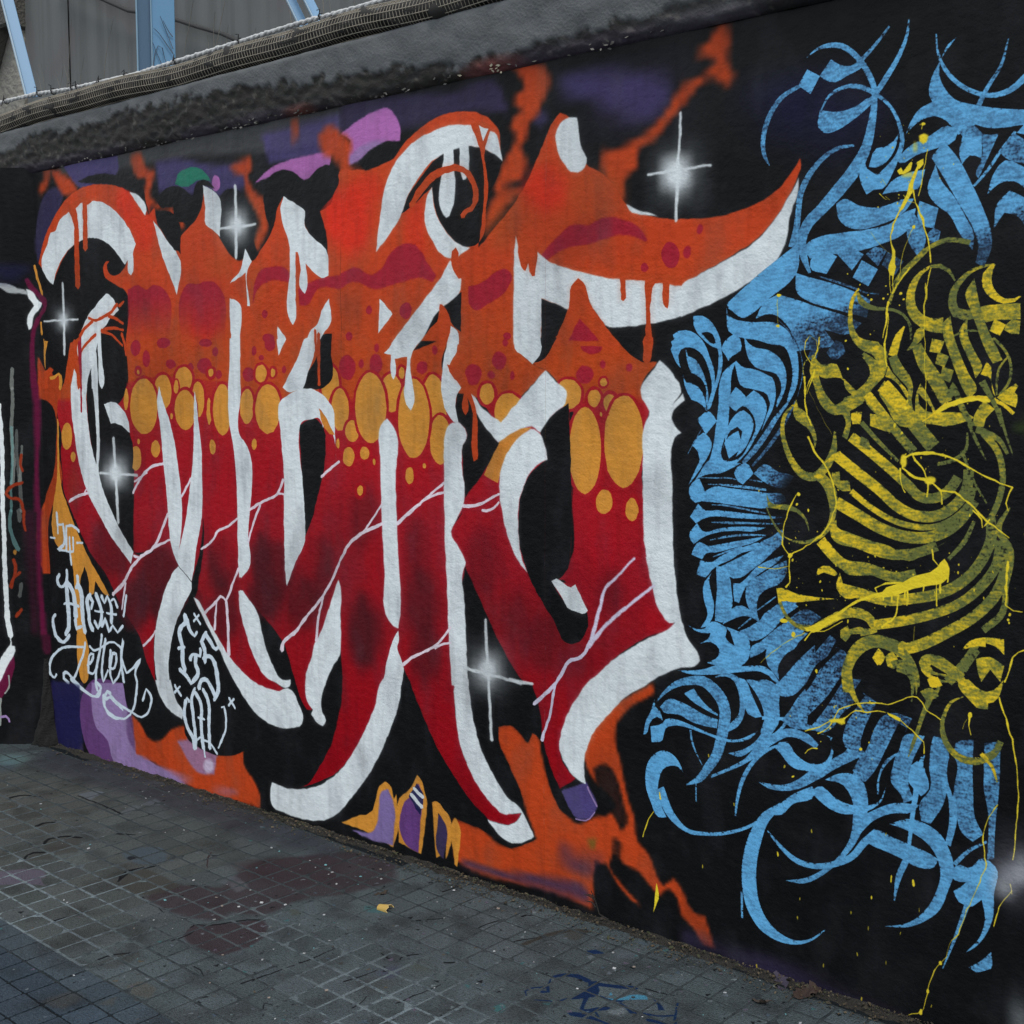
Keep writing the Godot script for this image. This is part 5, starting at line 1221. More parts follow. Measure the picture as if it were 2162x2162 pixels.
	Q("yel",[3897,1767,10,3897,1733,25,3909,1691,20,3930,1648,29,3961,1624,28,3991,1634,34,4030,1662,34,4058,1694,24,4071,1735,24,4036,1773,9],0.7,0.55)
	K("yel",[3899,1767,3918,1747,3963,1746,3979,1713,4030,1662,4045,1648,4030,1648,3974,1709,3918,1712,3900,1729],0.65)
	K("yel",[3961,1629,4001,1634,4007,1582,3998,1545,3983,1554,3992,1596],0.55)
	K("yel",[3847,1653,3838,1619,3849,1595,3880,1576,3897,1552,3905,1519,3910,1543,3901,1576,3874,1619,3853,1633],0.65)
	Q("yel",[3840,1638,5,3814,1609,11,3807,1570,13,3819,1522,15,3841,1478,19,3873,1446,23,3904,1442,24,3935,1467,25,3959,1515,20,3962,1568,5],0.65,0.55)
	K("yel",[3894,1442,3919,1455,3951,1439,3972,1402,3973,1354,3959,1305,3929,1274,3888,1257,3846,1259,3813,1276,3856,1264,3898,1270,3934,1294,3953,1334,3947,1381,3925,1424],0.55)
	X("yelsolid",3919,1444,20,7,0.9)
	K("yel",[3762,1392,3773,1368,3833,1361,3865,1348,3892,1311,3895,1289,3881,1320,3854,1342,3828,1346,3768,1350],0.5)
	Q("yel",[3763,1352,4,3786,1309,6,3819,1271,9],0.4,0.4)
	Q("yel",[4008,1554,28,4058,1518,27,4117,1473,27,4170,1429,27,4199,1403,27,4240,1401,26,4280,1430,26,4296,1457,26],0.868,0.3844)
	K("yel",[4037,1555,4057,1546,4063,1518,4033,1531],0.5)
	Q("yel",[4092,1689,40,4136,1643,39,4184,1585,39,4231,1531,39],0.924,0.4092)
	Q("yel",[4049,1666,24,4089,1620,24,4143,1557,24,4181,1517,24],0.84,0.372)
	K("yel",[4060,1615,4089,1606,4119,1565,4100,1570,4061,1583],0.7)
	K("yel",[4006,1615,4036,1618,4036,1587,4012,1587],0.92)
	Q("yel",[4036,1592,14,4081,1546,12,4140,1492,7],0.5,0.5)
	Q("yel",[3969,1501,30,4025,1461,30,4095,1412,29,4143,1373,29,4191,1353,29,4246,1356,28,4290,1385,27,4319,1431,27,4322,1476,27],0.924,0.4092)
	K("yel",[3981,1516,3969,1492,3934,1481,3959,1506],0.9)
	K("yel",[3955,1456,3978,1459,3981,1435,4006,1436,4012,1408,3987,1407,3961,1430],0.65)
	Q("yel",[4012,1408,17,4067,1369,16,4125,1339,16,4182,1325,16,4242,1328,15,4291,1354,15,4325,1392,15,4337,1432,15],0.84,0.372)
	Q("yel",[3972,1376,32,4028,1348,32,4097,1314,31,4169,1296,31,4229,1300,30,4283,1327,29,4317,1365,29,4338,1401,29],0.84,0.372)
	X("yelsolid",3977,1373,12,12,0.8)
	K("yel",[3973,1330,3954,1305,3960,1281,4040,1254,4114,1236,4185,1246,4244,1274,4284,1300,4230,1264,4162,1235,4137,1261,4069,1280,4004,1299,3974,1311],0.62)
	Q("yel",[3964,1296,29,4040,1268,29,4128,1247,28,4194,1256,27,4248,1279,27],0.84,0.372)
	X("yelsolid",3966,1305,13,21,0.8)
	Q("yel",[3929,1270,31,3955,1243,31,3992,1212,30,4066,1204,29,4139,1187,28,4195,1201,27],0.868,0.3844)
	K("yel",[3986,1216,4086,1210,4091,1187,3992,1197],0.6)
	Q("yel",[3988,1144,30,4044,1135,30,4117,1124,29,4188,1136,28,4270,1162,28,4323,1199,27,4365,1256,27,4384,1316,27,4378,1359,27],0.812,0.3596)
	K("yel",[3987,1187,3978,1143,4004,1117,4044,1126,4003,1146],0.85)
	K("yel",[3923,1191,3956,1202,3982,1182,3972,1176,3941,1183,3919,1172],0.85)
	K("yel",[3800,1126,3816,1128,3859,1117,3923,1113,3979,1114,3923,1104,3849,1091,3817,1090,3809,1077],0.85)
	Q("yel",[3812,1087,10,3829,1054,10,3862,1028,13,3904,1023,20],0.55,0.55)
	Q("yel",[3904,1023,12,3945,1043,24,3995,1073,24,4035,1082,29,4075,1067,25,4086,1040,19,4047,1026,14],0.75,0.65)
	Q("yel",[4085,1054,27,4152,1071,27,4236,1099,26,4307,1134,25,4367,1190,25,4400,1246,25,4406,1304,25],0.812,0.3596)
	Q("yel",[4145,990,30,4215,1018,30,4282,1059,29,4348,1107,28,4398,1166,28,4421,1230,28,4421,1296,28],0.812,0.3596)
	K("yel",[4135,998,4163,1021,4192,1006,4155,977],0.75)
	Q("yel",[4013,861,20,4012,920,29,4038,976,30,4082,1006,28,4135,1003,29,4179,976,25,4204,932,17,4209,905,10],0.62,0.5)
	K("yel",[4099,991,4119,973,4098,946,4084,963],0.9)
	K("yel",[4119,973,4135,989,4155,968,4165,951,4137,942],0.7)
	Q("yel",[4151,949,24,4185,939,20,4200,904,10],0.45,0.45)
	K("yel",[3991,1029,4011,1045,4022,1023,4007,999,3992,1009],0.65)
	Q("yel",[4017,1027,14,4046,1035,19,4076,1034,10],0.6,0.6)
	K("yel",[4320,1018,4337,1042,4371,1056,4423,1058,4425,1018,4402,1037,4368,1042],0.82)
	Q("yel",[4355,1036,17,4338,1002,21,4313,962,26,4287,930,26],0.5,0.5)
	K("yel",[4216,986,4257,996,4303,974,4331,955,4314,934,4272,956,4240,970,4236,951,4259,936,4314,934,4259,927,4217,948,4209,971],0.65)
	K("yel",[4236,932,4254,940,4264,918,4241,910],0.95)
	K("yel",[4356,1000,4390,1009,4426,991,4418,949,4392,977,4371,942,4361,969],0.65)
	Q("yel",[4415,1518,8,4393,1553,13,4363,1569,17,4336,1578,17],0.5,0.5)
	Q("yel",[4354,1569,17,4390,1526,17,4405,1466,15,4398,1404,15,4379,1355,15],0.55,0.45)
	Q("yel",[4424,1388,6,4401,1325,17,4428,1292,13,4423,1186,13,4417,1124,17,4371,1074,19],0.52,0.45)
	Q("yel",[4303,1524,9,4332,1454,8,4369,1394,4],0.35,0.35)
	Q("yel",[4390,1631,8,4405,1579,7,4428,1514,3],0.4,0.4)
	Q("yel",[4318,1591,9,4337,1551,9,4365,1499,3],0.4,0.4)
	Q("yel",[4315,1569,6,4312,1524,9,4286,1501,11,4242,1487,9],0.4,0.4)
	Q("yel",[4340,1348,9,4319,1298,13,4277,1245,9],0.4,0.4)
	Q("yel",[4067,813,3,4037,849,14,4020,893,22,4016,936,23,4031,976,27,4062,1005,29,4098,1015,30,4129,1011,28,4154,1007,23],0.66,0.5)
	K("yel",[4152,1009,4164,1016,4170,982,4152,989],0.8)
	K("yel",[4170,979,4187,977,4206,949,4210,916,4205,880,4202,905,4201,939,4188,962],0.5)
	K("yel",[4099,994,4118,972,4105,947,4083,966],0.95)
	K("yel",[4118,972,4137,990,4150,977,4155,962,4141,943,4125,948],0.72)
	Q("yel",[4138,953,22,4165,961,20,4184,941,13,4195,903,10,4193,864,4],0.42,0.42)
	K("yel",[4209,970,4219,989,4248,996,4282,987,4307,968,4317,955,4312,940,4293,940,4283,951,4258,979,4244,977,4240,964,4250,953,4293,947,4303,941,4264,943,4228,948],0.6)
	K("yel",[4233,929,4260,940,4274,919,4246,909,4239,915],0.97)
	K("yel",[4215,894,4246,909,4266,890,4252,880,4235,870],0.55)
	Q("yel",[4242,879,16,4226,837,12,4211,784,10,4199,745,9,4190,716,3],0.5,0.5)
	K("yel",[4313,935,4324,954,4346,926,4370,910,4388,901,4389,875,4361,875,4342,892],0.68)
	X("yelsolid",4324,937,9,16,0.8)
	Q("yel",[4328,898,2,4298,880,8,4282,846,10,4276,818,11,4282,784,15,4299,756,17,4329,737,20,4364,736,19,4389,745,14],0.62,0.55)
	X("yelsolid",4363,750,13,6,0.9)
	Q("yel",[4252,885,14,4265,914,9],0.5,0.5)
	Q("yel",[4326,964,16,4343,998,18,4359,1023,18],0.42,0.42)
	K("yel",[4320,1017,4337,1037,4358,1052,4378,1057,4379,1033,4361,1033,4340,1026],0.9)
	Q("yel",[4424,799,17,4416,775,16,4395,753,21,4377,749,18],0.45,0.45)
	Q("yel",[4377,759,12,4404,732,9,4419,693,5],0.8,0.8)
	K("yel",[4311,940,4341,908,4373,890,4403,895,4419,920,4425,956,4402,926,4385,919,4358,929,4340,944],0.75)

func paint_splashes():
	F("yelp",[4171,2316,4183,2318,4194,2311,4190,2300,4181,2294,4172,2302],1,1,0)
	F("yelp",[4166,2250,4182,2257,4183,2243,4173,2233,4168,2238],0,1,0)
	F("yelp",[4114,2235,4125,2241,4132,2231,4151,2252,4155,2249,4150,2231,4137,2226,4123,2225],0,1,0)
	E("yelp",[4179,2344,5,-1,0,-4],0,1)
	R("yelp",[4177,2341,2,4177,2330,2],0,1)
	R("yelp",[4171,2243,5,4162,2221,7,4154,2198,9,4151,2175,11],0,1)
	R("yelp",[4153,2184,9,4144,2162,8,4132,2142,7,4125,2133,6],0,1)
	F("yelp",[4148,2199,4159,2200,4158,2179,4147,2157,4135,2137,4123,2129,4134,2158,4146,2178],0,1,0)
	R("yelp",[4125,2133,4,4114,2111,4,4106,2086,4,4104,2055,4,4109,2034,4],0,1)
	F("yelp",[4103,2055,4110,2045,4116,2031,4117,2000,4119,1990,4114,1967,4101,1970,4098,1987,4102,2001,4108,2015],0,1,0)
	R("yelp",[4101,1970,3,4104,1946,3,4107,1925,2],0,1)
	R("yelp",[4112,1970,4,4114,1934,2],0,1)
	R("yelp",[4111,1924,3,4131,1957,3,4154,1988,4],0,1)
	R("yelp",[4193,2279,2,4187,2245,2,4181,2207,2,4173,2166,2],0,1)
	R("yelp",[4159,2184,3,4166,2150,4,4177,2122,5,4187,2104,6],0,1)
	R("yelp",[4187,2104,5,4195,2069,4,4206,2031,4,4209,1994,3],0,1)
	R("yelp",[4210,1984,3,4203,1950,2,4200,1906,2],0,1)
	R("yelp",[4163,2090,2,4150,2059,2,4138,2031,2,4132,1994,2,4126,1962,2],0,0.8)
	R("yelp",[4070,2184,2,4085,2168,2,4098,2162,2,4085,2175,1],0,1)
	R("yelp",[4134,2172,2,4149,2155,2,4164,2151,2],0,1)
	R("yelp",[4047,2088,1,4073,2055,1,4104,2027,1],0,0.5)
	R("yelp",[4076,2218,3,4087,2201,1],0,0.6)
	E("yelp",[4160,2290,6,-1,0,-14],2,0.5)
	E("yelp",[4142,2223,15,-2,0,-7],2,0.6)
	E("yelp",[4163,2089,4,0,0,-6],0,1)
	R("yelp",[4199,1945,3,4197,1875,3,4198,1828,2,4201,1781,2,4205,1710,2,4210,1584,1],0,0.9)
	R("yelp",[4102,1903,7,4098,1874,5,4090,1812,3],0,1)
	R("yelp",[4101,1874,3,4099,1817,3,4093,1798,3],0,1)
	R("yelp",[4093,1798,5,4097,1759,4,4101,1737,4],0,1)
	E("yelp",[4053,1912,3,0,0,-3],0,1)
	E("yelp",[4086,1914,3,0,0,-3],0,1)
	E("yelp",[4132,1924,4,0,0,-4],0,1)
	E("yelp",[4142,1907,3,0,0,-3],0,1)
	E("yelp",[4130,1894,2,0,0,-2],0,1)
	E("yelp",[4044,1925,2,0,0,-2],0,1)
	E("yelp",[4098,1922,2,0,0,-2],0,1)
	E("yelp",[4093,1944,2,0,0,-2],0,1)
	E("yelp",[4023,1951,2,0,0,-2],0,1)
	E("yelp",[4053,1822,2,0,0,-2],0,1)
	E("yelp",[4064,1832,1,0,0,-1],0,1)
	E("yelp",[3988,1808,3,0,0,-3],0,1)
	E("yelp",[3996,1732,2,0,0,-2],0,1)
	E("yelp",[3986,1982,2,0,0,-2],0,1)
	E("yelp",[4131,1715,1,0,0,-1],0,1)
	R("yelp",[3872,1715,5,3880,1609,4,3893,1581,4],0,1)
	R("yelp",[3900,1733,4,3878,1667,2],0,1)
	R("yelp",[3911,1809,3,3902,1771,2],0,1)
	R("yelp",[3884,1550,7,3897,1523,6,3934,1477,5,3961,1425,4,3972,1373,3],0,1)
	R("yelp",[3972,1373,4,3963,1344,4,3939,1294,4,3888,1252,4,3839,1221,4],0,1)
	E("yelp",[3840,1221,8,1,0,-6],0,1)
	R("yelp",[3839,1221,4,3837,1184,4,3840,1145,4,3827,1129,4],0,1)
	R("yelp",[3853,1391,3,3833,1351,3,3818,1286,3,3822,1237,3,3839,1221,3],0,1)
	E("yelp",[3859,1392,5,0,0,-5],0,1)
	E("yelp",[3857,1365,4,0,0,-4],0,1)
	R("yelp",[3744,1181,3,3794,1180,2,3839,1192,2],0,1)
	R("yelp",[4150,1474,8,4158,1502,7,4186,1512,7,4241,1514,6,4295,1497,5,4358,1464,4,4427,1436,4],0,1)
	E("yelp",[4154,1493,10,0,1,-18],1,1)
	R("yelp",[4150,1474,7,4183,1453,7,4225,1445,6,4253,1420,6],0,1)
	E("yelp",[4225,1445,14,1,0,-10],1,1)
	R("yelp",[4177,1507,5,4210,1467,5,4220,1441,4,4217,1404,3],0,1)
	R("yelp",[4145,1474,4,4149,1438,3,4161,1411,3],0,1)
	R("yelp",[4253,1420,6,4289,1417,6,4325,1392,5,4361,1358,4,4388,1338,3,4427,1312,3],0,1)
	R("yelp",[4253,1420,4,4258,1388,3],0,1)
	R("yelp",[4427,1436,4,4416,1397,3,4420,1379,2],0,1)
	R("yelp",[4334,1374,4,4357,1354,4,4362,1332,3,4379,1355,3],0,1)
	F("yelp",[4267,1248,4277,1236,4276,1195,4251,1179,4224,1172,4187,1159,4141,1140,4083,1125,4116,1157,4159,1175,4196,1197,4232,1209,4250,1224],0,1,0)
	R("yelp",[4131,1153,7,4073,1129,7,4025,1105,7,3975,1065,7,3925,1030,7,3893,1017,7],0,1)
	F("yelp",[3888,1021,3924,1040,3980,1066,3995,1063,3945,1033,3914,1014],0,1,0)
	R("yelp",[4107,1137,5,4108,1123,4],0,1)
	R("yelp",[4131,1144,5,4132,1120,4],0,1)
	R("yelp",[4166,1152,5,4167,1133,4],0,1)
	R("yelp",[4173,1153,5,4174,1116,4],0,1)
	R("yelp",[4215,1171,5,4215,1157,4],0,1)
	R("yelp",[4250,1183,5,4252,1124,4],0,1)
	R("yelp",[4260,1184,5,4261,1157,4],0,1)
	R("yelp",[4278,1204,5,4278,1186,4],0,1)
	R("yelp",[4147,1150,5,4148,1122,4],0,1)
	R("yelp",[4235,1269,3,4240,1242,3,4255,1225,3],0,1)
	R("yelp",[4159,1175,5,4102,1162,4,4087,1154,3],0,1)
	R("yelp",[4087,1154,3,4093,1140,2],0,1)
	R("yelp",[4148,1136,4,4142,1084,4,4105,1051,4],0,1)
	E("yelp",[3824,1036,10,1,0,-6],0,1)
	E("yelp",[3854,1000,7,1,0,-7],0,1)
	R("yelp",[3755,909,2,3820,968,2,3888,1011,3],0,0.7)
	R("yelp",[3889,987,3,3904,1013,3,3945,1023,2,3996,1053,2],0,1)
	R("yelp",[4194,1062,2,4195,1025,2],0,0.5)
	R("yelp",[4471,1037,4,4446,1016,4,4439,979,4,4427,950,4],0,1)
	R("yelp",[4425,1252,6,4425,1186,5,4424,1142,4],0,1)
	R("yelp",[4424,1142,3,4442,1133,3,4463,1133,3],0,1)
	E("yelp",[3996,1732,3,0,0,-4],0,1)
	E("yelp",[4158,1646,3,0,0,-4],0,1)
	E("yelp",[4147,1566,3,0,0,-4],0,1)
	E("yelp",[3891,1349,3,0,0,-4],0,1)
	E("yelp",[4434,1121,3,0,0,-4],0,1)
	E("yelp",[4433,1108,3,0,0,-4],0,1)
	E("yelp",[4435,1099,3,0,0,-4],0,1)
	E("yelp",[3932,1158,3,0,0,-4],0,1)
	E("yelp",[3925,907,3,0,0,-4],0,1)
	R("yelp",[4238,1621,11,4282,1644,10,4325,1652,9,4368,1648,7],0,1)
	R("yelp",[3980,778,3,3993,811,3,4019,825,3,4056,838,3,4098,845,3,4141,849,3,4168,866,3,4208,878,3,4223,866,3,4233,848,3,4258,837,3,4273,828,3],0,1)
	F("yelp",[3965,776,3991,785,4010,791,4010,775,4002,769,3986,774,3970,769],1,1,0)
	R("yelp",[4007,788,4,4041,813,3,4072,817,3,4103,824,3,4124,822,3],0,1)
	F("yelp",[4126,823,4149,821,4165,814,4165,804,4152,807,4134,817],0,1,0)
	R("yelp",[4165,809,2,4185,795,3,4211,779,3,4229,763,3,4233,731,4],0,1)
	R("yelp",[3969,774,2,3937,753,3,3896,735,3],0,1)
	R("yelp",[3972,769,3,3957,748,2,3935,734,3],0,1)
	E("yelp",[4346,854,5,1,0,-8],0,1)
	R("yelp",[4345,849,5,4344,824,3,4349,802,2],0,1)
	R("yelp",[4340,842,1,4328,814,1],0,1)
	R("yelp",[3897,671,3,3919,691,3,3933,692,3],0,1)
	E("yelp",[4059,712,4,1,0,-4],0,1)
	E("yelp",[3924,905,3,0,0,-5],0,1)
	R("yelp",[4415,910,4,4434,859,4,4454,795,4,4467,730,3,4471,663,3,4468,572,3,4464,503,3],0,1)
	R("yelp",[4421,635,2,4396,584,2,4389,531,3,4396,463,3,4388,438,2],0,1)
	R("yelp",[4388,438,2,4360,356,2,4335,274,2],0,1)
	R("yelp",[4335,274,2,4313,239,2,4305,204,2,4290,180,2,4266,129,2,4260,89,2],0,1)
	R("yelp",[4260,89,2,4245,35,2,4212,15,2],0,1)
	E("yelp",[4290,180,4,1,0,-7],0,1)
	E("yelp",[4260,96,4,1,0,-6],0,1)
	E("yelp",[4243,34,5,2,0,-8],0,1)
	R("yelp",[4463,420,2,4438,382,2,4421,317,2],0,1)
	R("yelp",[4460,438,2,4463,411,2],0,1)
	E("yelp",[4213,378,4,1,0,-11],0,1)
	E("yelp",[4151,374,2,1,0,-12],0,1)
	E("yelp",[4098,309,2,1,0,-7],0,1)
	E("yelp",[3822,366,3,1,0,-7],0,1)
	E("yelp",[3863,598,4,1,0,-3],0,1)
	E("yelp",[3923,454,2,0,0,-6],0,0.7)
	E("yelp",[3576,267,2,0,0,-6],0,0.7)
	E("yelp",[4042,252,2,0,0,-6],0,0.7)
	E("yelp",[4093,221,1,0,0,-6],0,0.7)
	E("yelp",[3893,252,2,0,0,-6],0,0.7)
	E("yelp",[4135,492,1,0,0,-6],0,0.7)
	E("yelp",[4182,231,1,0,0,-6],0,0.7)
	E("yelp",[4063,137,2,0,0,-6],0,0.7)
	E("yelp",[3966,78,2,0,0,-6],0,0.7)
	E("yelp",[4145,137,1,0,0,-6],0,0.7)
	E("yelp",[4273,59,1,0,0,-6],0,0.7)
	E("yelp",[3886,194,2,0,0,-6],0,0.7)
	E("yelp",[4230,307,1,0,0,-6],0,0.7)
	E("yelp",[3838,624,2,0,0,-6],0,0.7)
	E("yelp",[3592,609,2,0,0,-6],0,0.7)
	E("yelp",[3679,478,2,0,0,-6],0,0.7)
	E("yelp",[4079,16,2,0,0,-6],0,0.7)
	E("yelp",[3762,17,2,1,0,-6],0,0.7)
	E("yelp",[4305,1173,0,0,0,-1],0,0.9)
	E("yelp",[3982,1111,1,0,0,-1],0,0.9)
	E("yelp",[4237,1141,1,0,0,-2],0,0.9)
	E("yelp",[4275,1177,0,0,0,-1],0,0.9)
	E("yelp",[4282,1264,2,0,0,-2],0,0.9)
	E("yelp",[4068,1225,1,0,0,-1],0,0.9)
	E("yelp",[4347,1173,2,0,0,-4],0,0.9)
	E("yelp",[4270,1152,1,0,0,-1],0,0.9)
	E("yelp",[4307,1236,2,0,0,-3],0,0.9)
	E("yelp",[3975,1206,2,0,0,-5],0,0.9)
	E("yelp",[4067,1146,1,0,0,-1],0,0.9)
	E("yelp",[4136,1109,0,0,0,-1],0,0.9)
	E("yelp",[4140,1206,0,0,0,-1],0,0.9)
	E("yelp",[3975,1042,1,0,0,-1],0,0.9)
	E("yelp",[4261,1138,1,0,0,-1],0,0.9)
	E("yelp",[4207,1225,1,0,0,-1],0,0.9)
	E("yelp",[4244,1183,2,0,0,-3],0,0.9)
	E("yelp",[4142,1203,2,0,0,-2],0,0.9)
	E("yelp",[4175,1182,0,0,0,-1],0,0.9)
	E("yelp",[4390,1224,2,0,0,-4],0,0.9)
	E("yelp",[4136,1075,0,0,0,-1],0,0.9)
	E("yelp",[4361,1222,1,0,0,-1],0,0.9)
	E("yelp",[4257,1151,1,0,0,-1],0,0.9)
	E("yelp",[4312,1207,1,0,0,-1],0,0.9)
	E("yelp",[4312,1136,0,0,0,-1],0,0.9)
	E("yelp",[4476,1149,0,0,0,-1],0,0.9)
	E("yelp",[4247,1187,0,0,0,-1],0,0.9)
	E("yelp",[4230,1181,1,0,0,-2],0,0.9)
	E("yelp",[4270,1195,0,0,0,-1],0,0.9)
	E("yelp",[3892,1089,2,0,0,-3],0,0.9)
	E("yelp",[4182,1180,1,0,0,-1],0,0.9)
	E("yelp",[4376,1252,0,0,0,-1],0,0.9)
	E("yelp",[4208,1158,0,0,0,-1],0,0.9)
	E("yelp",[4254,1209,0,0,0,-1],0,0.9)
	E("yelp",[3848,1209,3,0,0,-4],0,0.9)
	E("yelp",[4084,1239,2,0,0,-4],0,0.9)
	E("yelp",[4278,1179,1,0,0,-1],0,0.9)
	E("yelp",[4304,1214,2,0,0,-4],0,0.9)
	E("yelp",[4066,1236,2,0,0,-3],0,0.9)
	E("yelp",[4171,1215,1,0,0,-2],0,0.9)
	E("yelp",[4482,1167,2,0,0,-5],0,0.9)
	E("yelp",[4446,1187,1,0,0,-1],0,0.9)
	E("yelp",[4188,1199,3,0,0,-3],0,0.9)
	E("yelp",[4022,1201,1,0,0,-2],0,0.9)
	E("yelp",[4467,1211,0,0,0,0],0,0.9)
	E("yelp",[4370,1155,2,0,0,-4],0,0.9)
	E("yelp",[3963,1194,2,0,0,-3],0,0.9)
	E("yelp",[4086,1099,1,0,0,-2],0,0.9)
	E("yelp",[4182,1188,1,0,0,-1],0,0.9)
	E("yelp",[3958,1159,1,0,0,-2],0,0.9)
	E("yelp",[4074,1121,0,0,0,-1],0,0.9)
	E("yelp",[4323,1264,0,0,0,0],0,0.9)
	E("yelp",[4051,1123,1,0,0,-1],0,0.9)
	E("yelp",[3878,1148,1,0,0,-1],0,0.9)
	E("yelp",[4020,1233,1,0,0,-1],0,0.9)
	E("yelp",[4335,1255,1,0,0,-1],0,0.9)
	E("yelp",[4245,1159,2,0,0,-4],0,0.9)
	E("yelp",[4231,1214,1,0,0,-1],0,0.9)
	E("yelp",[4293,1158,0,0,0,-1],0,0.9)
	E("yelp",[4360,1238,1,0,0,-1],0,0.9)
	E("yelp",[4072,1190,1,0,0,-1],0,0.9)
	E("yelp",[4289,1182,1,0,0,-1],0,0.9)
	E("yelp",[4242,1311,1,0,0,-1],0,0.9)
	E("yelp",[4127,1204,1,0,0,-2],0,0.9)
	E("yelp",[4295,1215,1,0,0,-1],0,0.9)
	E("yelp",[4108,1209,2,0,0,-2],0,0.9)
	E("yelp",[4094,1130,2,0,0,-2],0,0.9)
	E("yelp",[4343,1143,0,0,0,-1],0,0.9)
	E("yelp",[4099,1138,2,0,0,-3],0,0.9)
	E("yelp",[4310,1175,1,0,0,-2],0,0.9)
	E("yelp",[4139,1505,0,0,0,-1],0,0.9)
	E("yelp",[4353,1456,0,0,0,-1],0,0.9)
	E("yelp",[4238,1593,2,0,0,-2],0,0.9)
	E("yelp",[4079,1461,1,0,0,-2],0,0.9)
	E("yelp",[4214,1473,1,0,0,-3],0,0.9)
	E("yelp",[4173,1542,1,0,0,-2],0,0.9)
	E("yelp",[4245,1493,1,0,0,-1],0,0.9)
	E("yelp",[4158,1511,2,0,0,-3],0,0.9)
	E("yelp",[3994,1595,1,0,0,-1],0,0.9)
	E("yelp",[4066,1402,1,0,0,-1],0,0.9)
	E("yelp",[4225,1465,1,0,0,-1],0,0.9)
	E("yelp",[4123,1499,1,0,0,-3],0,0.9)
	E("yelp",[4194,1450,1,0,0,-2],0,0.9)
	E("yelp",[4264,1505,3,0,0,-4],0,0.9)
	E("yelp",[4177,1427,0,0,0,-1],0,0.9)
	E("yelp",[4185,1497,2,0,0,-3],0,0.9)
	E("yelp",[4219,1478,1,0,0,-1],0,0.9)
	E("yelp",[3991,1501,1,0,0,-2],0,0.9)
	E("yelp",[4197,1446,1,0,0,-1],0,0.9)
	E("yelp",[4198,1454,1,0,0,-1],0,0.9)
	E("yelp",[4264,1523,1,0,0,-1],0,0.9)
	E("yelp",[4319,1503,1,0,0,-2],0,0.9)
	E("yelp",[4134,1548,1,0,0,-1],0,0.9)
	E("yelp",[4261,1383,1,0,0,-1],0,0.9)
	E("yelp",[4255,1373,0,0,0,-1],0,0.9)
	E("yelp",[4113,1564,1,0,0,-1],0,0.9)
	E("yelp",[4163,1460,1,0,0,-1],0,0.9)
	E("yelp",[4219,1476,0,0,0,-1],0,0.9)
	E("yelp",[4201,1503,2,0,0,-3],0,0.9)
	E("yelp",[4168,1500,1,0,0,-1],0,0.9)
	E("yelp",[4129,1584,3,0,0,-6],0,0.9)
	E("yelp",[4255,1553,1,0,0,-1],0,0.9)
	E("yelp",[4053,1546,0,0,0,-1],0,0.9)
	E("yelp",[4256,1513,1,0,0,-1],0,0.9)
	E("yelp",[4176,1358,1,0,0,-2],0,0.9)
	E("yelp",[4258,1515,1,0,0,-1],0,0.9)
	E("yelp",[4246,1151,2,0,0,-4],0,0.9)
	E("yelp",[3988,1123,1,0,0,-2],0,0.9)
	E("yelp",[4013,1055,3,0,0,-5],0,0.9)
	E("yelp",[3873,1071,1,0,0,-1],0,0.9)
	E("yelp",[4241,1064,0,0,0,-1],0,0.9)
	E("yelp",[4299,1025,1,0,0,-2],0,0.9)
	E("yelp",[4282,1099,1,0,0,-1],0,0.9)
	E("yelp",[4245,1088,1,0,0,-1],0,0.9)
	E("yelp",[4120,1050,1,0,0,-2],0,0.9)
	E("yelp",[4088,1111,2,0,0,-2],0,0.9)
	E("yelp",[4172,1078,1,0,0,-2],0,0.9)
	E("yelp",[4114,1108,2,0,0,-3],0,0.9)
	E("yelp",[4005,1113,2,0,0,-2],0,0.9)
	E("yelp",[4260,1159,0,0,0,-1],0,0.9)
	E("yelp",[3891,1022,2,0,0,-3],0,0.9)
	E("yelp",[3972,1088,1,0,0,-1],0,0.9)
	E("yelp",[4037,1037,0,0,0,-1],0,0.9)
	E("yelp",[4048,1092,0,0,0,-1],0,0.9)
	E("yelp",[4119,1065,0,0,0,-1],0,0.9)
	E("yelp",[4159,1117,1,0,0,-1],0,0.9)
	E("yelp",[3640,989,1,0,0,-1],0,0.9)
	E("yelp",[4080,1095,1,0,0,-1],0,0.9)
	E("yelp",[3866,1080,1,0,0,-1],0,0.9)
	E("yelp",[4090,1100,0,0,0,-1],0,0.9)
	E("yelp",[4053,1101,0,0,0,-1],0,0.9)
	E("yelp",[3994,1033,1,0,0,-1],0,0.9)
	E("yelp",[4259,1228,1,0,0,-1],0,0.9)
	E("yelp",[4480,1400,0,0,0,-1],0,0.9)
	E("yelp",[4465,1325,2,0,0,-5],0,0.9)
	E("yelp",[4374,1380,1,0,0,-1],0,0.9)
	E("yelp",[4296,1345,0,0,0,-1],0,0.9)
	E("yelp",[4354,1459,1,0,0,-1],0,0.9)
	E("yelp",[4383,1329,0,0,0,-1],0,0.9)
	E("yelp",[4388,1290,1,0,0,-1],0,0.9)
	E("yelp",[4324,1480,1,0,0,-1],0,0.9)
	E("yelp",[4396,1365,1,0,0,-1],0,0.9)
	E("yelp",[4397,1436,0,0,0,-1],0,0.9)
	E("yelp",[4404,1349,1,0,0,-1],0,0.9)
	E("yelp",[4395,1321,1,0,0,-1],0,0.9)
	E("yelp",[4335,1347,1,0,0,-1],0,0.9)
	E("yelp",[4353,1413,1,0,0,-2],0,0.9)
	E("yelp",[4255,1393,1,0,0,-1],0,0.9)
	E("yelp",[4328,1362,2,0,0,-4],0,0.9)
	E("yelp",[4291,1404,1,0,0,-1],0,0.9)
	E("yelp",[3852,1290,1,0,0,-1],0,0.9)
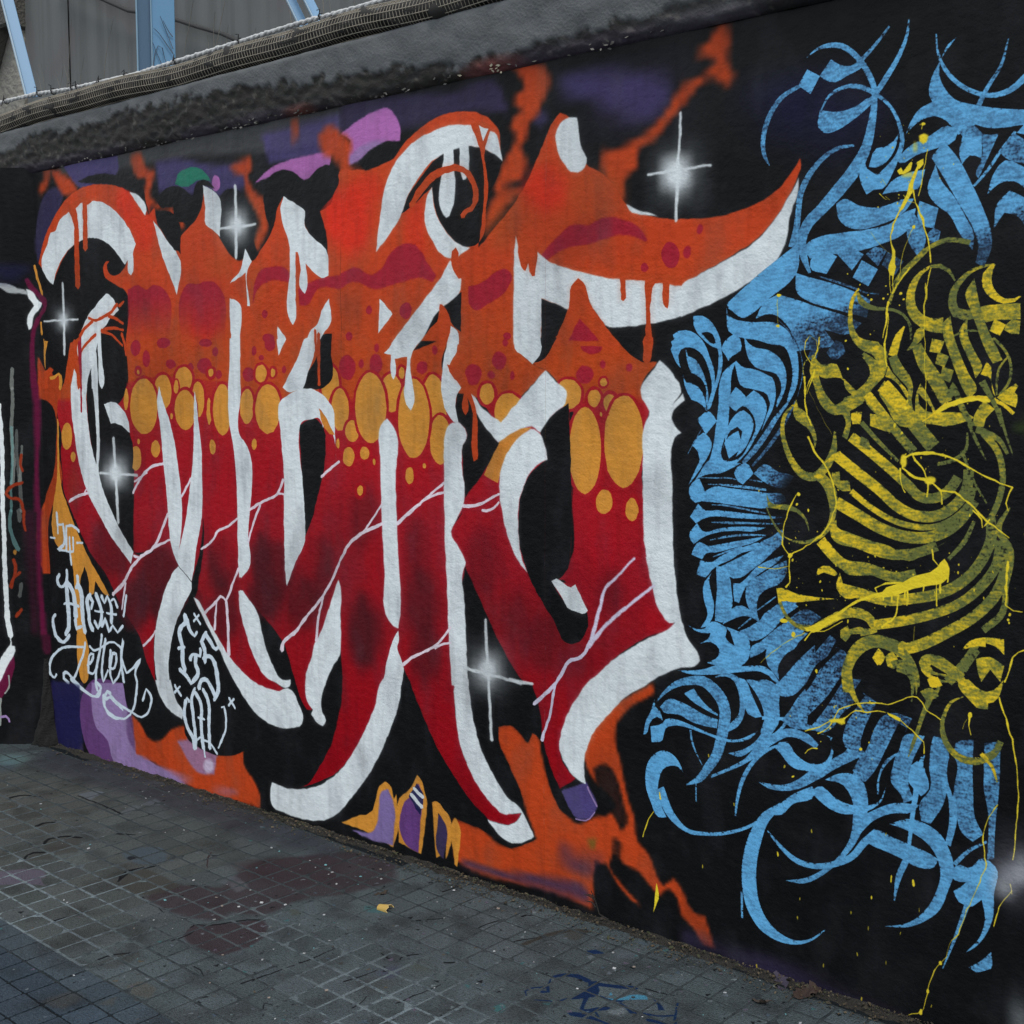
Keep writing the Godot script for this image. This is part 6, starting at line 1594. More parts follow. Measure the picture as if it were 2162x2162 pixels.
	E("yelp",[3838,1135,1,0,0,-1],0,0.9)
	E("yelp",[3867,1161,1,0,0,-2],0,0.9)
	E("yelp",[3939,1304,1,0,0,-1],0,0.9)
	E("yelp",[3793,1264,1,0,0,-1],0,0.9)
	E("yelp",[3864,1135,2,0,0,-2],0,0.9)
	E("yelp",[3737,1398,2,0,0,-3],0,0.9)
	E("yelp",[3834,1256,1,0,0,-3],0,0.9)
	E("yelp",[3936,1134,2,0,0,-4],0,0.9)
	E("yelp",[3814,1258,1,0,0,-1],0,0.9)
	E("yelp",[3864,1290,1,0,0,-1],0,0.9)
	E("yelp",[3802,1468,1,0,0,-1],0,0.9)
	E("yelp",[3844,1235,1,0,0,-1],0,0.9)
	E("yelp",[3855,1271,2,0,0,-3],0,0.9)
	E("yelp",[3763,1132,1,0,0,-1],0,0.9)
	E("yelp",[3919,1294,2,0,0,-2],0,0.9)
	E("yelp",[3975,1410,2,0,0,-2],0,0.9)
	E("yelp",[3835,1123,1,0,0,-1],0,0.9)
	E("yelp",[3803,1349,1,0,0,-1],0,0.9)
	E("yelp",[3783,1280,1,0,0,-1],0,0.9)
	E("yelp",[3860,1205,1,0,0,-1],0,0.9)
	E("yelp",[3829,1170,1,0,0,-1],0,0.9)
	E("yelp",[4269,1656,0,0,0,-1],0,0.9)
	E("yelp",[4301,1681,0,0,0,-1],0,0.9)
	E("yelp",[4195,1613,1,0,0,-1],0,0.9)
	E("yelp",[4293,1611,1,0,0,-1],0,0.9)
	E("yelp",[4224,1675,1,0,0,-1],0,0.9)
	E("yelp",[4368,1586,1,0,0,-2],0,0.9)
	E("yelp",[4381,1656,1,0,0,-2],0,0.9)
	E("yelp",[4261,1627,1,0,0,-1],0,0.9)
	E("yelp",[4216,1646,0,0,0,-1],0,0.9)
	E("yelp",[4221,1599,1,0,0,-2],0,0.9)
	E("yelp",[4317,1662,1,0,0,-1],0,0.9)
	E("yelp",[4299,1647,3,0,0,-5],0,0.9)
	E("yelp",[4225,1676,0,0,0,-1],0,0.9)
	E("yelp",[4375,1653,0,0,0,-1],0,0.9)
	E("yelp",[4281,1670,1,0,0,-1],0,0.9)
	E("yelp",[4315,1643,2,0,0,-2],0,0.9)
	E("yelp",[4155,1630,3,0,0,-4],0,0.9)
	E("yelp",[4245,1627,3,0,0,-5],0,0.9)
	E("yelp",[4100,2150,0,0,0,0],0,0.9)
	E("yelp",[4036,2226,1,0,0,-1],0,0.9)
	E("yelp",[4144,2282,1,0,0,-1],0,0.9)
	E("yelp",[4127,2197,0,0,0,0],0,0.9)
	E("yelp",[4147,2192,0,0,0,0],0,0.9)
	E("yelp",[4143,2324,1,0,0,-1],0,0.9)
	E("yelp",[4124,2142,2,0,0,-2],0,0.9)
	E("yelp",[4068,2148,2,0,0,-2],0,0.9)
	E("yelp",[4237,2270,0,0,0,0],0,0.9)
	E("yelp",[4186,2300,2,0,0,-3],0,0.9)
	E("yelp",[4128,2346,1,0,0,-1],0,0.9)
	E("yelp",[4069,2327,1,0,0,-1],0,0.9)
	E("yelp",[4146,2208,0,0,0,-1],0,0.9)
	E("yelp",[4100,2294,2,0,0,-2],0,0.9)
	E("yelp",[4176,2156,0,0,0,-1],0,0.9)
	E("yelp",[4122,2175,2,0,0,-2],0,0.9)
	E("yelp",[4165,2246,1,0,0,-1],0,0.9)
	E("yelp",[4226,2206,2,0,0,-2],0,0.9)
	E("yelp",[4073,2211,1,0,0,-2],0,0.9)
	E("yelp",[4182,2174,0,0,0,-1],0,0.9)
	E("yelp",[4137,2299,0,0,0,-1],0,0.9)
	E("yelp",[4233,2228,1,0,0,-1],0,0.9)
	E("yelp",[4258,2235,1,0,0,-2],0,0.9)
	E("yelp",[4120,2166,1,0,0,-2],0,0.9)
	E("yelp",[4172,2344,1,0,0,-2],0,0.9)
	E("yelp",[4133,2264,1,0,0,-2],0,0.9)
	E("yelp",[4181,2138,1,0,0,-1],0,0.9)
	E("yelp",[4270,2192,0,0,0,0],0,0.9)
	E("yelp",[4148,2205,2,0,0,-2],0,0.9)
	E("yelp",[4155,2256,1,0,0,-2],0,0.9)
	E("yelp",[4183,2284,1,0,0,-2],0,0.9)
	E("yelp",[4169,2212,0,0,0,-1],0,0.9)
	E("yelp",[4137,2308,1,0,0,-1],0,0.9)
	E("yelp",[4157,2242,0,0,0,-1],0,0.9)
	E("yelp",[4154,2216,1,0,0,-1],0,0.9)
	E("yelp",[4160,2261,0,0,0,-1],0,0.9)
	E("yelp",[4107,2220,0,0,0,0],0,0.9)
	E("yelp",[4083,2274,1,0,0,-1],0,0.9)
	E("yelp",[4118,2152,2,0,0,-3],0,0.9)
	E("yelp",[4153,2194,0,0,0,0],0,0.9)
	E("yelp",[3944,713,2,0,0,-2],0,0.9)
	E("yelp",[3969,755,2,0,0,-3],0,0.9)
	E("yelp",[3930,765,0,0,0,-1],0,0.9)
	E("yelp",[4075,839,0,0,0,-1],0,0.9)
	E("yelp",[4080,846,2,0,0,-2],0,0.9)
	E("yelp",[3984,818,2,0,0,-2],0,0.9)
	E("yelp",[4043,796,2,0,0,-2],0,0.9)
	E("yelp",[4053,748,0,0,0,-1],0,0.9)
	E("yelp",[3850,768,2,0,0,-2],0,0.9)
	E("yelp",[3954,784,1,0,0,-1],0,0.9)
	E("yelp",[4009,775,1,0,0,-1],0,0.9)
	E("yelp",[3852,789,1,0,0,-1],0,0.9)
	E("yelp",[4137,834,0,0,0,-1],0,0.9)
	E("yelp",[4041,880,0,0,0,-1],0,0.9)
	E("yelp",[3980,814,2,0,0,-3],0,0.9)
	E("yelp",[3944,816,1,0,0,-1],0,0.9)
	E("yelp",[4082,826,0,0,0,-1],0,0.9)
	E("yelp",[3999,763,0,0,0,-1],0,0.9)
	E("yelp",[4091,766,1,0,0,-1],0,0.9)
	E("yelp",[4071,853,0,0,0,-1],0,0.9)
	E("yelp",[4048,837,0,0,0,-1],0,0.9)
	E("yelp",[4017,784,0,0,0,-1],0,0.9)
	E("yelp",[3970,788,1,0,0,-1],0,0.9)
	E("yelp",[4063,815,1,0,0,-1],0,0.9)
	E("yelp",[4091,691,1,0,0,-2],0,0.9)
	E("yelp",[4080,733,2,0,0,-3],0,0.9)
	R("yelp",[3421,462,5,3425,441,5],0,1)
	R("yelp",[3403,397,2,3378,353,3,3366,311,4],0,1)
	F("yelp",[3415,178,3424,146,3419,112,3404,79,3410,126],0,1,0)
	R("yelp",[3786,1929,2,3788,1860,2],0,0.6)
	E("yelp",[3788,1854,6,0,0,-4],0,1)
	E("yelp",[3789,1937,7,0,0,-4],0,1)
	R("yelp",[3897,1761,2,3908,1786,2,3902,1811,1,3886,1825,1,3872,1807,2,3870,1782,2,3893,1744,2],0,1)
	R("yelp",[3893,1719,3,3878,1684,3,3873,1654,3,3880,1608,3],0,1)
	R("yelp",[3884,1674,1,3918,1616,1,3951,1559,1],0,0.6)
	R("yelp",[3881,1550,3,3904,1515,2,3934,1483,2],0,1)
	F("white",[4423,433,4452,473,4497,534,4500,466,4463,429,4425,397],5,0.75,0)
	F("white",[4483,94,4515,169,4531,68,4476,49],5,0.5,0)
	F("whitel",[4419,446,4455,533,4496,578,4501,430,4438,377],6,0.3,0)
	F("oliveg",[4430,1579,4458,1614,4460,1563],4,0.6,0)
	F("greyw",[3473,2784,3686,2742,3643,2736,3474,2740],3,0.4,0)

func paint_pavement():
	F("maroon",[-1213,3992,-1173,4083,-1084,4068,-990,4052,-901,4294,-769,4337,-626,4381,-446,4311,-396,4114,-573,3992,-702,3949,-797,3836,-914,3850,-926,3782,-1018,3809,-1118,3864,-1224,3970],3,0.6,0)
	F("maroon",[-1013,3666,-1008,3749,-922,3762,-794,3795,-770,3742,-785,3616,-869,3538,-946,3592],2,0.7,0)
	F("maroon",[-1011,4277,-769,4337,-619,4328,-587,4099,-783,4068,-924,4162],4,0.5,0)
	F("plum",[-2196,5766,-1751,5425,-1071,4849,-663,4489,-617,4311,-928,4489,-1356,4849,-1840,5219,-2170,5479],5,0.5,0)
	F("pinkg",[-1820,4186,-1767,4207,-1655,4207,-1618,4146,-1632,4130,-1587,4068,-1663,4086,-1777,4083],1,0.75,0)
	F("blueg",[-1427,4372,-1373,4431,-1309,4434,-1265,4381,-1241,4285,-1290,4257,-1369,4290],1,0.6,0)
	E("darkg",[-1373,4323,18,0,6,-21],1,0.9)
	F("lightg",[-1825,5046,-1759,5093,-1719,5074,-1750,4977],1,0.75,0)
	F("lightg",[-1519,4914,-1483,4993,-1417,4914,-1443,4903],1,0.5,0)
	F("lightg",[-1574,4817,-1547,4914,-1512,4892,-1539,4796],1,0.5,0)
	F("brownpatch",[-1342,4083,-1349,4146,-1300,4227,-1234,4170,-1132,4068,-1156,4022,-1230,3992,-1320,4052],2,0.75,0)
	F("brownpatch",[-1741,4452,-1750,4545,-1633,4536,-1591,4381,-1672,4354],2,0.55,0)
	F("brownpatch",[-1745,4294,-1753,4363,-1698,4372,-1656,4311],2,0.5,0)
	F("brownpatch",[-1840,4623,-1849,4682,-1777,4692,-1757,4584],2,0.5,0)
	F("brownpatch",[-1221,3475,-1182,3544,-1113,3562,-1111,3521,-1162,3453],2,0.35,0)
	F("ochreg",[-1093,3344,-1057,3376,-1005,3334,-1002,3272,-1065,3302],2,0.35,0)
	F("ochreg",[-1297,3252,-1240,3323,-1196,3282,-1219,3212],3,0.3,0)
	F("ochreg",[-1133,3242,-1098,3282,-1091,3232],2,0.3,0)
	F("blueg",[-2365,5562,-2272,5534,-2239,5372,-2286,5372],4,0.5,0)
	F("teal",[-2401,5648,-2246,5590,-2239,5452,-2331,5479],4,0.3,0)
	F("whiteg",[-970,4082,-937,4117,-901,4074,-926,4006],2,0.4,0)
	F("lightg",[-1011,4099,-969,4152,-932,4125,-974,4074],2,0.4,0)
	F("oliveg2",[-731,3874,-693,3878,-679,3832,-708,3817],2,0.4,0)
	R("maroon",[-1103,4375,7,-1100,4317,5,-1077,4233,3],0,1)
	F("tealg",[-484,3902,-443,3895,-399,3860,-426,3846,-476,3860],2,0.6,0)
	F("lilacg",[-386,3425,-350,3470,-326,3465,-329,3414,-351,3382,-383,3393],3,0.5,0)
	F("oliveg2",[-309,3482,-264,3505,-235,3470,-243,3425,-284,3437],4,0.3,0)
	F("brownpatch",[-430,3360,-380,3414,-339,3366,-377,3297],4,0.3,0)
	F("tealg",[-50,3227,-28,3244,-11,3222,-28,3197,-45,3202],1,0.85,0)
	F("tealg",[-135,3355,-117,3360,-121,3328],1,0.8,0)
	F("blueg",[-84,3431,-68,3431,-68,3420],1,0.9,0)
	F("blueg",[-412,3140,-393,3159,-376,3134],1,0.9,0)
	F("tealg",[-209,3552,-188,3563,-192,3546],1,0.8,0)
	F("navyg",[217,3376,245,3376,240,3297,228,3282,211,3277,164,3277,185,3308,206,3318],0,1,0)
	R("navyg",[116,3403,12,155,3417,18,186,3409,21,219,3376,22],0,1)
	R("navyg",[233,3360,21,270,3350,19,307,3342,18,349,3336,16],0,1)
	R("navyg",[349,3336,10,336,3323,4],0,1)
	R("navyg",[204,3282,10,154,3274,9,124,3262,7,90,3264,6,63,3267,5],0,1)
	R("navyg",[206,3282,15,200,3257,11,187,3207,8],0,1)
	R("navyg",[187,3207,15,206,3205,17,234,3217,21,258,3217,25],0,1)
	R("navyg",[160,3188,29,188,3183,26,216,3168,22,243,3149,19,261,3131,15],0,1)
	R("navyg",[227,3197,6,235,3168,5,261,3134,4],0,1)
	R("navyg",[276,3267,18,310,3262,15,295,3252,8,312,3227,11,324,3197,9],0,1)
	R("navyg",[319,3197,10,354,3188,9,393,3178,8,436,3178,8],0,1)
	F("navyg",[390,3277,402,3252,409,3227,414,3207,397,3207,395,3237],0,1,0)
	R("navyg",[453,3247,5,444,3197,6,434,3134,7],0,1)
	R("navyg",[82,3334,15,102,3339,12,101,3313,10,84,3313,16],0,1)
	R("navyg",[111,3393,4,102,3350,6,37,3318,6,39,3287,3],0,1)
	F("navyg",[226,3569,254,3581,278,3557,250,3534,225,3546],1,1,0)
	R("navyg",[243,3287,6,266,3267,9],0,1)
	R("navyg",[362,3154,14,396,3140,16,417,3121,17],0,1)
	F("cyang",[262,3277,302,3277,328,3297,377,3292,377,3269,320,3267,281,3267],0,1,0)
	F("cyang",[268,3292,276,3313,281,3292],0,1,0)
	F("whiteg",[257,3202,284,3212,312,3227,311,3197,293,3176,269,3183],2,0.7,0)
	F("whiteg",[223,3528,240,3546,248,3534,230,3510],1,0.6,0)
	F("blueg",[373,3624,409,3637,414,3606,393,3612],2,0.6,0)
	F("tealg",[82,3247,111,3252,99,3237],1,0.8,0)
	F("lightg",[313,3552,356,3587,386,3563,348,3505,317,3516],4,0.4,0)
	F("lightg",[229,3612,268,3637,277,3612,249,3587],3,0.4,0)
	F("brownpatch",[155,3668,179,3706,218,3713,227,3674,197,3637],2,0.6,0)
	R("browng",[29,3612,20,89,3662,20,146,3700,20,202,3719,21,237,3706,19],1,0.6)
	R("crackg",[-2095,4998,16,-2062,5030,14,-1975,5017,9,-1943,4985,5],0,1)
	R("crackg",[-1753,4296,9,-1763,4349,10,-1751,4374,17,-1713,4378,13],0,1)
	R("crackg",[-1747,4468,11,-1748,4520,16,-1719,4541,17,-1630,4531,13],0,1)
	R("crackg",[-1850,4660,15,-1833,4693,15,-1781,4699,11],0,1)
	R("crackg",[-1355,4111,6,-1362,4155,9,-1334,4217,12,-1293,4231,12,-1261,4254,10],0,1)
	R("crackg",[-1562,4797,9,-1644,4880,8,-1820,5030,6],0,1)
	R("crackg",[-1514,4573,14,-1474,4568,11,-1435,4562,8],0,1)
	R("crackg",[-1355,4104,8,-1351,4160,8,-1325,4217,10,-1260,4250,9],0,1)
	R("crackg",[-1223,3516,10,-1208,3534,9,-1185,3546,8,-1122,3563,7],0,1)
	R("crackg",[-1231,3975,5,-1204,3931,5,-1169,3902,4,-1124,3846,3],0,1)
	R("crackg",[-1465,3775,11,-1448,3792,9,-1397,3832,7],0,1)
	R("crackg",[-1009,3732,6,-1001,3758,9,-953,3748,8,-884,3778,7,-844,3788,7,-788,3792,6],0,1)
	R("crackg",[-1043,3637,7,-1002,3687,5,-994,3713,3],0,1)
	R("crackg",[-768,3360,6,-701,3420,5,-637,3476,4],0,1)
	R("crackg",[-626,3487,7,-590,3522,6,-533,3587,4],0,1)
	R("crackg",[-670,3178,3,-679,3247,4,-639,3227,3],0,1)
	R("crackg",[-1096,4073,7,-1025,4054,4],0,1)
	R("crackg",[-931,3465,4,-904,3442,3,-882,3403,2],0,1)
	R("crackg",[-880,3267,10,-870,3277,8,-843,3287,6],0,1)
	R("crackg",[-481,3371,7,-435,3403,5,-391,3448,4],0,1)
	R("crackg",[-318,3247,5,-273,3287,4,-200,3355,3],0,1)
	R("crackg",[-332,3510,4,-329,3528,6,-280,3546,5],0,1)
	R("crackg",[-197,3493,9,-153,3493,6],0,1)
	R("crackg",[-318,3785,7,-214,3805,4],0,1)
	R("crackg",[-392,3552,6,-370,3522,5,-354,3516,5],0,1)
	R("crackg",[-436,3217,5,-416,3247,3,-403,3287,2],0,1)
	R("crackg",[-232,4019,9,-183,4065,5],0,1)
	R("crackg",[-113,3726,6,-58,3778,5,-21,3798,4],0,1)
	R("crackg",[30,3819,8,45,3832,9,65,3826,6],0,1)
	R("crackg",[374,3334,6,409,3308,5,451,3292,4],0,1)
	R("crackg",[7,3637,7,76,3662,4],0,1)


# ------------------------------------------------------------------ wall
func stucco_height() -> Texture2D:
	var a := noise(0.022, 71, 4).get_seamless_image(1024, 1024).get_data()
	var b := noise(0.09, 72, 3).get_seamless_image(1024, 1024).get_data()
	var st := noise(0.03, 73, 3).get_seamless_image(512, 1024)
	st.resize(1024, 1024, Image.INTERPOLATE_BILINEAR)
	var c := st.get_data()
	var o := PackedByteArray(); o.resize(1024 * 1024)
	for i in o.size():
		o[i] = int(a[i] * 0.45 + b[i] * 0.22 + c[i] * 0.33)
	return ImageTexture.create_from_image(Image.create_from_data(1024, 1024, false, Image.FORMAT_L8, o))

func paint_mat(tex: Texture2D, relief: Texture2D, depth: float, rough := 0.5) -> StandardMaterial3D:
	var m := StandardMaterial3D.new(); m.albedo_color = Color(0.1, 0.1, 0.1); m.roughness = rough; m.metallic_specular = 0.22
	m.uv1_triplanar = true; m.uv1_scale = Vector3.ONE * 1.15; m.heightmap_enabled = true; m.heightmap_texture = relief; m.heightmap_scale = depth
	m.detail_enabled = true; m.detail_albedo = tex; m.detail_uv_layer = BaseMaterial3D.DETAIL_UV_2; m.detail_blend_mode = BaseMaterial3D.BLEND_MODE_MIX
	return m

func sheet(xs: Array, ys: Array, at: Callable, uv: Callable) -> ArrayMesh:
	var st := begin()
	for j in ys.size():
		for i in xs.size():
			st.set_uv2(uv.call(xs[i], ys[j])); st.set_uv(uv.call(xs[i], ys[j])); st.add_vertex(at.call(xs[i], ys[j]))
	var w := xs.size()
	for j in ys.size() - 1:
		for i in w - 1:
			var q := j * w + i
			for v in [q, q + w, q + 1, q + 1, q + w, q + w + 1]: st.add_index(v)
	st.generate_normals()
	return st.commit()

func steps(a: float, b: float, d: float) -> Array:
	var n := maxi(1, int(ceil(absf(b - a) / d)))
	var o := []
	for i in n + 1: o.append(lerpf(a, b, float(i) / n))
	return o

func build_wall(relief: Texture2D):
	paint_wall()
	var cuts := [0, 1167, 2334, 3500]
	var mats := []
	for i in 3:
		var im := cv.get_region(Rect2i(cuts[i], 0, cuts[i + 1] - cuts[i], 1915))
		mats.append(paint_mat(ImageTexture.create_from_image(im), relief, 0.24, 0.44))
	var wall := root("graffiti_wall", base_at)
	wall.basis = Basis(along, Vector3.UP, out)
	tag(wall, "long low street wall covered in red, orange, white, blue and yellow graffiti lettering", "wall")
	var wave := noise(1.6, 5, 3)
	var place := func(s: float, t: float) -> Vector3: return Vector3(s, t, wave.get_noise_2d(s, t) * 0.006 * smoothstep(0.0, 0.3, s))
	for i in 3:
		var s0 := maxf(0.0, cuts[i] / 700.0 - 0.35); var s1: float = cuts[i + 1] / 700.0 - 0.35
		var wpx: float = cuts[i + 1] - cuts[i]
		var m := sheet(steps(s0, s1, 0.05), steps(2.71, -0.06, 0.05), place, func(s, t): return Vector2(((s + 0.35) * 700.0 - cuts[i]) / wpx, (2.735 - t) * 700.0 / 1915.0))
		mi("painted_face", m, mats[i], wall)
	var dark := flat_mat(PAL["black"].srgb_to_linear(), 0.44, relief, 0.24, 1.15)
	mi("painted_face", sheet(steps(4.65, 7.0, 0.05), steps(2.71, -0.06, 0.05), place, func(s, t): return Vector2(s, t)), dark, wall)
	var body := begin(); obox(body, Vector3(3.6, 1.3, -0.16), Vector3(3.5, 0, 0), Vector3(0, 1.4, 0), Vector3(0, 0, 0.14))
	mi("wall_core", done(body, false), flat_mat(Color(0.2, 0.2, 0.2)), wall)
	# the wall next to it turns towards the street
	var side := root("adjoining_wall", base_at)
	tag(side, "dark painted end wall turning towards the street at the far corner, white and magenta paint on it", "wall")
	var m2 := sheet(steps(-1.6, -0.35, 0.1) + steps(-0.349, 0.0, 0.05), steps(2.72, -0.05, 0.05), func(s, t): return Vector3(s, t, wave.get_noise_2d(s - 9.0, t) * 0.01 * smoothstep(0.0, -0.1, s)), func(s, t): return Vector2(maxf(s + 0.35, 0.0) * 700.0 / 1167.0, (2.735 - t) * 700.0 / 1915.0))
	mi("painted_face", m2, mats[0], side)
	var core := begin(); obox(core, Vector3(-0.85, 1.3, -0.15), Vector3(0.8, 0, 0), Vector3(0, 1.4, 0), Vector3(0, 0, 0.13))
	mi("wall_core", done(core, false), flat_mat(Color(0.2, 0.2, 0.2)), side)
	# rough plaster at the foot of the corner
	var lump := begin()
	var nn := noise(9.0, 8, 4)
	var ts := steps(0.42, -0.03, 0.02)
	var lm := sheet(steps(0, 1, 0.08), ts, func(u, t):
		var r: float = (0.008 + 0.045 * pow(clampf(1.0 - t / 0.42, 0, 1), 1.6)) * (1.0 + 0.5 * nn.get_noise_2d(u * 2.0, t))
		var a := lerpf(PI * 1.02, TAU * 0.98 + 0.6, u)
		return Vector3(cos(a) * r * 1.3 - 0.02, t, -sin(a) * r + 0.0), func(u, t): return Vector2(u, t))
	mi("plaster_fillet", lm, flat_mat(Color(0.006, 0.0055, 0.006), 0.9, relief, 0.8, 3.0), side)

func build_coping():
	var st := begin()
	var nb := noise(2.2, 15, 4); var nf := noise(20.0, 16, 4); var big := noise(0.9, 17, 2)
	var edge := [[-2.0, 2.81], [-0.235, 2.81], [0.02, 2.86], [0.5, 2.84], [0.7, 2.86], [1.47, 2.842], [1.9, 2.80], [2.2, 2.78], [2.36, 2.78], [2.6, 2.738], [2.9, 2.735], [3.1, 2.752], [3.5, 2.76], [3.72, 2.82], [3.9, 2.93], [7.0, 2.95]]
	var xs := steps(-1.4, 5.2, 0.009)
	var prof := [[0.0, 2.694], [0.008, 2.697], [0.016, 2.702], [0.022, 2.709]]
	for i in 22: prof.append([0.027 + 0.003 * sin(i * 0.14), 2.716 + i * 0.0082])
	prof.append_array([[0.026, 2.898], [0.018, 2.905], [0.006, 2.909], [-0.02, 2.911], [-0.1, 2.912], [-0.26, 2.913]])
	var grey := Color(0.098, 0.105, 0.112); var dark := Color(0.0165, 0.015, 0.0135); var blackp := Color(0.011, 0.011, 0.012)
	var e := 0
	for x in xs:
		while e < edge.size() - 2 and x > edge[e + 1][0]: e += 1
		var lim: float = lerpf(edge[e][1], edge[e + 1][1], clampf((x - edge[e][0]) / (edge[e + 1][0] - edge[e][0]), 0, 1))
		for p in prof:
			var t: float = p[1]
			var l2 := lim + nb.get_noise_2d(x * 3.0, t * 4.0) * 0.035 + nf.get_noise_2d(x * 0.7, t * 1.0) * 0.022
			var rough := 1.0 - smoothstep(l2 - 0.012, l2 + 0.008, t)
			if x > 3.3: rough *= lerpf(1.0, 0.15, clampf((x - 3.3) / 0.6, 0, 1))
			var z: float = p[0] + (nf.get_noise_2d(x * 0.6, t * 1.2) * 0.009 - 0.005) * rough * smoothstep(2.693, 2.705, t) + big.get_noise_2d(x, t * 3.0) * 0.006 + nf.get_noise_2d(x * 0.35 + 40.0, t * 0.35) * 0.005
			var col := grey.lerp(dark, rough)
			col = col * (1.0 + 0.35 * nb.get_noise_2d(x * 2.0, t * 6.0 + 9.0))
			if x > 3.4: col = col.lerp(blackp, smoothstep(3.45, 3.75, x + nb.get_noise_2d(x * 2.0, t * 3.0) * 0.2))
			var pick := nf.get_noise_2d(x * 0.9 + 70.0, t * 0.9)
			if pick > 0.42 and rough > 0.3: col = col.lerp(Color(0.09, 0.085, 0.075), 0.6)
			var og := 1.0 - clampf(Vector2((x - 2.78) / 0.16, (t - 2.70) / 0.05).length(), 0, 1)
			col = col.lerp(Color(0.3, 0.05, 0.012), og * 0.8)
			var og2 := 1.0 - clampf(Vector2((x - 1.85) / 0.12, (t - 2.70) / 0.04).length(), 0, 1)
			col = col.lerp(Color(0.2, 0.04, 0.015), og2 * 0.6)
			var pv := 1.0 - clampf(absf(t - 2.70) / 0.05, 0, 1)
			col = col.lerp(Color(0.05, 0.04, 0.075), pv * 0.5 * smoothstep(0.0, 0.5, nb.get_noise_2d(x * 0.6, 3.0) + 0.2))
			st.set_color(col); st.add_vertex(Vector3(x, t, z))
	var w := prof.size()
	for i in xs.size() - 1:
		for j in w - 1:
			var q := i * w + j
			for v in [q, q + 1, q + w, q + w, q + 1, q + w + 1]: st.add_index(v)
	st.generate_normals()
	var m := StandardMaterial3D.new(); m.vertex_color_use_as_albedo = true; m.roughness = 0.85
	var hn := ImageTexture.create_from_image(noise(0.05, 77, 4).get_seamless_image(512, 512))
	m.uv1_triplanar = true; m.uv1_scale = Vector3.ONE * 3.0; m.heightmap_enabled = true; m.heightmap_texture = hn; m.heightmap_scale = 0.16
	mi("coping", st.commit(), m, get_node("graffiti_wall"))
	# crumbs of old paint along the lower edge of the coping
	var fl := begin(); fl.set_smooth_group(-1)
	for i in 200:
		var x := rng.randf_range(-0.1, 3.5)
		var dense := nb.get_noise_2d(x * 3.0, 20.0)
		if dense < 0.02 and rng.randf() < 0.8: continue
		var c := Vector3(x, 2.70 + rng.randf_range(-0.012, 0.014), 0.012 + rng.randf() * 0.012)
		var a := Vector3(rng.randf_range(0.003, 0.012), rng.randf_range(-0.003, 0.003), 0); var b := Vector3(rng.randf_range(-0.003, 0.003), rng.randf_range(0.0015, 0.005), rng.randf_range(-0.003, 0.003))
		var v := rng.randf_range(0.05, 0.16)
		fl.set_color(Color(v, v * 0.97, v * 0.9) if not (x > 2.62 and x < 2.82) else Color(0.4, 0.36, 0.27))
		for q in [c - a, c + b, c + a, c - a, c + a, c - b]: fl.add_vertex(q)
	fl.generate_normals()
	var fm := StandardMaterial3D.new(); fm.vertex_color_use_as_albedo = true; fm.cull_mode = BaseMaterial3D.CULL_DISABLED
	var f := mi("flaking_paint", fl.commit(), fm, get_node("graffiti_wall")); f.set_meta("kind", "stuff")

# ------------------------------------------------------------------ pavement
var tu := Vector2(0.0716, 0.0641); var tv := Vector2(0.0641, -0.0716); var to := Vector2(-1.5198, -3.7050)
func tile_at(i: float, j: float) -> Vector2: return to + tu * i + tv * j

func on_screen(p: Vector3) -> Vector2:
	var d := p - Vector3(0, CAMERA_HEIGHT, 0)
	var z := -d.y * sin(PITCH) - d.z * cos(PITCH)
	if z < 0.1: return Vector2(9, 9)
	var f := 1.0 / tan(deg_to_rad(45.1521 / 2.0))
	return Vector2(f * d.x / z, f * (d.y * cos(PITCH) - d.z * sin(PITCH)) / z)

func worn(i: int, j: int) -> float:
	# 0 for smooth blue-grey tiles with open joints at the street side, 1 for the old patched pavement with smeared joints
	return smoothstep(-1.5, -0.2, j + 0.0)

func worn_at(x: float, z: float) -> float:
	var g := Vector2(x, z) - to
	var det := tu.x * tv.y - tu.y * tv.x
	var j := (tu.x * g.y - tu.y * g.x) / det
	var d := (Vector3(x, 0, z) - base_at).dot(out)
	return smoothstep(-1.5, -0.2, j - 0.5)

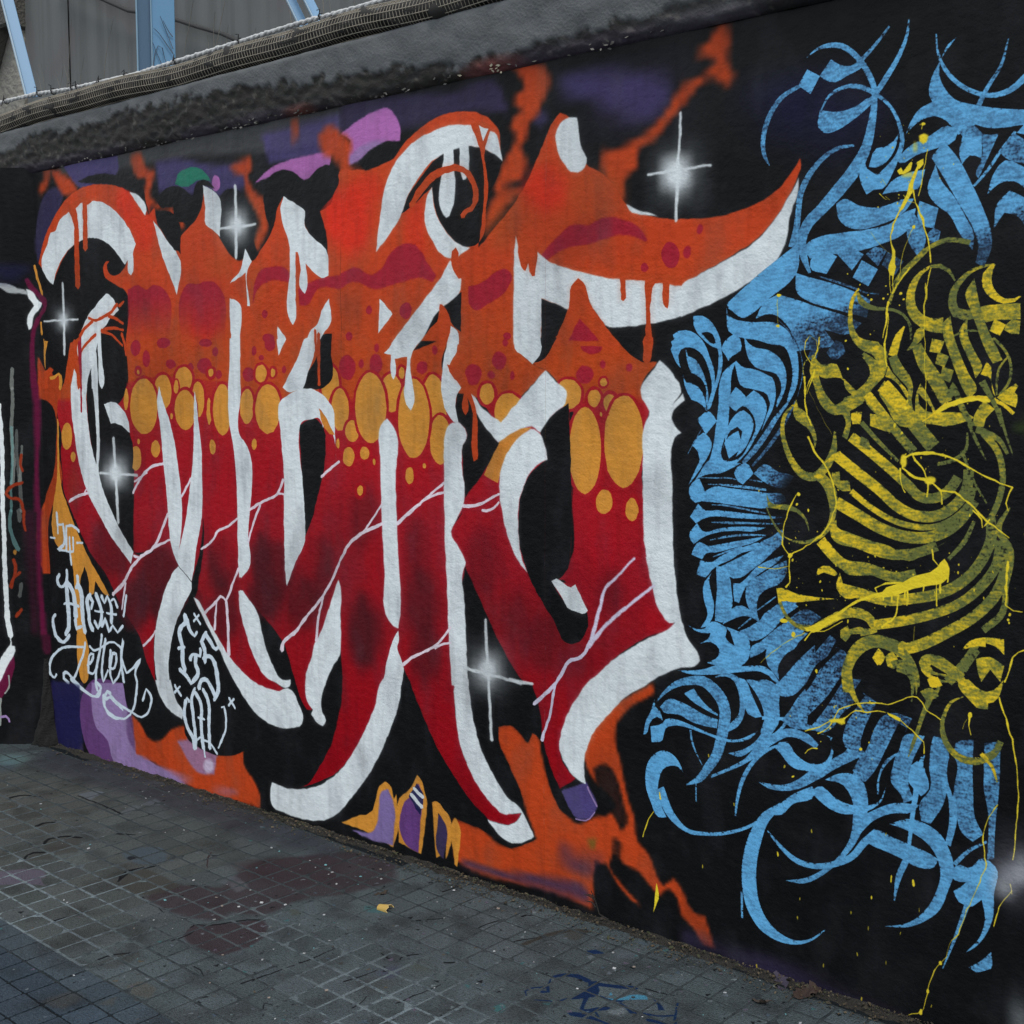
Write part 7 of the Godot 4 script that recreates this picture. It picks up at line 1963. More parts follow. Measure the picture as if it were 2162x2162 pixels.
func build_pavement():
	var fine := ImageTexture.create_from_image(noise(0.06, 91, 5).get_seamless_image(1024, 1024))
	# paint, stains and wear of the pavement, drawn in millimetres of ground
	kk = 0.45; ox = -2700.0; oy = 6150.0
	var gw := 1890; var gh := 1845
	var tone := noise(0.35, 61, 3)
	var bed := Image.create(gw, gh, false, Image.FORMAT_RGBA8); bed.fill(PAL["jointdark"])
	cv = Image.create(gw, gh, false, Image.FORMAT_RGBA8); cv.fill(PAL["tile"])
	var cells := []
	for j in range(-14, 34):
		for i in range(-40, 40):
			var c := tile_at(i + 0.5, j + 0.5)
			var d := (Vector3(c.x, 0, c.y) - base_at).dot(out)
			var s := (Vector3(c.x, 0, c.y) - base_at).dot(along)
			if d < 0.02 or s < -1.6 or s > 6.4 or d > 3.6: continue
			cells.append([i, j, d])
			var w := worn(i, j)
			var base: Color = PAL["tileblue"].lerp(PAL["tile"], w)
			base = base.lerp(PAL["tilewarm"], clampf(tone.get_noise_2d(c.x, c.y) * 1.4 + 0.2, 0, 1) * w)
			base = base * (0.93 + 0.16 * rng.randf()); base.a = 1.0
			var p := PackedVector2Array()
			for q in [Vector2(-0.05, -0.05), Vector2(1.05, -0.05), Vector2(1.05, 1.05), Vector2(-0.05, 1.05)]:
				var g := tile_at(i + q.x, j + q.y) * 1000.0
				p.append(px(g.x, -g.y))
			spans(cv, p, func(_y): return base)
			var jc: Color = PAL["jointdark"].lerp(PAL["jointmid"].lerp(PAL["joint"], clampf(0.75 + tone.get_noise_2d(c.x * 2.0 + 7.0, c.y * 2.0) * 1.6, 0, 1) * smoothstep(0.3, 0.9, d)), w)
			spans(bed, p, func(_y): return jc)
	mottle(noise(0.02, 62, 5), Vector2i(2, 2), Color(0.1, 0.1, 0.1), 0.5, 0.95, 0.42)
	mottle(noise(0.16, 63, 3), Vector2i(1, 1), Color(0.5, 0.53, 0.55), 0.6, 1.0, 0.30)
	mottle(noise(0.2, 64, 3), Vector2i(1, 1), Color(0.02, 0.02, 0.02), 0.6, 1.0, 0.5)
	paint_pavement()
	speckle()
	var faded := cv
	cv = bed; mottle(noise(0.05, 66, 4), Vector2i(1, 1), PAL["jointdark"], 0.5, 0.9, 0.6)
	cv = faded
	var top := paint_mat(ImageTexture.create_from_image(cv), fine, 0.55, 0.75); top.uv1_scale = Vector3.ONE * 2.2
	var under := paint_mat(ImageTexture.create_from_image(bed), fine, 0.6, 0.85); under.uv1_scale = Vector3.ONE * 2.2
	var uv := func(x: float, z: float) -> Vector2: return Vector2((x * 1000.0 - ox) * kk / gw, (oy + z * 1000.0) * kk / gh)
	var pave := root("pavement"); tag(pave, "", "", "", "structure")
	var xs := steps(-6.0, 6.0, 0.06); var zs := steps(-8.0, 2.0, 0.06)
	mi("joint_bed", sheet(xs, zs, func(x, z): return Vector3(x, lerpf(-0.0045, -0.0010, worn_at(x, z)), z), uv), under, pave)
	# the tiles: the 300 that show largest are parts, the rest one mesh
	for c in cells:
		var p := tile_at(c[0] + 0.5, c[1] + 0.5)
		var q := on_screen(Vector3(p.x, 0, p.y))
		c.append((100.0 if maxf(absf(q.x), absf(q.y)) > 1.03 else 0.0) + Vector2(p.x, p.y).length())
	cells.sort_custom(func(a, b): return a[3] < b[3])
	var rest := begin(); rest.set_smooth_group(-1)
	for n in cells.size():
		var c = cells[n]
		var st := rest
		if n < 300:
			st = begin(); st.set_smooth_group(-1)
		tile_shape(st, c[0], c[1], uv)
		if n < 300:
			st.generate_normals(); mi("paving_tile", st.commit(), top, pave)
	rest.generate_normals()
	var r := mi("paving_tiles", rest.commit(), top, pave); r.set_meta("kind", "stuff")
	# street beyond the pavement, out to the horizon
	var far := begin(); far.set_smooth_group(-1)
	for q in [[-200, -200], [200, -200], [200, 200], [-200, -200], [200, 200], [-200, 200]]: far.add_vertex(Vector3(q[0], -0.02, q[1]))
	far.generate_normals()
	tag(mi("ground", far.commit(), flat_mat(Color(0.05, 0.052, 0.055), 0.9)), "", "", "", "structure")

func tile_shape(st: SurfaceTool, i: int, j: int, uv: Callable):
	var h := hash(i * 92821 + j * 689287)
	var r := RandomNumberGenerator.new(); r.seed = h
	var w := worn(i, j)
	var gap := lerpf(0.04, 0.05, w) * r.randf_range(0.6, 1.2)
	var lift := r.randf_range(-0.0012, 0.0012)
	if w > 0.5: lift = r.randf_range(-0.0004, 0.0009)
	var tilt := Vector2(r.randf_range(-0.01, 0.01), r.randf_range(-0.01, 0.01))
	var topv := []; var midv := []; var low := []
	# corners are cut back a little and edges run unevenly
	var ring := []
	for k in 4:
		var c: Vector2 = [Vector2(0, 0), Vector2(1, 0), Vector2(1, 1), Vector2(0, 1)][k]
		var nx: Vector2 = [Vector2(1, 0), Vector2(0, 1), Vector2(-1, 0), Vector2(0, -1)][k]
		var inn := Vector2(1 if c.x == 0 else -1, 1 if c.y == 0 else -1)
		var cut := r.randf_range(0.02, 0.06) + (r.randf_range(0.1, 0.25) if w > 0.5 and r.randf() < 0.07 else 0.0)
		var pv: Vector2 = [Vector2(0, 1), Vector2(-1, 0), Vector2(0, -1), Vector2(1, 0)][k]
		ring.append(c + inn * gap + pv * cut)
		ring.append(c + inn * gap + nx * cut)
		ring.append(c + nx * 0.5 + pv * (gap + r.randf_range(-0.012, 0.014)))
	for q in ring:
		var inner: Vector2 = q.lerp(Vector2(0.5, 0.5), 0.035)
		var a := tile_at(i + inner.x, j + inner.y); var b := tile_at(i + q.x, j + q.y)
		var y := lift + (inner - Vector2(0.5, 0.5)).dot(tilt) * 0.1
		topv.append(Vector3(a.x, y, a.y)); midv.append(Vector3(b.x, y - 0.0009, b.y)); low.append(Vector3(b.x, -0.012, b.y))
	var put := func(v: Vector3):
		st.set_uv(uv.call(v.x, v.z)); st.set_uv2(uv.call(v.x, v.z)); st.add_vertex(v)
	var n := topv.size()
	var cc := tile_at(i + 0.5, j + 0.5); var mid := Vector3(cc.x, lift + 0.0004, cc.y)
	for k in n:
		var k2 := (k + 1) % n
		var tri := [mid, topv[k], topv[k2], topv[k], midv[k], midv[k2], topv[k], midv[k2], topv[k2], midv[k], low[k], low[k2], midv[k], low[k2], midv[k2]]
		var flip: bool = (topv[k] - mid).cross(topv[k2] - mid).y > 0
		for t in range(0, 15, 3):
			if flip:
				put.call(tri[t]); put.call(tri[t + 2]); put.call(tri[t + 1])
			else:
				put.call(tri[t]); put.call(tri[t + 1]); put.call(tri[t + 2])

func speckle():
	# paint flecks, grit and gum trodden into the pavement
	var cols := [PAL["lightg"], PAL["lightg"], PAL["whiteg"], PAL["whiteg"], PAL["tealg"], PAL["blueg"], PAL["pinkg"], PAL["crackg"], PAL["crackg"], PAL["crackg"], PAL["brownpatch"], PAL["ochreg"]]
	for i in 9000:
		var s := rng.randf_range(-0.3, 5.0); var d := 0.05 + pow(rng.randf(), 1.3) * 2.3
		var g := base_at + along * s + out * d
		var c: Color = cols[rng.randi() % cols.size()]
		var p := px(g.x * 1000.0, -g.z * 1000.0)
		var dense := 1.0 if s > 2.2 and d < 1.3 else 0.3
		if rng.randf() > dense: continue
		var big := pow(rng.randf(), 5.0) * 3.2
		cv.blend_rect(fleck(c, 0.6 + big), Rect2i(0, 0, 16, 16), Vector2i(p) - Vector2i(8, 8))

func fleck(c: Color, r: float) -> Image:
	var im := Image.create(16, 16, false, Image.FORMAT_RGBA8); im.fill(Color(c, 0))
	var a := rng.randf() * TAU; var e := rng.randf_range(0.45, 0.9)
	for y in 16:
		for x in 16:
			var v := Vector2(x - 8, y - 8).rotated(a)
			var d := Vector2(v.x, v.y / e).length() * (1.0 + 0.3 * sin(v.angle() * 3.0 + a * 5.0))
			if d < r + 0.5: im.set_pixel(x, y, Color(c, clampf(r + 0.5 - d, 0, 1) * 0.85))
	return im

# ------------------------------------------------------------------ behind the wall
func build_behind():
	var streak := noise(0.02, 51, 4).get_image(256, 32); streak.resize(512, 512, Image.INTERPOLATE_CUBIC)
	kk = 1.0
	cv = Image.create(512, 512, false, Image.FORMAT_RGBA8); cv.fill(Color(0.128, 0.136, 0.139).linear_to_srgb())
	mottle(noise(0.03, 52, 4), Vector2i(1, 14), Color(0.30, 0.31, 0.31), 0.45, 0.95, 0.5)
	mottle(noise(0.05, 53, 4), Vector2i(1, 20), Color(0.46, 0.46, 0.45), 0.6, 1.0, 0.25)
	mottle(noise(0.015, 54, 4), Vector2i(2, 2), Color(0.36, 0.33, 0.34), 0.5, 1.0, 0.5)
	var bm := StandardMaterial3D.new(); bm.albedo_texture = ImageTexture.create_from_image(cv); bm.roughness = 0.9
	var rw := root("retaining_wall", at_wall(0, 0, -2.5)); rw.basis = Basis(along, Vector3.UP, out)
	tag(rw, "tall grey streaked concrete wall standing behind the graffiti wall", "wall")
	var edges := [-4.36, -3.72, -2.2, -0.2, 2.2, 5.0]
	for i in edges.size() - 1:
		var a: float = edges[i] + 0.0012; var b: float = edges[i + 1] - 0.0012
		var m := sheet([a, (a + b) / 2.0, b], steps(5.6, -0.1, 0.6), func(s, t): return Vector3(s, t, 0.0 - 0.01 * (i % 2)), func(s, t): return Vector2(s * 0.45 + i * 0.37, t * 0.25))
		mi("concrete_panel", m, bm, rw)
	var back := begin(); obox(back, Vector3(0.3, 2.7, -0.2), Vector3(4.8, 0, 0), Vector3(0, 2.85, 0), Vector3(0, 0, 0.17))
	mi("wall_core", done(back, false), flat_mat(Color(0.04, 0.04, 0.04)), rw)
	var pale := root("pale_wall", at_wall(-4.4, 0, -2.45)); pale.basis = Basis(along, Vector3.UP, out)
	tag(pale, "pale beige concrete wall end left of the slanting blue strut", "wall")
	var hn := ImageTexture.create_from_image(noise(0.03, 55, 5).get_seamless_image(512, 512))
	var pb := begin(); obox(pb, Vector3(-1.2, 2.6, -0.2), Vector3(1.22, 0, 0), Vector3(0, 2.65, 0), Vector3(0, 0, 0.2), 0.03)
	mi("wall_block", done(pb, false), flat_mat(Color(0.22, 0.212, 0.19), 0.9, hn, 1.0, 1.0), pale)
	var pf := begin(); obox(pf, Vector3(-0.42, 4.28, 0.05), Vector3(0.3, 0.47, 0), Vector3(-0.03, 0.02, 0), Vector3(0, 0, 0.05), 0.01)
	mi("slanting_ledge", done(pf, false), flat_mat(Color(0.09, 0.085, 0.075), 0.9, hn, 1.0, 2.0), pale)
	var pt := begin(); obox(pt, Vector3(-1.2, 5.0, -0.1), Vector3(1.25, 0, 0), Vector3(0, 0.3, 0), Vector3(0, 0, 0.22), 0.02)
	mi("wall_top", done(pt, false), flat_mat(Color(0.07, 0.068, 0.062), 0.9, hn, 1.0, 2.0), pale)
	# cable sagging in front of the grey wall
	var cb := begin(); var pts := []
	for q in [[-3.75, 4.98], [-3.3, 4.76], [-2.81, 4.54], [-2.4, 4.43], [-1.98, 4.27], [-1.7, 4.17], [-1.4, 4.03], [-0.9, 3.8]]: pts.append(at_wall(q[0], q[1], -2.44))
	tube(cb, pts, 0.016, 0.016, 6)
	tag(mi("sagging_cable", done(cb), flat_mat(Color(0.03, 0.03, 0.03), 0.7)), "dark cable sagging across the grey wall behind the blue post", "cable")
	# blue steelwork
	var blue := flat_mat(Color(0.095, 0.235, 0.40), 0.5); var edgeb := flat_mat(Color(0.17, 0.28, 0.38), 0.5); var shade := flat_mat(Color(0.062, 0.13, 0.22), 0.5)  # darker blue copy puts shade into the colour of web and back flange
	var pp0 := at_wall(0.80, 2.9, -0.12)
	var face := Vector3(-pp0.x, 0, -pp0.z).normalized(); var side := Vector3.UP.cross(face).normalized()
	var post := root("blue_steel_post", pp0); post.basis = Basis(side, Vector3.UP, face)
	tag(post, "broad upright blue steel post rising from behind the wall top", "post")
	var a1 := begin(); obox(a1, Vector3(0.032, 0.8, 0.0), Vector3(0.047, 0, 0), Vector3(0, 0.85, 0), Vector3(0, 0, 0.006), 0.002); mi("front_flange", done(a1, false), blue, post)
	var a2 := begin(); obox(a2, Vector3(-0.045, 0.8, -0.03), Vector3(0.029, 0, 0), Vector3(0, 0.85, 0), Vector3(0, 0, 0.006), 0.002); mi("web", done(a2, false), shade, post)
	var a3 := begin(); obox(a3, Vector3(-0.0765, 0.8, -0.012), Vector3(0.0035, 0, 0), Vector3(0, 0.85, 0), Vector3(0, 0, 0.024), 0.002); mi("side_flange", done(a3, false), edgeb, post)
	var a4 := begin(); obox(a4, Vector3(-0.0175, 0.8, -0.010), Vector3(0.003, 0, 0), Vector3(0, 0.85, 0), Vector3(0, 0, 0.022), 0.001); mi("corner_lip", done(a4, false), edgeb, post)
	var a5 := begin(); obox(a5, Vector3(0.0, 0.8, -0.06), Vector3(0.072, 0, 0), Vector3(0, 0.85, 0), Vector3(0, 0, 0.018), 0.002); mi("back_flange", done(a5, false), shade, post)
	strut([-0.085, 3.06], [-0.33, 3.68], 0.034, "light blue steel strut leaning over the far end of the wall", -0.06)
	strut([1.80, 3.03], [1.55, 3.42], 0.021, "left of two thin blue struts leaning together over the wire roll", -0.07)
	strut([1.885, 3.03], [1.64, 3.41], 0.021, "right of two thin blue struts leaning together over the wire roll", -0.07)
	# low grey rail with mesh behind the wall top
	var rail := root("low_rail_fence", at_wall(0, 0, 0)); tag(rail, "low grey rail fence with dark mesh behind the wire roll", "fence")
	var rl := begin(); var rp := []
	for q in [[0.9, 3.085], [1.113, 3.122], [1.3, 3.157], [1.544, 3.19], [1.75, 3.215], [2.2, 3.29], [2.6, 3.36]]: rp.append(at_wall(q[0], q[1], -0.25))
	tube(rl, rp, 0.011, 0.011, 8); mi("top_rail", done(rl), flat_mat(Color(0.16, 0.165, 0.16), 0.7), rail)
	var dk := begin(); dk.set_smooth_group(-1)
	for i in rp.size() - 1:
		var p: Vector3 = rp[i] - out * 0.012; var q: Vector3 = rp[i + 1] - out * 0.012
		var p2 := Vector3(p.x, 2.9, p.z); var q2 := Vector3(q.x, 2.9, q.z)
		for v in [p, q, q2, p, q2, p2]: dk.add_vertex(v)
	dk.generate_normals(); var dm := flat_mat(Color(0.022, 0.022, 0.022), 0.9); dm.cull_mode = BaseMaterial3D.CULL_DISABLED
	mi("dark_sheet", dk.commit(), dm, rail)
	for i in 44:
		var s := 1.16 + i * 0.033 + rng.randf_range(-0.008, 0.008)
		var tt := 3.125 + (s - 1.113) * 0.152
		var br := begin(); tube(br, [at_wall(s, 3.0, -0.238), at_wall(s + rng.randf_range(-0.02, 0.02), (3.0 + tt) / 2.0, -0.236), at_wall(s + rng.randf_range(-0.012, 0.012), tt, -0.24)], 0.0022, 0.0022, 5)
		mi("bar", done(br), flat_mat(Color(0.2, 0.19, 0.16), 0.8), rail)
	var bx := begin(); obox(bx, at_wall(1.305, 3.105, -0.22), along * 0.022, Vector3(0, 0.028, 0), out * 0.012, 0.003)
	mi("junction_box", done(bx, false), flat_mat(Color(0.2, 0.22, 0.26), 0.6), rail)
	# dry stalks hanging in front of the grey wall
	var dry := begin()
	for i in 46:
		var s := rng.randf_range(-1.3, 1.9); var t := 2.95; var o := rng.randf_range(-1.1, -0.35)
		var pp := []; var lean := rng.randf_range(-0.25, 0.25); var hh := rng.randf_range(0.25, 0.95) * (1.4 if s > 0.9 else 0.7)
		for k in 7:
			var u := k / 6.0
			pp.append(at_wall(s + lean * u * u * hh + rng.randf_range(-0.008, 0.008), t + hh * u, o))
		tube(dry, pp, 0.0025, 0.0008, 4)
	tag(mi("dry_stalks", done(dry), flat_mat(Color(0.17, 0.16, 0.14), 0.9)), "thin dry stalks growing behind the wall top", "weeds", "", "stuff")
	# bare twigs hanging across the blue post
	var tw := begin()
	for b in [[[0.94, 3.12], [0.89, 3.16], [0.84, 3.20], [0.80, 3.22]], [[0.94, 3.19], [0.905, 3.215], [0.87, 3.255]], [[0.79, 3.06], [0.805, 3.12], [0.83, 3.15], [0.86, 3.14]], [[0.87, 3.05], [0.84, 3.09], [0.81, 3.13], [0.79, 3.16]], [[0.94, 3.14], [0.90, 3.2], [0.85, 3.27]], [[0.86, 3.14], [0.875, 3.1], [0.9, 3.06]]]:
		var pp := []
		for q in b: pp.append(pp0 + side * ((q[0] - 0.86) * 0.55 + 0.025) + Vector3(0, q[1] - 2.9, 0) + face * (0.012 + rng.randf() * 0.008))
		tube(tw, pp, 0.0022, 0.001, 4)
	tag(mi("bare_twigs", done(tw), flat_mat(Color(0.06, 0.075, 0.1), 0.9)), "bare forked twigs lying across the broad blue post", "twig")

func strut(a: Array, b: Array, w: float, label: String, o: float):
	var p := at_wall(a[0], a[1], o); var q := at_wall(b[0], b[1], o)
	var s := root("blue_strut", p); tag(s, label, "strut", "slanting blue steel struts")
	var face := (Vector3(0, CAMERA_HEIGHT, 0) - p); face.y = 0; face = face.normalized()
	var d := (q - p) / 2.0; var sd := d.cross(face).normalized() * w
	var m := begin(); obox(m, d, d, sd * 0.72, face * 0.006, 0.002)
	mi("face_plate", done(m, false), flat_mat(Color(0.14, 0.28, 0.45), 0.5), s)
	var l := begin(); obox(l, d - sd * 0.86 + face * 0.006, d, sd * 0.13, face * 0.014, 0.002)
	mi("edge_flange", done(l, false), flat_mat(Color(0.24, 0.34, 0.43), 0.5), s)

# ------------------------------------------------------------------ on the coping
func roll_at(s: float) -> Vector3:
	return at_wall(s, 2.957 + 0.006 * sin(s * 4.1) + 0.004 * sin(s * 9.0 + 1.0), -0.012 + 0.006 * sin(s * 2.7))

func build_on_coping():
	var roll := root("wire_mesh_roll", at_wall(0, 0, 0) - at_wall(0, 0, 0))
	tag(roll, "long dark roll wrapped in thin wire netting lying along the wall top", "wire roll")
	var core := begin(); var pts := []
	for s in steps(-1.2, 3.35, 0.05): pts.append(roll_at(s))
	tube(core, pts, 0.045, 0.045, 14, Color.WHITE, noise(1.0, 3, 2))
	mi("core", done(core), flat_mat(Color(0.02, 0.018, 0.017), 0.85), roll)
	var net := begin()
	var hoop := 0.0155
	var rr := 0.0515
	for s in steps(-1.2, 3.35, hoop):
		var c := roll_at(s); var hp := []
		var skew := 0.006 * sin(s * 31.0)
		for k in 9:
			var a := lerpf(-1.9, 2.2, k / 8.0)
			hp.append(c + Vector3(0, sin(a) * rr, 0) + out * cos(a) * rr + along * (skew * sin(a * 2.0)))
		tube(net, hp, 0.0012, 0.0012, 4)
	for k in 7:
		var a := -1.3 + k * 0.47
		var lp := []
		for s in steps(-1.2, 3.35, 0.05): lp.append(roll_at(s) + Vector3(0, sin(a) * rr, 0) + out * cos(a) * rr)
		tube(net, lp, 0.0016, 0.0016, 4)
	var nt := mi("wire_netting", done(net, true), flat_mat(Color(0.30, 0.27, 0.22), 0.6), roll); nt.set_meta("kind", "stuff")
	# flat grey cable duct beside the roll
	var duct := begin(); var dp := []
	for s in steps(-1.2, 3.35, 0.08): dp.append(at_wall(s, 3.0 + 0.004 * sin(s * 5.0), -0.045))
	tube(duct, dp, 0.02, 0.02, 8)
	tag(mi("grey_cable", done(duct), flat_mat(Color(0.13, 0.15, 0.17), 0.6)), "grey cable between the wire roll and the white rope", "cable")
	var rope := root("white_rope"); tag(rope, "frayed white twisted rope stretched along the wall top above the wire roll", "rope")
	var rp := begin(); var shape := [[-1.2, 3.10], [-0.327, 3.066], [-0.01, 3.058], [0.286, 3.035], [0.8, 3.02], [1.02, 3.024], [1.4, 3.029], [1.78, 3.036], [2.03, 3.033], [2.2, 3.033], [3.35, 3.03]]
	for strand in 2:
		var line := []
		for i in shape.size() - 1:
			for q in steps(shape[i][0], shape[i + 1][0], 0.012).slice(0, -1):
				var t := lerpf(shape[i][1], shape[i + 1][1], (q - shape[i][0]) / (shape[i + 1][0] - shape[i][0]))
				var ph: float = q * 95.0 + PI * strand
				line.append(at_wall(q, t + sin(ph) * 0.0030, -0.03 + cos(ph) * 0.0030))
		tube(rp, line, 0.0072, 0.0072, 6, Color.WHITE, noise(1.3, 4, 2))
	mi("strands", done(rp), flat_mat(Color(0.48, 0.49, 0.50), 0.8), rope)
	for s in [-0.27, 0.02, 0.14, 0.3, 0.34, 0.52, 0.71, 1.06, 1.47, 1.93]:
		var tie := begin(); var ring := []
		var i := 0
		while i < shape.size() - 2 and s > shape[i + 1][0]: i += 1
		var t := lerpf(shape[i][1], shape[i + 1][1], (s - shape[i][0]) / (shape[i + 1][0] - shape[i][0]))
		for k in 9:
			var a := TAU * k / 8.0
			ring.append(at_wall(s + 0.004 * k / 8.0, t + sin(a) * 0.014, -0.03 + cos(a) * 0.014))
		ring.append(at_wall(s + 0.012, t + 0.022, -0.012)); ring.append(at_wall(s + 0.01, t + rng.randf_range(-0.03, 0.035), 0.0))
		tube(tie, ring, 0.003, 0.002, 5)
		mi("cable_tie", done(tie), flat_mat(Color(0.012, 0.012, 0.014), 0.6), rope)

# ------------------------------------------------------------------ litter
func ground_at(s: float, d: float, y := 0.0) -> Vector3: return base_at + along * s + out * d + Vector3(0, y, 0)

func build_litter():
	# dirt banked against the foot of the wall
	var nd := noise(5.0, 83, 4)
	var dirt := sheet(steps(-0.05, 5.2, 0.02), steps(0, 1, 0.125), func(s, u):
		var wd: float = 0.034 + 0.022 * nd.get_noise_2d(s * 0.8, 3.0) + 0.022 * nd.get_noise_2d(s * 4.0, 9.0)
		var y: float = 0.016 * pow(1.0 - u, 1.5) * (1.0 + nd.get_noise_2d(s * 2.0, 20.0)) + 0.006 * nd.get_noise_2d(s * 5.0, u * 2.0)
		if u >= 0.999: y = -0.006
		return ground_at(s, u * maxf(wd, 0.02) - 0.012 * (1.0 - u), y), func(s, u): return Vector2(s * 3.0, u * 0.2))
	var hn := ImageTexture.create_from_image(noise(0.06, 84, 5).get_seamless_image(512, 512))
	tag(mi("dirt", dirt, flat_mat(Color(0.022, 0.02, 0.017), 0.95, hn, 1.5, 4.0)), "", "", "", "structure")
	# dry leaf scraps and grit in it
	var fl := ArrayMesh.new()
	var st := begin(); st.set_smooth_group(-1)
	var q := [Vector3(-1, 0.1, -0.5), Vector3(0.1, 0.35, -0.62), Vector3(1, -0.05, 0.1), Vector3(0.2, 0.3, 0.55), Vector3(-0.7, 0.0, 0.4)]
	for k in [0, 1, 2, 0, 2, 3, 0, 3, 4]: st.add_vertex(q[k])
	st.generate_normals(); fl = st.commit()
	var fm := StandardMaterial3D.new(); fm.vertex_color_use_as_albedo = true; fm.roughness = 0.9; fm.cull_mode = BaseMaterial3D.CULL_DISABLED
	fl.surface_set_material(0, fm)
	var mm := MultiMesh.new(); mm.transform_format = MultiMesh.TRANSFORM_3D; mm.use_colors = true; mm.mesh = fl; mm.instance_count = 2600
	var tones := [Color(0.06, 0.045, 0.025), Color(0.07, 0.05, 0.028), Color(0.035, 0.03, 0.02), Color(0.04, 0.045, 0.02), Color(0.1, 0.08, 0.05), Color(0.03, 0.026, 0.022)]
	for i in 2600:
		var s := rng.randf_range(0.0, 4.8)
		if rng.randf() > 0.45 + nd.get_noise_2d(s * 1.5, 77.0) * 1.4: s = rng.randf_range(1.2, 4.4)
		var d := 0.01 + pow(rng.randf(), 2.0) * 0.09
		var sc := rng.randf_range(0.0016, 0.0052) * (1.0 + pow(rng.randf(), 8.0))
		var b := Basis.from_euler(Vector3(rng.randf_range(-0.6, 0.6), rng.randf() * TAU, rng.randf_range(-0.6, 0.6))).scaled(Vector3.ONE * sc)
		mm.set_instance_transform(i, Transform3D(b, ground_at(s, d, 0.004 + 0.014 * maxf(0.0, 1.0 - d / 0.06))))
		mm.set_instance_color(i, tones[rng.randi() % tones.size()])
	var mmi := MultiMeshInstance3D.new(); mmi.name = "leaf_litter"; mmi.multimesh = mm; add_child(mmi, true)
	tag(mmi, "brown leaf scraps and grit along the foot of the wall", "leaf litter", "", "stuff")
	# chips of paint and gravel lying loose on the tiles
	var cs := begin(); cs.set_smooth_group(-1)
	obox(cs, Vector3.ZERO, Vector3(1, 0, 0.1), Vector3(0, 0.3, 0), Vector3(-0.1, 0, 0.7), 0.15); cs.generate_normals()
	var chip := cs.commit(); var cm := StandardMaterial3D.new(); cm.vertex_color_use_as_albedo = true; cm.roughness = 0.8; chip.surface_set_material(0, cm)
	var m2 := MultiMesh.new(); m2.transform_format = MultiMesh.TRANSFORM_3D; m2.use_colors = true; m2.mesh = chip; m2.instance_count = 260
	var ct := [Color(0.3, 0.32, 0.34), Color(0.4, 0.42, 0.44), Color(0.25, 0.26, 0.27), Color(0.12, 0.3, 0.33), Color(0.2, 0.17, 0.15), Color(0.03, 0.03, 0.03)]
	for i in 260:
		var s := rng.randf_range(0.3, 4.6); var d := 0.05 + pow(rng.randf(), 1.5) * 1.6
		if rng.randf() < 0.5: s = rng.randf_range(2.0, 4.5); d = 0.05 + rng.randf() * 1.1
		var sc := 0.0014 + 0.004 * pow(rng.randf(), 2.0)
		m2.set_instance_transform(i, Transform3D(Basis.from_euler(Vector3(rng.randf_range(-0.3, 0.3), rng.randf() * TAU, 0)).scaled(Vector3.ONE * sc), ground_at(s, d, 0.001 + sc * 0.25)))
		m2.set_instance_color(i, ct[rng.randi() % ct.size()])
	var c2 := MultiMeshInstance3D.new(); c2.name = "paint_chips"; c2.multimesh = m2; add_child(c2, true)
	tag(c2, "pale paint chips and gravel scattered over the pavement", "paint chips", "", "stuff")
	# a torn ochre cardboard cup
	var cup := root("torn_paper_cup", Vector3(-0.4146, 0.0000, -3.8738)); cup.rotation = Vector3(0.1, -0.5, 0)
	tag(cup, "torn ochre paper cup piece lying on the tiles in front of the wall", "litter")
	var cu := begin()
	for k in 10:
		var a0 := lerpf(-0.2, PI * 0.95, k / 10.0); var a1 := lerpf(-0.2, PI * 0.95, (k + 1) / 10.0)
		var P := func(a: float, x: float, r: float) -> Vector3: return Vector3(x, sin(a) * r, cos(a) * r)
		var w0: Vector3 = P.call(a0, -0.022, 0.013); var w1: Vector3 = P.call(a1, -0.022, 0.013); var e0: Vector3 = P.call(a0, 0.02 + 0.004 * sin(k * 2.1), 0.019); var e1: Vector3 = P.call(a1, 0.02 + 0.004 * sin(k * 2.1 + 2.1), 0.019)
		for v in [w0, e0, e1, w0, e1, w1]: cu.add_vertex(v)
	var cmat := flat_mat(Color(0.42, 0.28, 0.07), 0.8); cmat.cull_mode = BaseMaterial3D.CULL_DISABLED
	mi("side_wall", done(cu), cmat, cup)
	var rim := begin(); var rimp := []
	for k in 11:
		var a := lerpf(-0.2, PI * 0.95, k / 10.0); rimp.append(Vector3(0.02 + 0.004 * sin(k * 2.1), sin(a) * 0.019, cos(a) * 0.019))
	tube(rim, rimp, 0.0014, 0.0014, 5); mi("rim", done(rim), flat_mat(Color(0.5, 0.38, 0.16), 0.7), cup)
	# twig stuck against the wall
	var tg := begin()
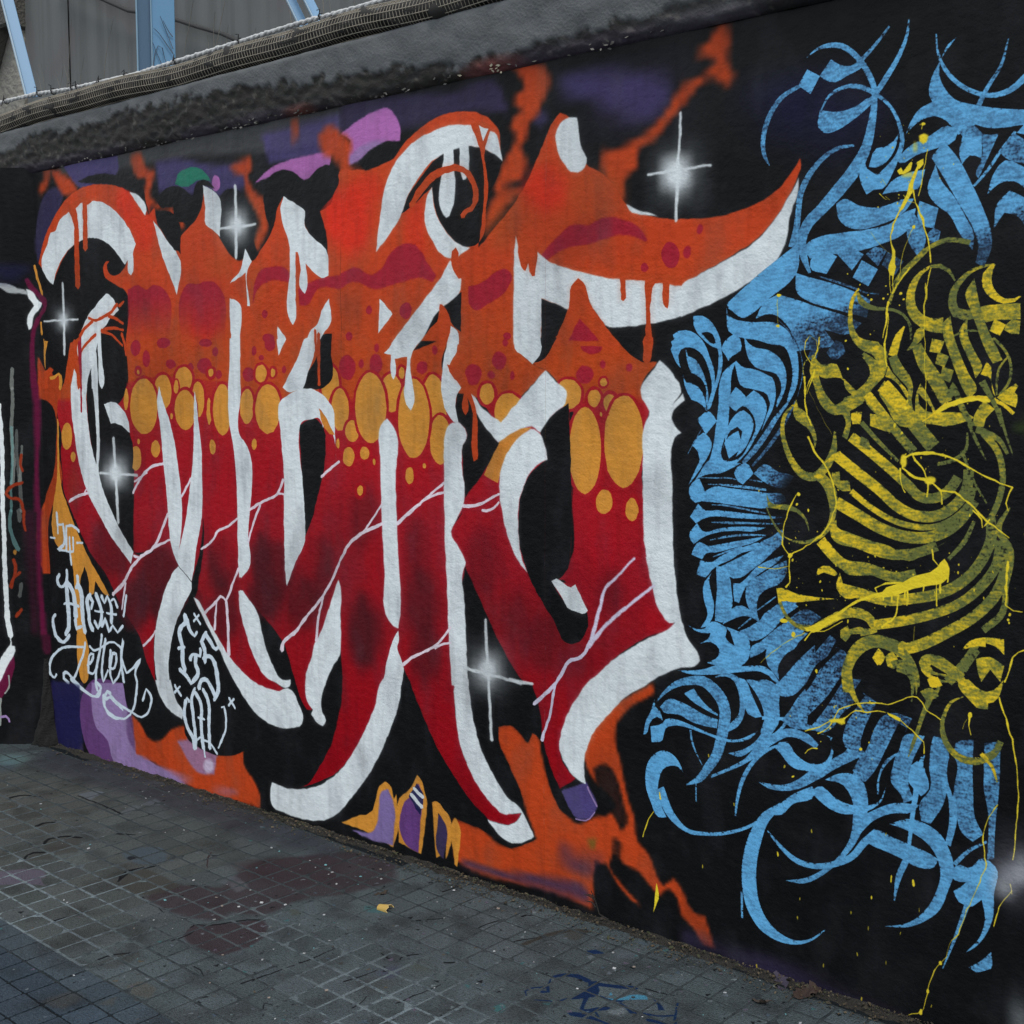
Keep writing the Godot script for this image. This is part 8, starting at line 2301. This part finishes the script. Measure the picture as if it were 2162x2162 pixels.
	for b in [[[3.261, 0.027, 0.03], [3.225, 0.036, 0.03], [3.212, 0.071, 0.03], [3.201, 0.091, 0.03], [3.193, 0.105, 0.03]], [[3.212, 0.055, 0.03], [3.197, 0.067, 0.03], [3.172, 0.065, 0.03]], [[3.21, 0.078, 0.03], [3.188, 0.085, 0.03], [3.166, 0.085, 0.03]], [[3.204, 0.087, 0.03], [3.192, 0.09, 0.03], [3.179, 0.089, 0.03]]]:
		var pp := []
		for v in b: pp.append(at_wall(v[0], v[1], v[2]))
		tube(tg, pp, 0.0028, 0.0012, 5)
	tag(mi("dry_twig", done(tg), flat_mat(Color(0.012, 0.01, 0.009), 0.9)), "thin black forked twig leaning against the foot of the orange flames", "twig")
	# curled dry leaves near the right end
	leaf("dry_leaf", Vector3(0.8251, 0.0000, -3.3022), 0.055, Vector3(0.1, 0.6, 0.12), Color(0.032, 0.018, 0.014), "long curled brown leaf lying under the dark end of the wall")
	leaf("dry_leaf", Vector3(0.6820, 0.0000, -3.2480), 0.03, Vector3(0.3, 2.2, -0.3), Color(0.04, 0.03, 0.024), "small crumpled dark brown leaf out on the grey pavement")
	leaf("dry_leaf", Vector3(0.7664, 0.0000, -3.3668), 0.045, Vector3(-0.2, 1.4, 0.3), Color(0.035, 0.028, 0.05), "crumpled purplish leaf stem heap beside the long curled leaf")
	leaf("dry_leaf", Vector3(-0.4368, 0.0000, -3.9973), 0.022, Vector3(0.1, 0.4, 0.2), Color(0.03, 0.022, 0.016), "tiny dark leaf just behind the torn ochre paper cup")

func leaf(called: String, at: Vector3, size: float, turn: Vector3, c: Color, label: String):
	var nz := noise(30.0, int(at.x * 1000), 2)
	var m := sheet(steps(-1, 1, 0.12), steps(-1, 1, 0.25), func(x, y):
		var w: float = 0.42 * pow(maxf(0.0, 1.0 - x * x), 0.7) * (1.0 + 0.25 * sin(x * 13.0))
		return Vector3(x, 0.22 * absf(y) * w + 0.18 * x * x + 0.12 * sin(x * 5.0 + y * 2.0) + nz.get_noise_2d(x, y) * 0.1 + 0.1, y * w) * size, func(x, y): return Vector2(x, y))
	var mat := flat_mat(c, 0.85); mat.cull_mode = BaseMaterial3D.CULL_DISABLED
	var o := root(called, at); o.rotation = turn; tag(o, label, "leaf", "dry leaves on the pavement")
	mi("blade", m, mat, o)
	var st := begin(); tube(st, [Vector3(-1.0, 0.28, 0) * size, Vector3(-1.25, 0.32, 0.05) * size, Vector3(-1.5, 0.25, 0.12) * size], 0.0014, 0.0009, 5)
	mi("stem", done(st), flat_mat(c * 0.8, 0.9), o)
